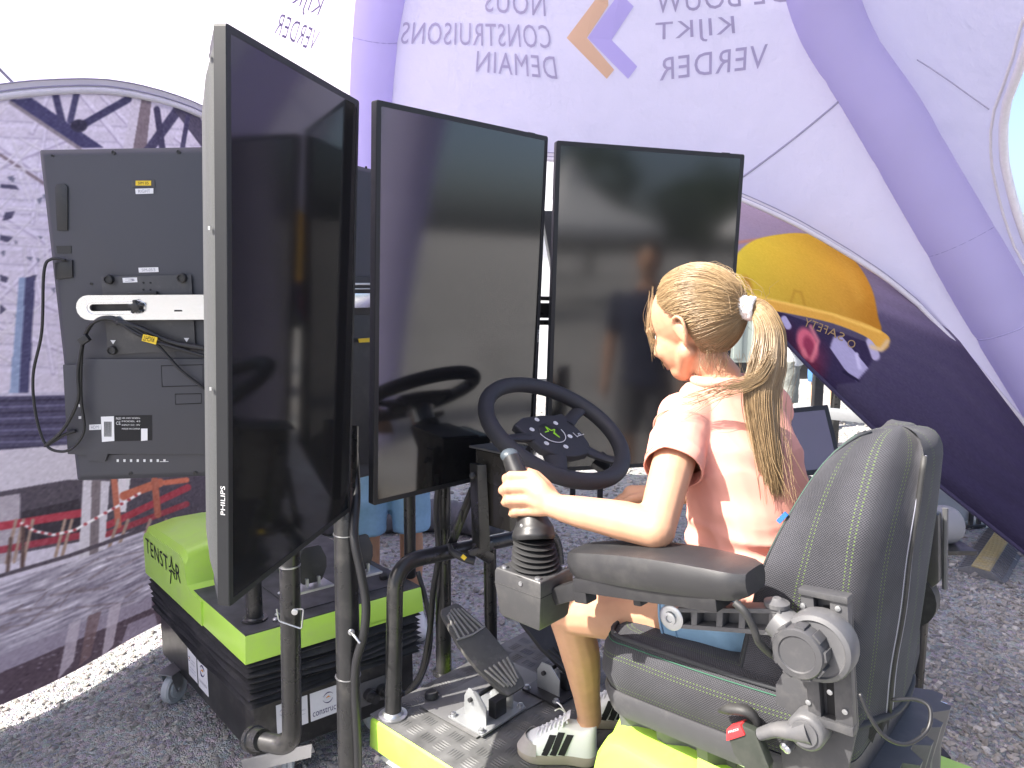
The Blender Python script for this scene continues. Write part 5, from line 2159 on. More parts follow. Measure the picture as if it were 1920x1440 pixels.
# slide rails
for r in (0.03, 0.41):
    m = MB()
    m.bar(qs(0.05, r + 0.012, 0.862), qs(0.50, r + 0.012, 0.862), 0.022, 0.012)
    m.bar(qs(0.03, r - 0.003, 0.857), qs(0.50, r - 0.003, 0.857), 0.008, 0.008)
    obj('slide_rail', m, M['steel'], seat, bevel=0.002)
m = MB()
m.bar(qs(0.22, -0.004, 0.842), qs(0.47, -0.004, 0.842), 0.004, 0.02)
obj('rail_cover', m, M['green'], seat, bevel=0.001)


def cush(b, r, w, d0, d1, z, rr_, n=5):
    """rounded plan outline"""
    out = []
    cx = [(d0 + rr_, w[1] - rr_, 0), (d1 - rr_, w[1] - rr_, 1), (d1 - rr_, w[0] + rr_, 2), (d0 + rr_, w[0] + rr_, 3)]
    for k, (cb, crr, q) in enumerate(cx):
        for i in range(n + 1):
            a = [pi, pi / 2, 0, -pi / 2][k] - (pi / 2) * i / n
            out.append((cb + rr_ * cos(a), crr + rr_ * sin(a)))
    return out


def cushion_ring(z, ins, dome=0.0, rad_c=0.07):
    out = []
    pl = cush(0, 0, (ins - 0.005, 0.44 - ins), ins * 0.8, 0.455 - ins * 0.3, z, rad_c, 6)
    # subdivide straight edges
    dense = []
    for e, (a, b) in enumerate(zip(pl, pl[1:] + pl[:1])):
        kk = 12 if e % 7 == 6 else 1
        for i in range(kk):
            dense.append((a[0] + (b[0] - a[0]) * i / kk, a[1] + (b[1] - a[1]) * i / kk))
    for b, r in dense:
        bulge = 0.018 * sin(pi * min(max((b - 0.0) / 0.45, 0), 1)) * (1 if z > 0.93 else 0.3)
        tilt = 0.03 * (b / 0.45)
        frontdip = -0.012 * max(0, 1 - b / 0.07)
        out.append(qs(b, r - bulge * max(0, 1 - max(r, 0) / 0.15) * (0.6 if z < 1.02 else 0.2), z - 0.012 + tilt * 0.75 + (frontdip if z > 0.95 else 0)))
    return out


m = MB()
m.loft([cushion_ring(0.858, 0.026), cushion_ring(0.868, 0.008), cushion_ring(0.905, -0.002), cushion_ring(0.917, 0.001)], True)
obj('seat_pan', m, M['dkgrey'], seat, smooth=40)
uv_loft('seat_cushion', [cushion_ring(0.902, 0.016), cushion_ring(0.918, 0.003), cushion_ring(0.955, -0.007), cushion_ring(1.0, -0.003), cushion_ring(1.016, 0.008), cushion_ring(1.026, 0.028), cushion_ring(1.022, 0.07), cushion_ring(1.012, 0.12), cushion_ring(1.01, 0.19)], M['fabric_side'], seat)
cr_ = cushion_ring(1.019, 0.009)
m = MB()
m.tube([p + UP * 0.002 for p in cr_], 0.0045, 6, closed=True)
pp = obj('seam_piping', m, M['piping_dk'], seat, smooth=180)
m = MB()
m.tube([p + UP * 0.0 for p in cushion_ring(1.012, 0.0035)], 0.0012, 4, closed=True)
obj('seam_stitch', m, M['stitch'], seat, smooth=180)
# dusty patch panel at the rear of the side
m = MB()
# backrest ------------------------------------------------------------------
BB = 0.308


def back_ring(f, ins=0.0):
    """one horizontal slice of the backrest, f 0..1 from bottom to top"""
    z = 0.985 + 0.432 * f
    lean = 0.005 + 0.035 * f
    wl = 0.0 + 0.085 * max(0, (f - 0.5) / 0.5) ** 1.8 + 0.02 * (1 - f)
    r0, r1 = 0.0 + wl, 0.36 - wl
    b1 = BB + 0.155 + lean - 0.015 * f           # rear face
    wing = 0.062 * max(0, 1 - f / 0.95) ** 0.8 + 0.0
    th = 0.088 + 0.055 * (1 - f ** 3)
    out = []
    prof = [  # (b, r) going round: rear left, rear right, right wing, front, left wing
        (b1, r0 + 0.07), (b1 + 0.012, (r0 + r1) / 2 - 0.06), (b1 + 0.014, (r0 + r1) / 2), (b1 + 0.012, (r0 + r1) / 2 + 0.06), (b1, r1 - 0.07),
        (b1 - 0.03, r1 - 0.008), (b1 - 0.07, r1), (b1 - th - wing * 0.5, r1 + 0.004), (b1 - th - wing, r1 - 0.012), (b1 - th - wing * 0.9, r1 - 0.04), (b1 - th - wing * 0.35, r1 - 0.085),
        (b1 - th + 0.01, (r0 + r1) / 2 + 0.06), (b1 - th + 0.016, (r0 + r1) / 2), (b1 - th + 0.01, (r0 + r1) / 2 - 0.06),
        (b1 - th - wing * 0.35, r0 + 0.085), (b1 - th - wing * 0.9, r0 + 0.04), (b1 - th - wing, r0 + 0.012), (b1 - th - wing * 0.5, r0 - 0.004), (b1 - 0.07, r0), (b1 - 0.03, r0 + 0.008)]
    ctr_b, ctr_r = b1 - th / 2, (r0 + r1) / 2
    pts = [V((b, r, 0)) for b, r in prof]
    sp = spline(pts, 4, closed=True)
    for p in sp:
        b, r = p.x, p.y
        if ins:
            k = max(0.02, 1 - ins / max(0.04, sqrt((b - ctr_b) ** 2 + (r - ctr_r) ** 2)))
            b, r = ctr_b + (b - ctr_b) * k, ctr_r + (r - ctr_r) * k
        wob = 0.004 * mnoise.noise(V((b * 12, r * 9, z * 8)))
        out.append(qs(b + wob, r, z))
    return out


rings = [back_ring(0.0, 0.012), back_ring(0.0)] + [back_ring(k / 22) for k in range(1, 21)] + [back_ring(0.945, 0.003), back_ring(0.975, 0.010), back_ring(0.998, 0.020), back_ring(1.012, 0.034), back_ring(1.018, 0.05)]
backo = uv_loft('backrest', rings, M['fabric'], seat)
# double seam that runs over the shoulder and down the front edge of the side
idx_front, idx_rear = 16 * 4, 18 * 4 + 3
for off, nm in ((0, 'seam_piping'), (2, 'seam_piping')):
    pl = [back_ring(f)[idx_front + off] for f in [k / 30 for k in range(1, 28)]] + [back_ring(0.945, 0.0025)[idx_front + off + 1], back_ring(0.975, 0.0095)[idx_front + off + 2], back_ring(0.998, 0.0195)[idx_front + off + 3], back_ring(1.010, 0.032)[idx_front + off + 5]]
    m = MB()
    m.tube(pl, 0.0026, 6)
    o = obj(nm, m, M['piping_dk'], backo, smooth=180)
    m = MB()
    m.tube([p + UP * 0.001 + (p - qs(0.43, 0.19, p.z)).normalized() * 0.0014 for p in pl], 0.0009, 4)
    obj('seam_stitch', m, M['stitch'], o, smooth=180)
# zip down the rear
m = MB()
zp = [back_ring(f)[3] for f in [k / 20 for k in range(0, 20)]]
m.tube(zp, 0.0045, 6, flat=0.6)
zo = obj('zip', m, M['rubber'], backo, smooth=180)
for s_ in (1, 5):
    m = MB()
    m.tube([back_ring(f)[s_] * 0.45 + back_ring(f)[3] * 0.55 for f in [k / 20 for k in range(0, 20)]], 0.0013, 4)
    obj('seam_stitch', m, M['inkgrey'], zo, smooth=180)
# little blue label in the seam
m = MB()
p = back_ring(0.70)[idx_front + 1]
m.box(p + (p - qs(0.43, 0.19, p.z)).normalized() * 0.010 + UP * 0.003, (0.010, 0.0015, 0.0035), ((FW * -0.6 + UP * 0.8).normalized(), RT, (FW * 0.8 + UP * 0.6).normalized()))
obj('blue_tag', m, mat('blue_tag', (0.02, 0.12, 0.45), 0.6), backo)
# ragged foam and cover hem under the backrest
bm_ = MB()
n_ = 80
r0_ = back_ring(0.0)
lo = []
for j in range(n_):
    p = r0_[j]
    k = 0.035 + 0.05 * abs(mnoise.noise(V((j * 0.33, 2.0, 1)))) + 0.02 * ((j * 7) % 3 == 0)
    lo.append(p - UP * k - (p - qs(0.42, 0.19, p.z)).normalized() * 0.02)
ins_ = [p - (p - qs(0.42, 0.19, p.z)).normalized() * 0.012 + UP * 0.01 for p in r0_]
bm_.loft([ins_, lo], False)
obj('torn_foam', bm_, M['foam'], seat, smooth=30)
m = MB()
m.tube([p - UP * (0.002 + 0.008 * mnoise.noise(V((j * 0.2, 1, 1)))) for j, p in enumerate(r0_)], 0.0065, 6, closed=True)
obj('cover_hem', m, M['piping_dk'], backo, smooth=180)
# right armrest folded up behind the seat back
m = MB()
c0 = qs(0.445, 0.405, 1.065)
m.prism([c0 + FW * 0.0, c0 + FW * 0.08, c0 + FW * 0.08 + UP * 0.16, c0 + FW * 0.04 + UP * 0.175, c0 - FW * 0.02 + UP * 0.165, c0 - FW * 0.03 + UP * 0.04], RT * 0.03)
o = obj('right_armrest', m, M['black'], seat, bevel=0.006)
m = MB()
m.tube([c0 - FW * 0.034 + UP * 0.02 + RT * 0.03, c0 - FW * 0.024 + UP * 0.172 + RT * 0.03], 0.005, 8)
obj('armrest_edge', m, M['grey'], o)
m = MB()
m.lathe(qs(0.42, 0.40, 1.06), RT, [(0.055, 0), (0.055, 0.03), (0.045, 0.035)], 24)
obj('armrest_pivot', m, M['rubber'], o)

# ------------------------------------------------------------------ left armrest, bracket, lever, belt buckle
LB = (BB + 0.045)
# side bracket: slotted channel
m = MB()


def pb(px, py, k=0.0):
    """a place on the plane of the seat's left side, k outwards"""
    o = V((0, 0, CAMZ))
    r = at(px, py, 1.0) - o
    pl = qs(0, -0.018, 0)
    s = (pl - o).dot(RT) / r.dot(RT)
    return o + r * s - RT * k


def pprism(mb, pts, h, k=0.0):
    mb.prism([pb(x, y, k) for x, y in pts], -RT * h)
    return mb


m = MB()
pprism(m, [(1452, 1285), (1466, 1262), (1495, 1248), (1528, 1246), (1600, 1270), (1606, 1365), (1590, 1440), (1580, 1520), (1470, 1480), (1452, 1330)], 0.008, -0.012)
obj('side_plate', m, M['dkgrey'], seat, bevel=0.002)
m = MB()
pprism(m, [(1512, 1094), (1600, 1110), (1612, 1366), (1530, 1337), (1524, 1240)], 0.004, 0.004)
br = obj('armrest_bracket', m, M['dkgrey'], seat, bevel=0.001)
for q in ([(1512, 1094), (1536, 1098), (1552, 1346), (1528, 1337)], [(1566, 1104), (1600, 1110), (1612, 1368), (1578, 1354)]):
    m = MB()
    pprism(m, q, 0.016, 0.0085)
    obj('bracket_rail', m, M['dkgrey'], br, bevel=0.0015)
m = MB()
pprism(m, [(1510, 1092), (1602, 1109), (1602, 1122), (1511, 1103)], 0.020, 0.0085)
obj('bracket_end', m, M['dkgrey'], br, bevel=0.0015)
m = MB()
pprism(m, [(1528, 1324), (1612, 1350), (1612, 1366), (1528, 1338)], 0.020, 0.0085)
obj('bracket_end', m, M['dkgrey'], br, bevel=0.0015)
m = MB()
pprism(m, [(1548, 1130), (1562, 1132), (1572, 1340), (1556, 1335)], 0.001, 0.0083)
obj('slot', m, M['ink'], br, smooth=0)
for x, y in ((1568, 1284), (1528, 1303), (1596, 1320), (1518, 1125), (1583, 1130)):
    m = MB()
    m.lathe(pb(x, y, 0.024), -RT, [(0.004, 0), (0.004, 0.003), (0.002, 0.0035)], 10)
    obj('rivet', m, M['zinc'], br)
# pivot housing and dial
pc = pb(1556, 1190, 0.02)
m = MB()
m.lathe(pc, -RT, [(0.047, 0), (0.049, 0.006), (0.049, 0.030), (0.047, 0.036), (0.041, 0.039), (0.039, 0.036), (0.02, 0.036)], 36)
hs_ = obj('pivot_housing', m, M['grey'], seat)
m = MB()
pd = pc + FW * 0.016 - UP * 0.004
m.lathe(pd, -RT, [(0.036, 0.033), (0.036, 0.058), (0.034, 0.061), (0.026, 0.062), (0.0245, 0.060)], 36)
dial = obj('tilt_dial', m, M['dkgrey'], hs_)
for k in range(9):
    a = 2 * pi * k / 9
    m = MB()
    c_ = pd - RT * 0.045 + (UP * cos(a) + FW * sin(a)) * 0.0365
    m.box(c_, (0.0022, 0.013, 0.007), ((UP * cos(a) + FW * sin(a)), RT, (UP * -sin(a) + FW * cos(a))))
    obj('dial_grip', m, M['dkgrey'], dial, bevel=0.0008)
# arm from the housing forward
m = MB()
a0, a1, a2 = pc - RT * 0.020 + FW * 0.03, at(1455, 1160, 1.075), at(1268, 1152, 1.19)
m.tube([a0, a0.lerp(a1, 0.6), a1], [0.033, 0.026, 0.024], 16)
obj('arm_hinge', m, M['grey'], seat, smooth=60)
m = MB()
d_ = (a2 - a1).normalized()
m.bar(a1 - d_ * 0.012 + UP * 0.017, a2 + UP * 0.012, 0.030, 0.007)
m.bar(a1 - d_ * 0.012 - UP * 0.017, a2 - UP * 0.014, 0.030, 0.007)
for f in (0.0, 0.28, 0.50, 0.76, 0.97):
    p = a1.lerp(a2, f)
    m.bar(p - UP * 0.015, p + UP * 0.015, 0.028, 0.010, FW)
m.bar(a1.lerp(a2, 0.0) + RT * 0.010, a2 + RT * 0.010, 0.004, 0.03)
obj('arm_beam', m, M['grey'], seat, bevel=0.001)
m = MB()
m.lathe(a2 - RT * 0.010 + UP * 0.0, -RT, [(0.021, -0.02), (0.021, 0.006), (0.018, 0.008), (0.011, 0.008), (0.0105, 0.012), (0.006, 0.013), (0.005, 0.010)], 24)
obj('arm_bolt', m, M['zinc'], seat)
m = MB()
m.lathe(a1 + UP * 0.020, UP, [(0.018, 0), (0.018, 0.006), (0.010, 0.009), (0.006, 0.012)], 20)
obj('hinge_cap', m, M['grey'], seat)
# armrest pad
ap_f, ap_r = at(1080, 1050, 1.275), at(1410, 1092, 1.055)
d_ = (ap_r - ap_f).normalized()
sd = d_.cross(UP).normalized()
if sd.dot(RT) < 0:
    sd = -sd
un = sd.cross(d_)
if un.z < 0:
    un = -un
Lp = (ap_r - ap_f).length
rings = []
for k in range(21):
    f = k / 20
    e = 1.0
    if f < 0.06:
        e = 0.80 + 0.2 * (f / 0.06)
    if f > 0.94:
        e = 0.72 + 0.28 * ((1 - f) / 0.06)
    wdt = (0.044 + 0.010 * sin(pi * f)) * e
    top = (0.018 + 0.014 * sin(pi * (f * 0.9 + 0.08))) * (0.7 + 0.3 * e)
    bot = -0.024 * e
    c_ = ap_f + d_ * (Lp * f) + sd * 0.012
    rr = []
    for (x, y) in ((-1, 0.0), (-0.97, 0.55), (-0.88, 0.9), (-0.6, 1.0), (0, 1.04), (0.6, 1.0), (0.88, 0.9), (0.97, 0.55), (1, 0.0)):
        rr.append(c_ + sd * x * wdt + un * (y * top if y >= 0 else 0))
    for (x, y) in ((0.96, 0.6), (0.85, 0.95), (0, 1.0), (-0.85, 0.95), (-0.96, 0.6)):
        rr.append(c_ + sd * x * wdt * 0.96 + un * (y * bot))
    rings.append(rr)
m = MB()
m.loft(rings, True)
M['armpad'] = mat('moulded_armrest', (0.024, 0.024, 0.026), 0.40, noise=0.1, nscale=30, rvar=0.1, dust=0.1, bump=0.35, bscale=900, bdist=0.0006)
obj('armrest_pad', m, M['armpad'], seat, smooth=50)
m = MB()
m.bar(ap_f + d_ * 0.01 - un * 0.034 + sd * 0.01, ap_f + d_ * (Lp * 0.86) - un * 0.030 + sd * 0.01, 0.076, 0.024, un)
m.bar(ap_f + d_ * 0.008 - un * 0.05 + sd * -0.012, ap_f + d_ * 0.035 - un * 0.05 + sd * -0.012, 0.03, 0.03, un)
m.bar(ap_f + d_ * 0.12 - un * 0.05, ap_f + d_ * 0.135 - un * 0.05, 0.03, 0.016, un)
obj('armrest_underside', m, M['black'], seat, bevel=0.003)
cable('arm_cable', [at(1378, 1130, 1.04), at(1396, 1146, 1.03), at(1412, 1175, 1.03), at(1424, 1205, 1.035), at(1452, 1230, 1.05), at(1490, 1244, 1.06)], 0.0055, seat, 'rubber')
cable('loop_cable', [at(1612, 1300, 1.0), at(1632, 1345, 0.995), at(1660, 1382, 0.995), at(1700, 1395, 1.0), at(1738, 1370, 1.01), at(1744, 1330, 1.02), at(1720, 1312, 1.03), at(1672, 1312, 1.035)], 0.0028, seat)
# lever
m = MB()
lv = [pb(1530, 1352, 0.025), pb(1500, 1353, 0.03), pb(1470, 1352, 0.03), pb(1441, 1360, 0.03)]
m.tube(spline(lv, 5), [0.026, 0.016, 0.0125, 0.011], 14, flat=0.85)
m.lathe(pb(1528, 1353, 0.006), -RT, [(0.027, 0), (0.027, 0.03), (0.023, 0.034), (0.019, 0.034), (0.0185, 0.037)], 24)
obj('backrest_lever', m, M['grey'], seat, smooth=50)
# belt buckle and webbing
m = MB()
pprism(m, [(1384, 1352), (1412, 1338), (1436, 1350), (1462, 1415), (1458, 1428), (1420, 1422), (1396, 1392)], 0.02, 0.02)
bk = obj('belt_buckle', m, mat('olive_black_buckle', (0.03, 0.035, 0.028), 0.45, dust=0.1, nscale=30), seat, bevel=0.004)
m = MB()
pprism(m, [(1384, 1346), (1410, 1336), (1420, 1356), (1384, 1368)], 0.024, 0.019)
o = obj('release_button', m, M['red'], bk, bevel=0.003)
lettering('lettering', 'PRESS', flatmap(pb(1389, 1352, 0.0436), pb(1408, 1346, 0.0436) - pb(1389, 1352, 0.0436), UP * 0.004), M['inkwhite'], o)
m = MB()
m.tube(spline([pb(1362, 1322, 0.02), pb(1385, 1314, 0.03), pb(1412, 1316, 0.03), pb(1425, 1330, 0.024), pb(1428, 1345, 0.02)], 5), [0.006, 0.014, 0.015, 0.013, 0.010], 10, flat=0.6)
obj('belt_stalk', m, M['rubber'], bk, smooth=60)
m = MB()
for k in (0, 6):
    m.lathe(pb(1478 + k, 1390 + k, 0.0), -RT, [(0.006, 0), (0.006, 0.018), (0.003, 0.02)], 10)
obj('bolt', m, M['zinc'], seat)

# ------------------------------------------------------------------ joystick on the armrest front
jc = at(1004, 1106, 1.345)
jx = RT
m = MB()
fx = FW
top = [jc + fx * 0.058 - RT * 0.046, jc + fx * 0.058 + RT * 0.046, jc - fx * 0.05 + RT * 0.046, jc - fx * 0.05 - RT * 0.046]
rings = []
for dz, k in ((-0.052, 0.80), (-0.046, 0.88), (0.012, 1.0), (0.034, 1.0), (0.040, 0.97), (0.042, 0.92)):
    rings.append([jc + UP * dz + (p - jc) * k for p in top])
m.loft(rings, True)
jb = obj('joystick_box', m, mat('charcoal_box', (0.045, 0.045, 0.047), 0.38, noise=0.1, nscale=40, dust=0.15, bump=0.15, bscale=900, bdist=0.0005), seat, bevel=0.005, seg=3)
m = MB()
m.tube([jc + UP * 0.013 + (p - jc) * 1.003 for p in top], 0.0008, 4, closed=True)
obj('box_seam', m, M['ink'], jb)
for a, b in ((0.042, -0.036), (0.042, 0.036), (-0.036, -0.036), (-0.036, 0.036)):
    m = MB()
    m.lathe(jc + UP * 0.042 + fx * a + RT * b, UP, [(0.0065, 0), (0.006, 0.003), (0.003, 0.004)], 12)
    obj('screw', m, M['zinc'], jb)
m = MB()
m.lathe(jc + UP * 0.028 - RT * 0.046 - fx * 0.005, -RT, [(0.004, 0), (0.004, 0.002)], 10)
obj('screw', m, M['zinc'], jb)
m = MB()
m.bar(jc - fx * 0.05 + UP * 0.005, ap_f + d_ * 0.03 - un * 0.04, 0.03, 0.03)
obj('box_bracket', m, M['black'], seat, bevel=0.003)
jt = at(1000, 990, 1.355)          # bottom of the grip
jb0 = jc + UP * 0.042
jax = (jt - jb0)
m = MB()
rings = []
nb = 6
xa, ya = FW, RT
for k in range(nb * 8 + 1):
    f = k / (nb * 8)
    ph = (k / 8) % 1
    r = (0.042 - 0.009 * f) + 0.0055 * cos(2 * pi * ph) - (0.001)
    c_ = jb0 + jax * (0.72 * f)
    rings.append([c_ + (xa * cos(a) + ya * sin(a)) * r + UP * 0.003 * sin(a + f * 3) for a in [2 * pi * i / 24 for i in range(24)]])
m.loft(rings, True)
obj('joystick_boot', m, M['rubber'], seat, smooth=60)
gt = at(958, 858, 1.40)
ga = at(992, 935, 1.365)
m = MB()
ctr = [jb0 + jax * 0.70, jb0 + jax * 0.80, jt, jt.lerp(ga, 0.45), ga, at(972, 893, 1.385), gt]
rad_l = [0.036, 0.040, 0.037, 0.025, 0.0195, 0.019, 0.017]
m.tube(spline(ctr, 5), lerp_list(rad_l, 31), 18, flat=1.15)
grip = obj('joystick_grip', m, M['black'], seat, smooth=60)
m = MB()
m.ball(gt + (gt - ga).normalized() * 0.004, (0.019, 0.019, 0.014), nu=16, nv=8)
obj('grip_top', m, mat('grip_top_bluegrey', (0.06, 0.075, 0.09), 0.35), grip)
m = MB()
m.lathe(jt - RT * 0.030 + UP * 0.012, -RT, [(0.004, 0), (0.004, 0.004), (0.002, 0.005)], 10)
obj('screw', m, M['zinc'], grip)
# ------------------------------------------------------------------ the girl in the seat
def skin_mat(name, col):
    m = mat(name, col, 0.56, noise=0.17, nscale=38, sss=0.12, bump=0.25, bscale=500, bdist=0.0006, spec=0.4)
    return m


M['skin'] = skin_mat('light_skin', (0.50, 0.275, 0.17))
M['pink'] = mat('pink_cotton', (0.74, 0.35, 0.275), 0.85, spec=0.15, noise=0.04, nscale=12, bump=0.25, bscale=900, bdist=0.0005, trans=0.06)
M['denim'] = mat('light_blue_denim', (0.26, 0.42, 0.58), 0.85, spec=0.15, noise=0.14, nscale=60, bump=0.35, bscale=700, bdist=0.0008)


def hair_mat(name, c0, c1, c2):
    m = bpy.data.materials.new(name)
    m.use_nodes = True
    N_, L_ = m.node_tree.nodes, m.node_tree.links
    b = N_['Principled BSDF']
    b.inputs['Roughness'].default_value = 0.38
    b.inputs['Specular IOR Level'].default_value = 0.55
    g = N_.new('ShaderNodeNewGeometry')
    cr = N_.new('ShaderNodeValToRGB')
    cr.color_ramp.elements[0].color = c0 + (1,)
    cr.color_ramp.elements[1].color = c2 + (1,)
    e = cr.color_ramp.elements.new(0.5)
    e.color = c1 + (1,)
    tc = N_.new('ShaderNodeTexCoord')
    n = N_.new('ShaderNodeTexNoise')
    n.inputs['Scale'].default_value = 26
    n.inputs['Detail'].default_value = 3
    L_.new(tc.outputs['Object'], n.inputs[0])
    mm = N_.new('ShaderNodeMix')
    mm.inputs[0].default_value = 0.5
    L_.new(g.outputs['Random Per Island'], mm.inputs[2])
    L_.new(n.outputs[0], mm.inputs[3])
    L_.new(mm.outputs[0], cr.inputs[0])
    L_.new(cr.outputs[0], b.inputs['Base Color'])
    return m


M['hair'] = hair_mat('dark_blond_hair', (0.17, 0.108, 0.05), (0.285, 0.19, 0.096), (0.43, 0.31, 0.175))
M['scalp'] = mat('blond_underlayer', (0.20, 0.13, 0.068), 0.5, noise=0.3, nscale=60)


def strands(name, paths, r0, mt, parent, taper=0.35):
    """fine hairs as three-sided tubes; paths: list of (k,3) arrays"""
    V_, F_ = [], []
    off_ = 0
    for P in paths:
        k = len(P)
        T = np.gradient(P, axis=0)
        T /= np.linalg.norm(T, axis=1)[:, None] + 1e-9
        ref = np.array([0.31, 0.77, 0.55])
        A = np.cross(T, ref)
        A /= np.linalg.norm(A, axis=1)[:, None] + 1e-9
        B = np.cross(T, A)
        rr = r0 * np.interp(np.linspace(0, 1, k), [0, 0.1, 0.7, 1], [0.8, 1, 1, taper])[:, None]
        ring = np.stack([P + (A * cos(a) + B * sin(a)) * rr for a in (0, 2.094, 4.189)], 1)
        V_.append(ring.reshape(-1, 3))
        for i in range(k - 1):
            a = off_ + i * 3
            for j in range(3):
                q = (j + 1) % 3
                F_.append((a + j, a + q, a + 3 + q, a + 3 + j))
        off_ += k * 3
    me = bpy.data.meshes.new(name)
    me.from_pydata(np.concatenate(V_).tolist(), [], F_)
    me.shade_smooth()
    return link_mesh(name, me, mt, parent)


def ellring(c, lat, fr, hw, hd, n=28, e=2.4):
    out = []
    for k in range(n):
        a = 2 * pi * k / n
        x, y = cos(a), sin(a)
        out.append(V(c) + lat * hw * math.copysign(abs(x) ** (2 / e), x) + fr * hd * math.copysign(abs(y) ** (2 / e), y))
    return out


TF = (Matrix.Rotation(rad(-18), 3, 'Z') @ FW).normalized()
TR_ = TF.cross(UP).normalized()
girl = thing('person', 'girl with long blond ponytail in pink T-shirt and denim shorts seated at joystick', 'person', V((0.45, 1.28, 1.0)))
_f = (Matrix.Rotation(rad(-5), 3, 'Z') @ FW).normalized()
HF = (_f * cos(rad(22)) - UP * sin(rad(22)))
HU = (UP * cos(rad(22)) + _f * sin(rad(22)))
HR = HF.cross(HU)
HC = at(1298, 606, 1.43)


def hd(f, r, u):
    return HC + HF * f + HR * r + HU * u


hax = (HF, HR, HU)
TOR = [((0.455, 1.285, 1.055), 0.118, 0.098), ((0.45, 1.295, 1.12), 0.112, 0.09), ((0.447, 1.308, 1.18), 0.104, 0.082), ((0.437, 1.332, 1.27), 0.108, 0.084),
       ((0.417, 1.362, 1.355), 0.114, 0.084), ((0.405, 1.385, 1.41), 0.105, 0.066), ((0.40, 1.397, 1.44), 0.07, 0.05), ((0.398, 1.40, 1.47), 0.045, 0.044)]
shL, elL, wrL = V((0.318, 1.334, 1.395)), at(1230, 992, 1.19), at(1040, 949, 1.30)
shR, elR, wrR = V((0.495, 1.437, 1.395)), V((0.52, 1.56, 1.20)), V((0.33, 1.66, 1.16))
hipL, knL, anL = at(1385, 1150, 1.33), at(1066, 1148, 1.56), at(1106, 1345, 1.685)
hipR = hipL + RT * 0.16
knR, anR = knL + RT * 0.20 + FW * 0.02, anL + RT * 0.20 - FW * 0.02

b = MB()
b.loft([ellring(c, TR_, TF, hw * 0.93, hdp * 0.93) for c, hw, hdp in TOR], True)
b.limb([TOR[-2][0], V(TOR[-1][0]), hd(-0.012, 0, -0.085), hd(-0.005, 0, -0.05)], [0.044, 0.037, 0.036, 0.04])
# skull, face, jaw
b.ball(hd(-0.008, 0, 0.018), (0.088, 0.070, 0.080), hax, 24, 16)
b.ball(hd(0.034, 0, -0.030), (0.050, 0.054, 0.062), hax, 20, 14)
b.ball(hd(0.040, 0, -0.078), (0.032, 0.036, 0.026), hax, 16, 10)
b.limb([hd(0.0, 0.045, -0.055), hd(0.047, 0.012, -0.086)], [0.018, 0.015])
b.limb([hd(0.0, -0.045, -0.055), hd(0.047, -0.012, -0.086)], [0.018, 0.015])
b.ball(hd(0.052, 0.026, -0.034), 0.026)
b.ball(hd(0.052, -0.026, -0.034), 0.026)
b.limb([hd(0.082, 0, 0.004), hd(0.088, 0, -0.012), hd(0.096, 0, -0.030)], [0.007, 0.008, 0.0095])
b.ball(hd(0.086, 0.010, -0.034), 0.0065)
b.ball(hd(0.086, -0.010, -0.034), 0.0065)
b.limb([hd(0.076, -0.017, -0.058), hd(0.083, 0, -0.056), hd(0.076, 0.017, -0.058)], [0.004, 0.006, 0.004], 8)
b.limb([hd(0.074, -0.014, -0.064), hd(0.081, 0, -0.065), hd(0.074, 0.014, -0.064)], [0.004, 0.006, 0.004], 8)
b.limb([hd(0.076, -0.038, 0.012), hd(0.083, -0.016, 0.014)], [0.006, 0.006], 8)
b.limb([hd(0.076, 0.038, 0.012), hd(0.083, 0.016, 0.014)], [0.006, 0.006], 8)
for s_ in (-1, 1):
    ea = hd(-0.020, s_ * 0.067, -0.020)
    rim_ = [ea + HF * x + HU * y + HR * s_ * z for x, y, z in ((0.010, -0.004, 0.004), (0.013, 0.010, 0.008), (0.007, 0.024, 0.013), (-0.006, 0.027, 0.017), (-0.016, 0.016, 0.018), (-0.013, -0.002, 0.014), (-0.004, -0.018, 0.008), (0.004, -0.026, 0.003))]
    b.tube(spline(rim_, 4), 0.0045, 8)
    b.ball(ea + HR * s_ * 0.006, (0.013, 0.006, 0.022), hax, 12, 8)
    b.ball(ea + HU * -0.024 + HR * s_ * 0.004 + HF * 0.001, (0.006, 0.005, 0.007), hax, 10, 6)
# arms
b.limb(spline([shL, shL.lerp(elL, 0.5) - RT * 0.003, elL], 5), [0.042, 0.036, 0.031])
b.limb(spline([elL, elL.lerp(wrL, 0.3) + UP * 0.002, wrL.lerp(elL, 0.25), wrL], 5), [0.032, 0.033, 0.027, 0.0215])
b.limb(spline([shR, shR.lerp(elR, 0.5), elR], 5), [0.042, 0.036, 0.031])
b.limb(spline([elR, elR.lerp(wrR, 0.3), wrR], 5), [0.032, 0.032, 0.0215])
# left hand round the grip
kn = [at(1000, 893, 1.334), at(993, 914, 1.327), at(994, 937, 1.326), at(1001, 958, 1.330)]
pip = [at(958, 893, 1.345), at(951, 915, 1.340), at(955, 938, 1.340), at(966, 960, 1.342)]
dip = [at(948, 897, 1.372), at(942, 919, 1.368), at(947, 942, 1.368), at(960, 963, 1.366)]
tip = [at(962, 903, 1.398), at(962, 925, 1.398), at(968, 946, 1.394), at(980, 966, 1.388)]
for i in range(4):
    r = (0.0098, 0.0102, 0.0098, 0.0088)[i]
    b.limb([kn[i], pip[i], dip[i], tip[i]], [r * 1.08, r, r * 0.94, r * 0.82], 12)
    b.ball(pip[i], r * 1.06)
    b.limb([wrL.lerp(kn[i], 0.12), wrL.lerp(kn[i], 0.6) + V((0, -0.004, 0.002)), kn[i]], [0.017, 0.0145, r * 1.2], 12)
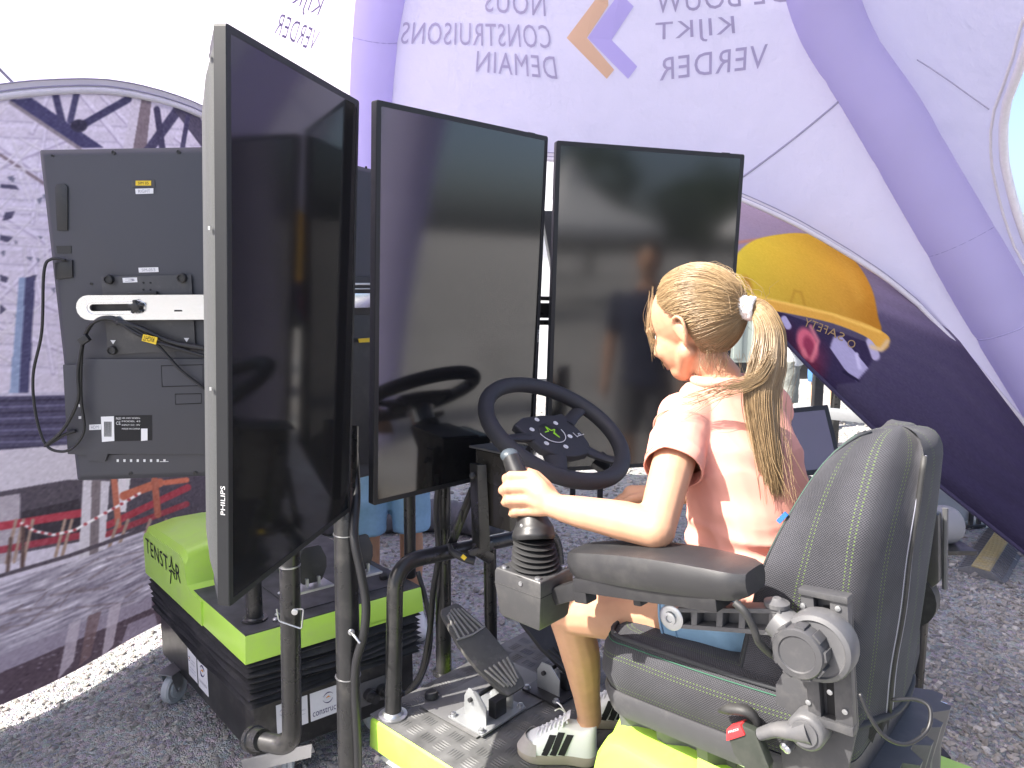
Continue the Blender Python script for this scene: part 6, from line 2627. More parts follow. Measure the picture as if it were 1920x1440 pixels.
b.limb([wrL + UP * 0.006, at(1020, 912, 1.345), at(1005, 893, 1.375), at(985, 884, 1.40), at(968, 882, 1.405)], [0.017, 0.015, 0.0115, 0.010, 0.008], 12)
# right hand, relaxed on the lap side
hx = (wrR - elR).normalized()
hy = hx.cross(UP).normalized()
b.limb([wrR, wrR + hx * 0.055], [0.021, 0.024], 12)
for i in range(4):
    k0 = wrR + hx * 0.065 + hy * (0.0165 * (i - 1.5))
    b.limb([wrR + hx * 0.03 + hy * (0.010 * (i - 1.5)), k0, k0 + hx * 0.026 - UP * 0.008, k0 + hx * 0.042 - UP * 0.024], [0.012, 0.0095, 0.008, 0.007], 10)
b.limb([wrR + hx * 0.012 - hy * 0.016, wrR + hx * 0.045 - hy * 0.036, wrR + hx * 0.068 - hy * 0.038 - UP * 0.006], [0.013, 0.0098, 0.0075], 10)
# legs
for hp_, kn_, an_ in ((hipL, knL, anL), (hipR, knR, anR)):
    b.limb(spline([hp_, hp_.lerp(kn_, 0.5), kn_], 6), [0.072, 0.060, 0.045])
    cal = kn_.lerp(an_, 0.35) - FW * 0.010
    b.limb(spline([kn_, cal, kn_.lerp(an_, 0.75) - FW * 0.004, an_], 6), [0.044, 0.043, 0.031, 0.027])
    b.ball(kn_ + FW * 0.010 + UP * 0.004, (0.040, 0.038, 0.042))
    b.limb([an_, an_ - UP * 0.05 + V((-0.02, 0.008, 0)), an_ - UP * 0.062 + V((-0.06, 0.02, 0))], [0.027, 0.024, 0.016])
b = remesh(b, 0.0035, 5, 0.5)
body = obj('body', b, M['skin'], girl, smooth=180)
for s_ in (-1, 1):
    m = MB()
    m.ball(hd(0.0615, s_ * 0.026, -0.006), 0.0105, nu=14, nv=10)
    eo = obj('eye', m, mat('eye_white', (0.7, 0.68, 0.66), 0.2), girl, smooth=180)
    m = MB()
    m.ball(hd(0.0678, s_ * 0.0258, -0.007), 0.0055, nu=12, nv=8)
    obj('iris', m, mat('iris', (0.05, 0.09, 0.12), 0.15), eo, smooth=180)
m = MB()
m.limb([hd(0.076, -0.016, -0.0585), hd(0.0845, 0, -0.0570), hd(0.076, 0.016, -0.0585)], [0.002, 0.0045, 0.002], 8)
m.limb([hd(0.075, -0.014, -0.0645), hd(0.083, 0, -0.0645), hd(0.075, 0.014, -0.0645)], [0.002, 0.005, 0.002], 8)
obj('lips', m, mat('lips', (0.55, 0.22, 0.18), 0.4), girl, smooth=180)
for s_ in (-1, 1):
    m = MB()
    m.tube([hd(0.078, s_ * 0.042, 0.010), hd(0.086, s_ * 0.028, 0.0165), hd(0.088, s_ * 0.012, 0.013)], [0.0012, 0.0028, 0.002], 6)
    obj('eyebrow', m, M['scalp'], girl, smooth=180)

# --- hair drawn back to the tie
TIE = at(1393, 577, 1.362)
HC2 = hd(-0.010, 0, 0.016)
pole = (TIE - HC2).normalized()
side_ = (HR - pole * HR.dot(pole)).normalized()
upv = pole.cross(side_)
if upv.dot(HU) < 0:
    upv = -upv
RX = (0.098, 0.080, 0.090)


def skull(dv, k=1.0):
    x, y, z = dv.dot(HF), dv.dot(HR), dv.dot(HU)
    s = 1 / sqrt((x / RX[0]) ** 2 + (y / RX[1]) ** 2 + (z / RX[2]) ** 2)
    return HC2 + dv * s * k


def th_max(ph):
    """how far the hairline lies from the tie, by direction round it (0 = over the crown)"""
    d = abs(math.degrees(ph))
    return rad(float(np.interp(d, [0, 30, 55, 72, 85, 96, 110, 130, 155, 180], [118, 119, 121, 117, 101, 85, 77, 72, 71, 71])))


def dirv(th, ph):
    return pole * cos(th) + (upv * cos(ph) + side_ * sin(ph)) * sin(th)


m = MB()
rings = []
for i in range(26):
    rings.append([skull(dirv(th_max(2 * pi * j / 72 if j <= 36 else 2 * pi * j / 72 - 2 * pi) * (0.03 + 0.97 * i / 25), 2 * pi * j / 72), 1.0 - 0.05 * max(0, (i - 20) / 5)) for j in range(72)])
m.loft(rings, False)
cap = obj('hair', m, M['scalp'], girl, smooth=180)
paths = []
for i in range(5600):
    ph = RNG.uniform(-pi, pi)
    tm = th_max(ph) * RNG.uniform(0.965, 1.015)
    if RNG.random() < 0.3:
        tm *= RNG.uniform(0.35, 0.95)
    dph = RNG.normal(0, 0.085)
    lift = 1.0 + 0.05 * RNG.uniform(0, 1) ** 2
    fl = RNG.normal(0, 0.012)
    P = []
    for k in range(15):
        f = k / 14
        th = tm * (1 - f) + 0.16 * f
        p = ph + dph * sin(pi * f) + fl * sin(f * 9 + i)
        swoop = -0.16 * sin(pi * f) * sin(abs(ph)) * np.sign(ph) * (1 if abs(ph) < 2 else 0.5)
        q = skull(dirv(th, p + swoop), lift * (1.004 + 0.022 * sin(pi * f) - 0.02 * (1 - f) ** 4) + 0.006 * sin(i * 1.7 + f * 5))
        if f > 0.82:
            q = q.lerp(TIE, (f - 0.82) / 0.18 * 0.9)
        P.append(q[:])
    paths.append(np.array(P))
strands('hair_strands', paths, 0.0005, M['hair'], cap)
# flyaway hairs
paths = []
for i in range(460):
    ph = RNG.uniform(-1.9, 1.9)
    th = th_max(ph) * RNG.uniform(0.3, 1.02)
    o_ = skull(dirv(th, ph), 1.01)
    out = (o_ - HC2).normalized()
    back = (TIE - o_).normalized()
    ln = RNG.uniform(0.03, 0.10)
    lift = RNG.uniform(0.06, 0.42)
    w_ = V(RNG.normal(0, 0.35, 3))
    P = [(o_ + back * ln * f + out * (ln * lift * sin(pi * f * RNG.uniform(0.7, 1.0))) + w_ * ln * f * f * 0.5)[:] for f in np.linspace(0, 1, 9)]
    paths.append(np.array(P))
# loose front locks by the face and the nape
for i in range(34):
    a = at(1222 + RNG.normal(0, 4), 560 + RNG.normal(0, 12), 1.44)
    bq = at(1216 + RNG.normal(0, 4), 620 + RNG.normal(0, 10), 1.44)
    cq = at(1232 + RNG.normal(0, 6), 655 + RNG.normal(0, 20), 1.44)
    paths.append(np.array([p[:] for p in spline([a, bq, cq], 5)]))
for i in range(46):
    a = at(1352 + RNG.normal(0, 22), 648 + RNG.normal(0, 10), 1.365)
    paths.append(np.array([p[:] for p in spline([a, a + UP * -0.02 + V(RNG.normal(0, 0.006, 3)), a + UP * -0.045 + V(RNG.normal(0, 0.012, 3))], 4)]))
strands('flyaway_hairs', paths, 0.00036, M['hair'], cap, 0.5)
# ponytail
pt_c = [TIE, at(1424, 580, 1.345), at(1444, 622, 1.33), at(1440, 680, 1.315), at(1428, 735, 1.305), at(1434, 800, 1.295), at(1445, 870, 1.285), at(1456, 935, 1.28)]
pt_w = [0.010, 0.018, 0.026, 0.032, 0.031, 0.025, 0.020, 0.012]
pc_ = [np.array(p[:]) for p in spline(pt_c, 5)]
pwid = np.array(lerp_list(pt_w, len(pc_)))
PC = np.array(pc_)
vx = np.array([0.97, 0.24, 0.0])
vy = np.array([-0.24, 0.97, 0.0])
vz = np.array([0, 0, 1.0])
TT = np.gradient(PC, axis=0)
TT /= np.linalg.norm(TT, axis=1)[:, None]
NX = np.cross(TT, vy)
NX /= np.linalg.norm(NX, axis=1)[:, None]
NY = np.cross(TT, NX)
paths = []
for i in range(4200):
    a, r = RNG.uniform(0, 2 * pi), sqrt(RNG.uniform(0, 1))
    ox, oy = r * cos(a), r * sin(a) * 0.6
    endf = RNG.uniform(0.72, 1.0)
    k = max(8, int(len(PC) * endf))
    wob = RNG.normal(0, 0.2) * np.sin(np.linspace(0, RNG.uniform(2, 6), k) + RNG.uniform(0, 6)) * np.linspace(0.1, 1, k)
    ex = ox * (0.9 + 0.2 * np.sin(np.linspace(0, 3, k) + i)) + wob
    P = PC[:k] + NX[:k] * (ex * pwid[:k])[:, None] + NY[:k] * (oy * pwid[:k])[:, None]
    P[:, 2] -= np.linspace(0, 1, k) ** 3 * RNG.uniform(0, 0.02)
    paths.append(P[::1])
pony = strands('ponytail', paths, 0.00055, M['hair'], girl)
paths = []
for i in range(36):
    k = len(PC)
    st = RNG.integers(8, 22)
    ox = RNG.normal(0, 0.9)
    P = PC[st:] + NX[st:] * (ox * pwid[st:])[:, None]
    n_ = len(P)
    drift = (vx * RNG.normal(0.1, 0.35) + vz * RNG.normal(0, 0.1) - vy * abs(RNG.normal(0, 0.3)))
    P = P + drift[None] * (np.linspace(0, 1, n_) ** 2)[:, None] * 0.06
    paths.append(P)
# the lock that lies forward over her shoulder
for i in range(60):
    j = RNG.normal(0, 1.7, 3)
    pts = [at(1446 + j[0] * 3, 672 + j[1] * 6, 1.29), at(1418 + j[0] * 4, 712 + j[1] * 4, 1.283), at(1370 + j[0] * 5, 726 + j[1] * 4 + j[2] * 2, 1.285), at(1315 + j[1] * 8, 742 + j[2] * 6, 1.283), at(1268 + j[0] * 12, 762 + j[1] * 9, 1.29)]
    kk = spline(pts, 4)
    kk = kk[:RNG.integers(10, len(kk) + 1)]
    paths.append(np.array([p[:] for p in kk]))
strands('loose_locks', paths, 0.0005, M['hair'], pony, 0.4)
# white hair tie
m = MB()
ta = (pt_c[1] - pt_c[0]).normalized()
tx_ = ta.orthogonal().normalized()
ty_ = ta.cross(tx_)
for q in range(4):
    c_ = TIE + ta * (0.007 * q - 0.004)
    m.tube([c_ + (tx_ * cos(a) + ty_ * sin(a)) * (0.0165 + 0.0018 * sin(9 * a + q)) for a in [2 * pi * k / 30 for k in range(30)]], 0.0058, 8, closed=True)
obj('hair_tie', m, mat('white_terry', (0.82, 0.82, 0.83), 0.9, bump=0.6, bscale=900, bdist=0.001), girl, smooth=180)

# --- T-shirt
b = MB()
b.loft([ellring(c, TR_, TF, hw * 1.0 + 0.008, hdp * 1.0 + 0.008) for c, hw, hdp in
        [((0.452, 1.288, 1.115), 0.120, 0.100), ((0.45, 1.296, 1.14), 0.114, 0.094), ((0.447, 1.308, 1.18), 0.109, 0.088)] + TOR[3:6] + [((0.40, 1.397, 1.438), 0.074, 0.052), ((0.398, 1.40, 1.452), 0.054, 0.048)]], True)
cufL = shL.lerp(elL, 0.50)
cufR = shR.lerp(elR, 0.50)
for s_, c_, e_ in ((shL, cufL, elL), (shR, cufR, elR)):
    b.limb([s_, s_.lerp(c_, 0.5), c_], [0.052, 0.049, 0.0485], 20, ends=False)
    b.ball(s_, 0.052)
b = remesh(b, 0.004, 6, 0.5)
# folds
for v in b.bm.verts:
    p = v.co
    lowf = min(1, max(0, (1.24 - p.z) / 0.1))
    n1 = mnoise.noise(V((p.x * 9 + p.z * 7, p.y * 9 - p.z * 5, p.z * 26)))
    n2 = 1 - abs(mnoise.noise(V((p.x * 14 + p.z * 12, p.y * 14, p.z * 10 + 4)))) * 2
    n3 = 1 - abs(mnoise.noise(V((p.x * 10, p.y * 10 + p.z * 4, p.z * 34)))) * 2.4
    v.co += v.normal * (0.0040 * n1 + 0.0048 * max(0, n2) + lowf * (0.011 * n3 + 0.004 * sin(p.z * 150 + p.x * 20)))
# open the cuffs and hem: delete end caps
for s_, c_, e_ in ((shL, cufL, elL), (shR, cufR, elR)):
    ax_ = (e_ - s_).normalized()
    fs = [f for f in b.bm.faces if (f.calc_center_median() - c_).length < 0.08 and (f.calc_center_median() - c_).dot(ax_) > -0.03]
    ge = set(fs) | {e for f in fs for e in f.edges} | {v for f in fs for v in f.verts}
    bmesh.ops.bisect_plane(b.bm, geom=list(ge), plane_co=c_ - ax_ * 0.006, plane_no=ax_, clear_outer=True)
dl = []
for f in b.bm.faces:
    c = f.calc_center_median()
    if c.z < 1.117 and f.normal.z < -0.6:
        dl.append(f)
bmesh.ops.delete(b.bm, geom=list(set(dl)), context='FACES')
shirt = obj('t_shirt', b, M['pink'], girl, smooth=180, recalc=False)
sol = shirt.modifiers.new('cloth', 'SOLIDIFY')
sol.thickness = 0.0022
sol.offset = -1
for s_, c_, e_ in ((shL, cufL, elL), (shR, cufR, elR)):
    ax_ = (e_ - s_).normalized()
    m = MB()
    x = ax_.orthogonal().normalized()
    y = ax_.cross(x)
    m.tube([c_ - ax_ * 0.016 + (x * cos(a) + y * sin(a)) * 0.0502 for a in [2 * pi * k / 36 for k in range(36)]], 0.0012, 5, closed=True)
    obj('sleeve_hem', m, M['pink'], shirt, smooth=180)
    m = MB()
    c2_ = s_.lerp(e_, 0.10)
    m.tube([c2_ + (x * cos(a) + y * sin(a)) * 0.0535 for a in [2 * pi * k / 40 for k in range(40)]], 0.0016, 5, closed=True)
    obj('shoulder_seam', m, M['pink'], shirt, smooth=180)
m = MB()
m.tube([p for p in ellring((0.398, 1.40, 1.461), TR_, TF, 0.052, 0.048, 32, 2)], 0.008, 8, closed=True, flat=1.3)
obj('collar', m, M['pink'], shirt, smooth=180)

# --- denim shorts
b = MB()
b.loft([ellring(c, RT, FW, hw, hdp) for c, hw, hdp in [((0.455, 1.288, 1.035), 0.115, 0.10), ((0.455, 1.287, 1.075), 0.124, 0.105), ((0.452, 1.29, 1.12), 0.119, 0.099)]], True)
for hp_, kn_ in ((hipL, knL), (hipR, knR)):
    b.limb([hp_ - FW * 0.01, hp_.lerp(kn_, 0.32)], [0.080, 0.076], 22, ends=False)
    b.ball(hp_, 0.080)
b = remesh(b, 0.005, 4, 0.5)
for v in b.bm.verts:
    p = v.co
    v.co += v.normal * 0.003 * mnoise.noise(p * 22)
shorts = obj('shorts', b, M['denim'], girl, smooth=180, recalc=False)
for hp_, kn_ in ((hipL, knL), (hipR, knR)):
    ax_ = (kn_ - hp_).normalized()
    x = ax_.orthogonal().normalized()
    y = ax_.cross(x)
    for off_, r_ in ((0.315, 0.0768), (0.24, 0.0785)):
        m = MB()
        c_ = hp_.lerp(kn_, off_)
        m.tube([c_ + (x * cos(a) + y * sin(a)) * r_ for a in [2 * pi * k / 40 for k in range(40)]], 0.0022 if off_ > 0.3 else 0.0012, 5, closed=True)
        obj('shorts_hem', m, M['denim'], shorts, smooth=180)


# --- trainers
def trainer(heel, toe, parent, detail=True):
    heel, toe = V(heel), V(toe)
    f = (toe - heel).normalized()
    L = (toe - heel).length
    r = f.cross(UP).normalized()      # to the right of the foot
    white = mat('white_leather', (0.74, 0.75, 0.74), 0.45, noise=0.03, nscale=40, bump=0.1, bscale=400)
    grey_s = mat('grey_suede', (0.33, 0.31, 0.29), 0.85, noise=0.1, nscale=80, bump=0.2, bscale=900)
    gum = mat('gum_sole', (0.30, 0.27, 0.22), 0.6, noise=0.06, nscale=50)

    def outline(k, z, grow=0.0, sh=0.0):
        pr = [(0.0, 0.0), (0.02, 0.55), (0.12, 0.78), (0.35, 0.72), (0.6, 0.92), (0.78, 0.98), (0.9, 0.75), (0.97, 0.42), (1.0, 0.0)]
        pts = [(a, b_) for a, b_ in pr] + [(a, -b_) for a, b_ in pr[-2:0:-1]]
        sp = spline([V((a * L, b_ * 0.038, 0)) for a, b_ in pts], 4, closed=True)
        return [heel + f * (L * 0.5 + (p.x - L * 0.5) * k + sh) + r * (p.y * (k + grow)) + UP * z(p.x / L) if callable(z) else heel + f * (L * 0.5 + (p.x - L * 0.5) * k + sh) + r * (p.y * (k + grow)) + UP * z for p in sp]
    m = MB()
    m.loft([outline(0.97, 0.002), outline(1.02, 0.006), outline(1.03, 0.022), outline(1.0, 0.025)], True)
    so = obj('trainer', m, gum, parent, smooth=50)

    def top(k):
        return lambda t: 0.024 + k * (0.016 + float(np.interp(t, [0, 0.05, 0.2, 0.34, 0.45, 0.6, 0.75, 0.9, 1.0], [0.05, 0.052, 0.040, 0.046, 0.052, 0.036, 0.019, 0.010, 0.0])))
    rings_ = []
    for k, ins in ((0.0, 1.0), (0.25, 1.0), (0.5, 0.96), (0.75, 0.86), (0.92, 0.70), (1.0, 0.52)):
        rr_ = []
        ol = outline(1.0, 0.0)
        for p in ol:
            t = (p - heel).dot(f) / L
            c_ = heel + f * (L * min(max(t, 0.02), 0.93))
            lat = (p - heel).dot(r)
            rr_.append(heel + f * (t * L * (1 if t < .5 else 1 - 0.06 * k * max(0, t - .5) * 2)) + r * lat * ins + UP * top(k)(t))
        rings_.append(rr_)
    m = MB()
    m.loft(rings_, True)
    up_ = obj('upper', m, white, so, smooth=60)
    # grey toe cap
    m = MB()
    sel = []
    tb = []
    for k in range(5):
        row = []
        for j in range(13):
            a = -pi / 2 + pi * j / 12
            x = 0.74 + 0.277 * cos(a) * (1 - 0.10 * k) ** 1
            y = sin(a) * 0.0425 * (1.0 - 0.05 * k)
            z = 0.0235 + k * 0.0075 * (1 if abs(a) < 1.2 else 0.8)
            row.append(heel + f * (x * L) + r * y + UP * z)
        tb.append(row)
    m.loft(tb, False, close=False)
    obj('toe_guard', m, grey_s, so, smooth=180)
    for s_ in (-1, 1):
        for k in range(3):
            a0 = 0.43 + 0.108 * k
            m = MB()
            pts = []
            for q in range(7):
                g = q / 6
                t = a0 - 0.0 - 0.11 * g * (1 if True else 0)
                # follow the side of the upper
                kk = 0.04 + 0.78 * g
                ins = float(np.interp(kk, [0, 0.25, 0.5, 0.75, 0.92, 1.0], [1.0, 1.0, 0.96, 0.86, 0.70, 0.52]))
                half = float(np.interp(t, [0.0, 0.02, 0.12, 0.35, 0.6, 0.78, 0.9], [0, 0.55, 0.78, 0.72, 0.92, 0.98, 0.75])) * 0.038
                pts.append((t, half * ins, 0.024 + 0 + top(kk)(t) - 0.024))
            ra = [heel + f * (t * L - 0.0078) + r * s_ * (h_ + 0.0012) + UP * z for t, h_, z in pts]
            rb = [heel + f * (t * L + 0.0078) + r * s_ * (h_ + 0.0012) + UP * z for t, h_, z in pts]
            m.loft([ra, rb], False, close=False)
            obj('side_stripe', m, M['ink'], up_, smooth=180)
    # tongue, eyelets and laces
    m = MB()
    tg = []
    for t, z, w in ((0.78, 0.054, 0.010), (0.68, 0.066, 0.013), (0.55, 0.082, 0.016), (0.44, 0.097, 0.018), (0.36, 0.112, 0.019), (0.335, 0.114, 0.017)):
        tg.append([heel + f * t * L + r * x * w + UP * (z - abs(x) * 0.004) for x in (-1, -0.5, 0, 0.5, 1)])
    m.loft(tg, False, close=False)
    obj('tongue', m, white, so, smooth=180)
    for k in range(7):
        t = 0.76 - 0.056 * k
        z = float(np.interp(t, [0.335, 0.36, 0.44, 0.55, 0.68, 0.78], [0.112, 0.110, 0.096, 0.082, 0.066, 0.055])) + 0.003
        m = MB()
        for sgn in (1, -1):
            m.tube(spline([heel + f * (t * L) + r * sgn * 0.021 + UP * (z - 0.012), heel + f * (t * L - 0.002) + r * sgn * 0.012 + UP * (z + 0.001), heel + f * (t * L - 0.006) + UP * (z + 0.003), heel + f * (t * L - 0.011) - r * sgn * 0.019 + UP * (z - 0.003)], 4), 0.0026, 6)
        obj('lace', m, M['white_print'], so, smooth=180)
    for ln in ((0.03, 0.02), (-0.028, 0.015)):
        m = MB()
        k0 = heel + f * (0.40 * L) + UP * 0.113
        m.tube(spline([k0, k0 + r * ln[0] * 0.25 + UP * 0.012 + f * 0.012, k0 + r * ln[0] * 0.6 + UP * 0.012 + f * 0.022], 5), 0.0016, 5)
        obj('lace', m, M['white_print'], so, smooth=180)
    return so


_ht = onz(1118, 1428, DZ + 0.001)
_tt = onz(972, 1412, DZ + 0.001)
trainer(_ht, _tt, girl)
_o = RT * 0.20 - FW * 0.02
trainer(_ht + _o, _tt + _o, girl)
# ------------------------------------------------------------------ people in the background
def onlooker(label, loc, face, cols, h=1.75, carry=None, arms='down', group='visitors standing around the tent', knees=True):
    """a standing adult; loc on the ground, face = direction looked at"""
    f = V((face[0], face[1], 0)).normalized()
    r = f.cross(UP)
    L = V(loc)
    k = h / 1.75
    t = thing('person', label, 'person', L, group)

    def p(a, b_, z):
        return L + f * a * k + r * b_ * k + UP * z * k
    b_ = MB()
    b_.loft([ellring(p(0, 0, z), r, f, hw * k, hd_ * k) for z, hw, hd_ in ((0.88, 0.165, 0.115), (1.0, 0.15, 0.105), (1.15, 0.155, 0.11), (1.32, 0.185, 0.115), (1.42, 0.165, 0.09), (1.47, 0.09, 0.065), (1.52, 0.06, 0.06))], True)
    b_.limb([p(0, 0, 1.48), p(0.02, 0, 1.60)], [0.056 * k, 0.055 * k])
    b_.ball(p(0.015, 0, 1.665), (0.098 * k, 0.076 * k, 0.115 * k), (f, r, UP))
    b_.ball(p(0.05, 0, 1.61), (0.05 * k, 0.05 * k, 0.055 * k), (f, r, UP))
    b_.ball(p(0.115, 0, 1.645), 0.014 * k)
    for s_ in (-1, 1):
        b_.ball(p(0.0, s_ * 0.076, 1.65), (0.016 * k, 0.008 * k, 0.03 * k), (f, r, UP))
        b_.limb([p(0, s_ * 0.09, 0.9), p(0.01, s_ * 0.095, 0.7), p(0.015, s_ * 0.1, 0.5)], [0.088 * k, 0.075 * k, 0.056 * k])
        b_.limb(spline([p(0.015, s_ * 0.1, 0.5), p(-0.012, s_ * 0.105, 0.34), p(-0.01, s_ * 0.105, 0.09)], 5), [0.056 * k, 0.058 * k, 0.037 * k])
        b_.limb([p(-0.02, s_ * 0.105, 0.055), p(0.08, s_ * 0.115, 0.045), p(0.16, s_ * 0.12, 0.03)], [0.04 * k, 0.04 * k, 0.028 * k])
        sh = p(0, s_ * 0.2, 1.40)
        if arms == 'hold':
            el, wr = p(-0.03, s_ * 0.25, 1.12), p(0.20, s_ * 0.13, 1.02)
        elif arms == 'reach' and s_ > 0:
            el, wr = p(0.10, s_ * 0.26, 1.15), p(0.36, s_ * 0.20, 1.18)
        else:
            el, wr = p(-0.03, s_ * 0.25, 1.12), p(0.05, s_ * 0.26, 0.86)
        b_.limb(spline([sh, sh.lerp(el, 0.5), el], 4), [0.052 * k, 0.046 * k, 0.04 * k])
        b_.limb(spline([el, el.lerp(wr, 0.3), wr], 4), [0.041 * k, 0.041 * k, 0.027 * k])
        hx_ = (wr - el).normalized()
        hy_ = hx_.cross(r if abs(hx_.dot(r)) < 0.8 else f).normalized()
        b_.limb([wr, wr + hx_ * 0.07 * k], [0.028 * k, 0.034 * k], 10)
        for q in range(4):
            k0 = wr + hx_ * 0.085 * k + hy_ * (0.02 * (q - 1.5)) * k
            b_.limb([wr + hx_ * 0.05 * k + hy_ * (0.014 * (q - 1.5)) * k, k0, k0 + hx_ * 0.04 * k + r * -s_ * 0.012, k0 + hx_ * 0.055 * k + r * -s_ * 0.03], [0.013 * k, 0.0105 * k, 0.009 * k, 0.008 * k], 8)
        b_.limb([wr + hx_ * 0.02 * k - hy_ * 0.02 * k, wr + hx_ * 0.06 * k - hy_ * 0.046 * k, wr + hx_ * 0.09 * k - hy_ * 0.05 * k], [0.015 * k, 0.011 * k, 0.009 * k], 8)
    b_ = remesh(b_, 0.0085, 4)
    obj('body', b_, M['skin'], t, smooth=180)
    # shirt
    b_ = MB()
    b_.loft([ellring(p(0, 0, z), r, f, (hw + 0.014) * k, (hd_ + 0.016) * k) for z, hw, hd_ in ((0.84, 0.168, 0.122), (1.0, 0.158, 0.112), (1.15, 0.16, 0.114), (1.32, 0.187, 0.117), (1.42, 0.167, 0.092), (1.48, 0.085, 0.065))], True)
    for s_ in (-1, 1):
        sh, el = p(0, s_ * 0.2, 1.40), (p(0.10, s_ * 0.26, 1.15) if arms == 'reach' and s_ > 0 else p(-0.03, s_ * 0.25, 1.12))
        b_.limb([sh, sh.lerp(el, 0.62)], [0.068 * k, 0.064 * k], 16)
    b_ = remesh(b_, 0.010, 4)
    for v in b_.bm.verts:
        v.co += v.normal * 0.007 * mnoise.noise(v.co * 11)
    obj('shirt', b_, cols[0], t, smooth=180)
    b_ = MB()
    b_.loft([ellring(p(0, 0, z), r, f, hw * k, hd_ * k) for z, hw, hd_ in ((0.80, 0.16, 0.115), (0.92, 0.178, 0.13), (1.0, 0.165, 0.12))], True)
    for s_ in (-1, 1):
        b_.limb([p(0, s_ * 0.09, 0.88), p(0.012, s_ * 0.10, 0.70), p(0.015, s_ * 0.105, 0.50)], [0.105 * k, 0.098 * k, 0.092 * k], 18, ends=False)
    b_ = remesh(b_, 0.010, 3)
    for v in b_.bm.verts:
        v.co += v.normal * 0.008 * mnoise.noise(v.co * 13)
    obj('shorts', b_, cols[1], t, smooth=180)
    # hair and shoes
    m = MB()
    rings = []
    for i in range(10):
        th = pi / 2 * 1.15 * i / 9
        rings.append([p(-0.008, 0, 1.675) + (f * cos(a) * 0.106 * k * (1 if cos(a) < 0.35 else 0.9) + r * sin(a) * 0.084 * k) * sin(max(th, 0.05)) + UP * cos(th * (1.0 if cos(a) < 0.3 else 0.72)) * 0.122 * k for a in [2 * pi * j / 28 for j in range(28)]])
    m.loft(rings, False)
    obj('hair', m, cols[2], t, smooth=180)
    for s_ in (-1, 1):
        m = MB()
        m.limb([p(-0.025, s_ * 0.105, 0.055), p(0.08, s_ * 0.115, 0.047), p(0.165, s_ * 0.12, 0.038)], [0.05 * k, 0.048 * k, 0.036 * k])
        m = remesh(m, 0.008, 3)
        sh_ = obj('shoe', m, cols[3], t, smooth=180)
    return t, p


M['cream'] = mat('pale_grey_shirt', (0.58, 0.60, 0.61), 0.85, noise=0.05, nscale=20)
M['khaki'] = mat('grey_green_shorts', (0.20, 0.21, 0.19), 0.9, noise=0.12, nscale=30, bump=0.5, bscale=40, bdist=0.01)
M['blueshort'] = mat('blue_shorts', (0.05, 0.14, 0.32), 0.85, noise=0.1, nscale=30)
M['navy'] = mat('navy_cotton', (0.03, 0.035, 0.07), 0.85, noise=0.1, nscale=30)
M['teal'] = mat('teal_shirt', (0.03, 0.20, 0.32), 0.85, noise=0.1, nscale=30)
M['salmon'] = mat('salmon_shirt', (0.52, 0.20, 0.17), 0.85, noise=0.1, nscale=30)
M['brownhair'] = mat('brown_hair', (0.06, 0.04, 0.025), 0.5, noise=0.3, nscale=200, bump=0.5, bscale=150, bdist=0.003)
M['greyhair'] = mat('grey_hair', (0.28, 0.27, 0.26), 0.5, noise=0.3, nscale=200, bump=0.5, bscale=150, bdist=0.003)
M['whiteshoe'] = mat('white_shoe', (0.6, 0.6, 0.6), 0.5, noise=0.08, nscale=30)

onlooker('adult in light denim shorts standing behind the lime sim at the gap between screens', (-0.575, 3.35, 0), (0.25, -1, 0), (M['teal'], M['denim'], M['brownhair'], M['whiteshoe']), 1.72)
t, p = onlooker('visitor in pale shirt and grey-green cargo shorts holding a clipboard outside', (2.62, 7.0, 0), (0.9, -0.35, 0), (M['cream'], M['khaki'], M['greyhair'], M['whiteshoe']), 1.78, arms='hold')
cb = thing('clipboard', 'white clipboard in the hands of the visitor in cargo shorts', 'clipboard', p(0.25, 0, 0.99))
m = MB()
c_ = p(0.28, 0.0, 1.03)
m.box(c_, (0.15, 0.11, 0.003), (V((0.9, -0.35, -0.15)).normalized(), V((0.36, 0.93, 0)).normalized(), V((0.15, 0, 1)).normalized()))
obj('board', m, M['white_print'], cb)
m = MB()
m.box(c_ + V((0.0, 0.0, 0.009)), (0.02, 0.04, 0.005), (V((0.9, -0.35, -0.15)).normalized(), V((0.36, 0.93, 0)).normalized(), V((0.15, 0, 1)).normalized()))
obj('clip', m, M['zinc'], cb)
onlooker('visitor in blue shorts standing beyond the dark post at the railing', (3.55, 8.3, 0), (-0.5, -0.8, 0), (M['navy'], M['blueshort'], M['brownhair'], M['whiteshoe']), 1.76)

# ------------------------------------------------------------------ things seen through the openings
# third simulator's small screen and console
tc_ = at(1500, 900, 3.05)
t = thing('console', 'low black console carrying the small screen behind the ponytail', 'console', V((tc_.x, tc_.y + 0.15, 0)))
m = MB()
cx_, cy_ = tc_.x - 0.02, tc_.y + 0.13
m.loft([[V((cx_ + sx * 0.19 * k, cy_ + sy * 0.17 * k, z)) for sx, sy in ((-1, -1), (1, -1), (1, 1), (-1, 1))] for z, k in ((0.0, 1.08), (0.05, 1.08), (0.06, 0.95), (0.66, 0.92), (0.70, 1.02), (0.765, 1.0), (0.775, 0.96))], True)
obj('cabinet', m, M['black'], t, bevel=0.006)
m = MB()
m.prism([V((cx_ - 0.2, cy_ - 0.2, 0.74)), V((cx_ + 0.16, cy_ - 0.22, 0.74)), V((cx_ + 0.17, cy_ - 0.05, 0.80)), V((cx_ - 0.2, cy_ - 0.05, 0.80))], UP * 0.02)
obj('keyboard_shelf', m, M['dkgrey'], t, bevel=0.004)
m = MB()
m.tube([V((cx_ - 0.08, cy_ + 0.19, 0.0)), V((cx_ - 0.08, cy_ + 0.19, 1.22))], 0.026, 16)
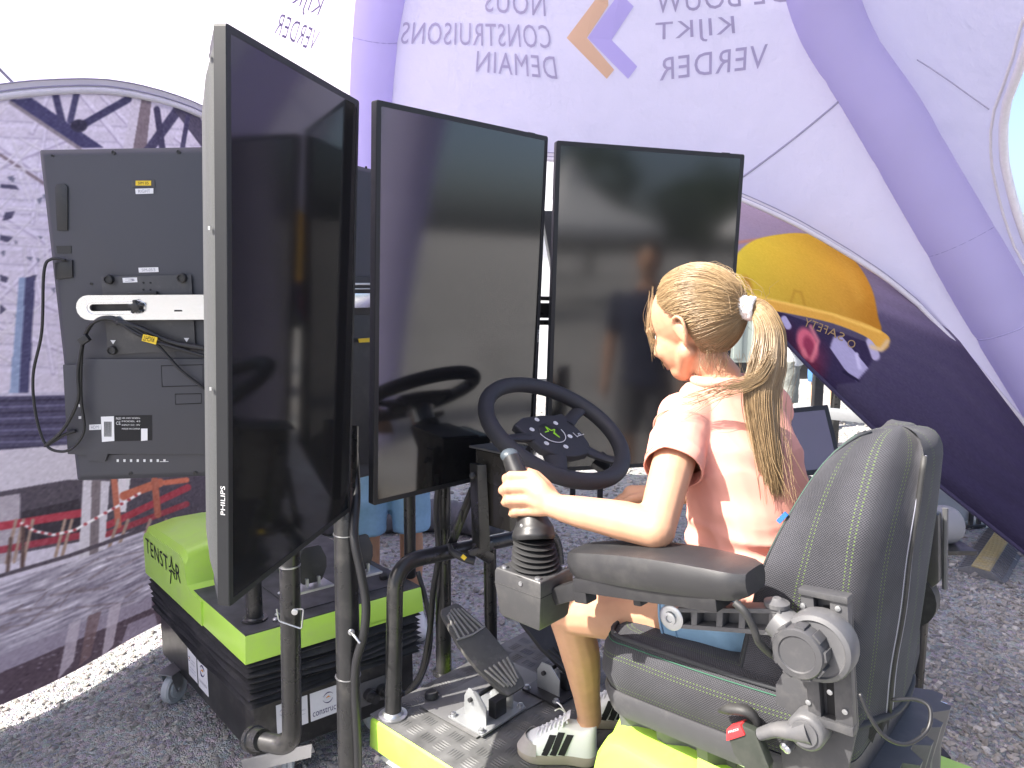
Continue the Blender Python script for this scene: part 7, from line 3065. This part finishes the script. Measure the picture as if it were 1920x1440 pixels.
m.tube([V((cx_ - 0.08, cy_ + 0.19, 1.17)), V((cx_ - 0.08, cy_ + 0.19, 1.24))], 0.033, 16)
obj('mast', m, M['blacksat'], t, smooth=50)
mS = monitor('small black framed screen showing grey reflections of lettering behind the ponytail', (at(1418, 898, 2.98), at(1562, 884, 3.05), at(1424, 776, 3.06), at(1572, 758, 3.13)), thick=0.04, bez=0.02, group='small desk screens')
mS[0]['group'] = 'small desk screens'
del mS[0]['group']
mS[0].children[1].data.materials[0] = mat('matte_reflection_toned_screen', (0.10, 0.095, 0.125), 0.22, spec=0.8)  # lavender grey base colour stands in for the hazy tent reflection
m = MB()
c, W, H, N, hw, hh, th = mS[1:]
m.bar(c - H * hh - N * 0.03, c - H * (hh + 0.05) - N * 0.04, 0.06, 0.02)
m.box(c - H * (hh + 0.055) - N * 0.03, (0.10, 0.08, 0.008), (W, N, H))
obj('stand', m, M['black'], mS[0], bevel=0.003)

# air duct of the tent lying on the ground
m = MB()
dp = [onz(560, 1000, 0.0) + UP * 0.10, onz(640, 1000, 0.0) + UP * 0.10, onz(730, 997, 0.0) + UP * 0.105, onz(800, 994, 0.0) + UP * 0.105, onz(880, 1000, 0) + UP * 0.10, onz(930, 1012, 0) + UP * 0.09]
sp = spline(dp, 14)
m.tube(sp, [0.105 + 0.006 * sin(i * 1.9) + 0.004 * mnoise.noise(V((i * 0.7, 0, 0))) for i in range(len(sp))], 20)
duct = obj('air_duct', m, M['duct'], smooth=180, loc=onz(760, 997, 0))
tag(duct, 'dark grey fabric air duct lying on the gravel beyond the screens', 'air duct')

# folding cable ramp
ra, rb_, rc, rd = onz(1790, 1068, 0), onz(1868, 1095, 0), onz(1915, 1035, 0), onz(1850, 985, 0)
ux = (rb_ - ra)
uy = (rd - ra)
uxn, uyn = V((0.60, -0.80, 0)) * 0.87, V((0.66, 0.75, 0)).normalized()
rw, rl = 0.30, 0.95
ramp = thing('cable_ramp', 'worn rubber cable ramp with yellow lid lying on the gravel behind the seat', 'cable ramp', ra)
m = MB()
prf = [(0, 0.0), (0.02, 0.012), (0.095, 0.045), (0.205, 0.045), (0.28, 0.012), (0.30, 0.0)]
m.prism([ra + uxn * a + UP * z for a, z in prf], uyn * rl)
obj('ramp_body', m, mat('ramp_rubber', (0.13, 0.135, 0.145), 0.8, noise=0.2, nscale=30, dust=0.5), ramp)
m = MB()
m.prism([ra + uxn * 0.092 + UP * 0.0455, ra + uxn * 0.208 + UP * 0.0455, ra + uxn * 0.2 + UP * 0.054, ra + uxn * 0.1 + UP * 0.054], uyn * rl * 1.0)
lid = obj('lid', m, mat('faded_yellow_lid', (0.36, 0.29, 0.13), 0.75, noise=0.15, nscale=25, dust=0.75), ramp, bevel=0.003)
lug = None
for k in range(22):
    for x0, x1, z0, z1 in ((0.104, 0.196, 0.0545, 0.0545), (0.022, 0.088, 0.0155, 0.0445), (0.212, 0.278, 0.0445, 0.0155)):
        m = MB()
        y_ = 0.03 + k * 0.042
        a, b_ = ra + uxn * x0 + uyn * y_ + UP * z0, ra + uxn * x1 + uyn * y_ + UP * z1
        m.bar(a, b_, 0.012, 0.006)
        obj('tread_rib', m, lid.data.materials[0] if x0 > 0.1 and x0 < 0.2 else M['duct'], lid if 0.1 < x0 < 0.2 else ramp)

# white information panel with cable, red notice
pl = thing('display_board', 'white board with red notice and hanging cable beyond the violet wall', 'board', onz(1790, 992, 0))
w0 = onz(1812, 988, 0)
bx, by = V((0.97, 0.24, 0)), V((-0.24, 0.97, 0))
m = MB()
m.box(w0 - bx * 0.32 + UP * 0.47, (0.34, 0.02, 0.42), (bx, by, UP))
obj('panel', m, mat('white_board', (0.55, 0.58, 0.58), 0.5, noise=0.04, nscale=8), pl, bevel=0.004)
for dx in (0.0, 0.065):
    m = MB()
    m.bar(w0 + bx * dx - by * 0.03 + UP * 0.02, w0 + bx * dx - by * 0.03 + UP * 0.95, 0.022, 0.022, V((0, 1, 0)))
    obj('stand_post', m, M['dkgrey'], pl)
m = MB()
m.box(w0 + bx * 0.03 + UP * 0.015, (0.08, 0.05, 0.012), (bx, by, UP))
obj('stand_foot', m, M['dkgrey'], pl, bevel=0.003)
m = MB()
m.prism([w0 - bx * 0.45 - by * 0.023 + UP * 0.46, w0 - bx * 0.2 - by * 0.023 + UP * 0.46, w0 - bx * 0.2 - by * 0.023 + UP * 0.60, w0 - bx * 0.45 - by * 0.023 + UP * 0.60], -by * 0.012)
obj('notice', m, M['red'], pl, bevel=0.003)
m = MB()
m.tube(spline([w0 - bx * 0.24 - by * 0.03 + UP * 0.45, w0 - bx * 0.18 - by * 0.05 + UP * 0.33, w0 - bx * 0.05 - by * 0.05 + UP * 0.22, w0 + bx * 0.0 - by * 0.05 + UP * 0.2], 6), 0.013, 8)
obj('hanging_cable', m, M['rubber'], pl, smooth=180)
rl_ = onz(1784, 1040, 0)
m = MB()
ra_ = at(1762, 985, 2.55)
m.lathe(ra_ - V((0.16, 0.05, 0)), V((0.95, 0.3, 0)), [(0.03, 0), (0.062, 0.003), (0.066, 0.02), (0.066, 0.2), (0.06, 0.215), (0.035, 0.22), (0.03, 0.19)], 28)
fr_ = thing('foam_roll', 'grey white roll resting behind the seat back by the violet wall', 'roll', V((ra_.x, ra_.y, ra_.z - 0.07)))
obj('roll', m, mat('grey_foam', (0.20, 0.20, 0.215), 0.7, noise=0.06, nscale=20), fr_, smooth=50)
m = MB()
base_r = V((ra_.x - 0.05, ra_.y - 0.02, 0))
m.tube([base_r, V((base_r.x, base_r.y, ra_.z - 0.06))], 0.025, 12)
m.box(V((base_r.x, base_r.y, 0.012)), (0.09, 0.09, 0.012))
m.box(V((base_r.x, base_r.y, ra_.z - 0.066)), (0.13, 0.07, 0.008))
obj('pedestal', m, M['blacksat'], fr_, bevel=0.002)

# low railing and posts outside
rail = thing('barrier', 'low grey rail barrier on short posts in sunlight outside the tent', 'barrier', onz(1560, 800, 0))
a, b_ = at(1380, 758, 6.6), at(1720, 792, 5.6)
m = MB()
m.bar(a, b_, 0.05, 0.09)
obj('rail', m, M['zinc'] if False else mat('galvanised_rail', (0.33, 0.34, 0.35), 0.5, metal=0.4, noise=0.1, nscale=20), rail, bevel=0.004)
for f_ in (0.02, 0.36, 0.98):
    q = a.lerp(b_, f_)
    m = MB()
    m.bar(V((q.x, q.y + 0.03, 0)), V((q.x, q.y + 0.03, q.z)), 0.04, 0.04, V((0, 1, 0)))
    obj('rail_post', m, M['dkgrey'], rail)
for i, (x, y0, d) in enumerate(((1531, 765, 7.2), (1566, 765, 7.0))):
    q = at(x, y0, d)
    t = thing('bollard', ('dark grey post between the two visitors at the railing', 'black post right of the visitor in blue shorts')[i], 'post', V((q.x, q.y, 0)), 'dark posts at the railing')
    m = MB()
    m.bar(V((q.x, q.y, 0.0)), V((q.x, q.y, 1.02)), 0.085 if i == 0 else 0.06, 0.085, V((0, 1, 0)))
    obj('shaft', m, M['dkgrey'] if i == 0 else M['blacksat'], t, bevel=0.006)
    m = MB()
    m.bar(V((q.x, q.y, 1.021)), V((q.x, q.y, 1.045)), 0.105 if i == 0 else 0.08, 0.105, V((0, 1, 0)))
    m.bar(V((q.x, q.y, 0.0)), V((q.x, q.y, 0.015)), 0.2, 0.2, V((0, 1, 0)))
    obj('cap', m, M['black'], t, bevel=0.003)

# site container far behind
ct = thing('site_container', 'pale green grey site container standing far behind the visitors', 'container', V((6.6, 13.5, 0)))
m = MB()
m.box((6.6, 13.5, 1.5), (4.2, 1.2, 1.22))
obj('shell', m, mat('grey_green_container', (0.27, 0.31, 0.29), 0.6, noise=0.06, nscale=4), ct, bevel=0.02)
for k in range(28):
    m = MB()
    m.box((2.55 + k * 0.3, 12.285, 1.5), (0.07, 0.02, 1.15))
    obj('corrugation', m, ct.children[0].data.materials[0], ct, bevel=0.008)
m = MB()
m.box((6.6, 13.5, 0.14), (4.2, 1.15, 0.13))
obj('skid', m, M['black'], ct)

# white exhibition marquee behind the screens with stacked lettering
mq = thing('marquee', 'white sided marquee with big outlined lettering, seen in the slit between screens', 'marquee', V((0.9, 12.5, 0)))
M['pvc'] = mat('white_pvc', (0.78, 0.78, 0.79), 0.5, noise=0.02, nscale=2, trans=0.2)
m = MB()
m.prism([V((-2.6, 12.0, 0.05)), V((2.2, 12.0, 0.05)), V((2.2, 12.0, 2.55)), V((-2.6, 12.0, 2.55))], V((0, 0.02, 0)))
obj('side_wall', m, M['pvc'], mq)
m = MB()
m.loft([[V((-2.75, 11.85, 2.5)), V((2.35, 11.85, 2.5)), V((2.35, 16.0, 2.5)), V((-2.75, 16.0, 2.5))], [V((-0.9, 13.6, 3.9)), V((0.5, 13.6, 3.9)), V((0.5, 14.2, 3.9)), V((-0.9, 14.2, 3.9))]], True)
obj('roof', m, M['pvc'], mq)
for x in (-2.6, 2.2):
    m = MB()
    m.bar(V((x, 11.95, 0)), V((x, 11.95, 2.5)), 0.06, 0.06, V((0, 1, 0)))
    obj('leg', m, M['steel'], mq)
for k, s_ in enumerate(('NOUS', 'CONSTRUISONS', 'DEMAIN')):
    sz = 0.17
    o_ = V((0.655, 11.99, 3.42 - 0.0 - k * 0.23)) - UP * 0.0
    o_.z = at(1037, 330 + k * 24, 12.1).z - 0.085
    _, _, asp = text_geo(s_, 1.15)
    lettering('lettering', s_, flatmap(o_, V((sz * asp, 0, 0)), UP * sz), M['ink'], mq, 1.15)
m = MB()
m.prism([V((0.45, 11.995, 2.9)), V((2.6, 11.995, 2.9)), V((2.6, 11.995, 3.62)), V((0.45, 11.995, 3.62))], V((0, 0.01, 0)))
obj('fascia_banner', m, M['white_print'], mq)
# black stacked loudspeaker-like tower right behind the gap
bt = thing('equipment_tower', 'tall black equipment tower behind the slit between the screens', 'tower', V((0.52, 5.2, 0)))
m = MB()
q0 = at(1046, 400, 5.2)
q1_ = at(1046, 575, 5.2)
m.loft([[V((0.335 + dx, 5.0, 0.0)), V((0.72, 5.0, 0.0)), V((0.72, 5.35, 0.0)), V((0.335 + dx, 5.35, 0.0))] if False else [V((q0.x - w_, 5.1, z)), V((q0.x + 0.35, 5.1, z)), V((q0.x + 0.35, 5.4, z)), V((q0.x - w_, 5.4, z))] for z, w_ in ((0.9, -0.10), (1.3, -0.03), (q0.z - 0.04, 0.115), (q0.z, 0.12))], True)
obj('cabinet', m, M['black'], bt, bevel=0.01)
for dx in (0.12, 0.32):
    m = MB()
    m.bar(V((q0.x + dx, 5.25, 0)), V((q0.x + dx, 5.25, 0.9)), 0.04, 0.04, V((0, 1, 0)))
    obj('leg', m, M['blacksat'], bt)

# ------------------------------------------------------------------ the exhibition ground behind the photographer (unseen, added for the glass to mirror)
for i, (x, y, s_) in enumerate(((7.5, -14, 4.0), (13.5, -17, 4.5), (2.0, -19, 4.5), (18.5, -11, 4.0))):
    t = thing('pagoda_tent', ('white pagoda tent nearest of four in the row behind', 'white pagoda tent second in the row behind', 'white pagoda tent at the end of the row behind', 'white pagoda tent apart from the row')[i], 'tent', V((x, y, 0)), 'pagoda tents across the exhibition ground')
    m = MB()
    h = s_ / 2
    rings = []
    for z, k in ((2.5, 1.0), (2.75, 0.86), (3.2, 0.5), (3.9, 0.2), (4.8, 0.03)):
        rings.append([V((x + sx * h * k, y + sy * h * k, z)) for sx, sy in ((-1, -1), (1, -1), (1, 1), (-1, 1))])
    rings.insert(0, [V((x + sx * h, y + sy * h, 2.25)) for sx, sy in ((-1, -1), (1, -1), (1, 1), (-1, 1))])
    m.loft(rings, True)
    obj('roof', m, M['pvc'], t, smooth=20)
    for sx, sy in ((-1, -1), (1, -1), (1, 1), (-1, 1)):
        m = MB()
        m.bar(V((x + sx * (h - .05), y + sy * (h - .05), 0)), V((x + sx * (h - .05), y + sy * (h - .05), 2.3)), 0.07, 0.07, V((0, 1, 0)))
        obj('leg', m, M['steel'], t)
tm = mat('leaf_green', (0.05, 0.085, 0.03), 0.7, noise=0.4, nscale=3)
bk_ = mat('bark', (0.08, 0.06, 0.045), 0.9, noise=0.3, nscale=20)
for i in range(9):
    x, y = -14 + i * 7.5 + RNG.uniform(-1.5, 1.5), -34 - RNG.uniform(0, 8)
    t = thing('tree', 'broad green tree in the row beyond the exhibition ground, mirrored in the screens', 'tree', V((x, y, 0)), 'trees beyond the exhibition ground')
    m = MB()
    hgt = RNG.uniform(7, 11)
    m.tube([V((x, y, 0)), V((x + 0.2, y, hgt * 0.35)), V((x + 0.1, y + 0.2, hgt * 0.7))], [0.3, 0.22, 0.08], 8)
    obj('trunk', m, bk_, t)
    n = 2500
    d = RNG.normal(size=(n, 3))
    d /= np.linalg.norm(d, axis=1)[:, None]
    rad_ = RNG.uniform(0.5, 1, n) ** 0.5
    lob = 1 + 0.25 * np.sin(d[:, 0] * 5 + i) * np.sin(d[:, 1] * 4 + 2 * i) + 0.15 * np.sin(d[:, 2] * 7)
    P = d * (rad_ * lob)[:, None] * np.array([3.4, 3.0, hgt * 0.36]) + np.array([x, y, hgt * 0.62])
    a, b2 = RNG.normal(size=(n, 3)), RNG.normal(size=(n, 3))
    a /= np.linalg.norm(a, axis=1)[:, None]
    b2 = np.cross(a, b2)
    b2 /= np.linalg.norm(b2, axis=1)[:, None]
    s_ = RNG.uniform(0.12, 0.3, (n, 1))
    Q = np.stack([P - a * s_, P + b2 * s_ * 0.6, P + a * s_, P - b2 * s_ * 0.6], 1).reshape(-1, 3)
    me = bpy.data.meshes.new('crown')
    me.from_pydata(Q.tolist(), [], (np.arange(n)[:, None] * 4 + np.arange(4)[None]).tolist())
    link_mesh('crown', me, tm, t)
onlooker('bystander in navy shirt and dark shorts, seen only mirrored in the right screen', (2.25, 0.15, 0), (-0.8, 0.7, 0), (M['navy'], M['duct'], M['brownhair'], M['whiteshoe']), 1.76)
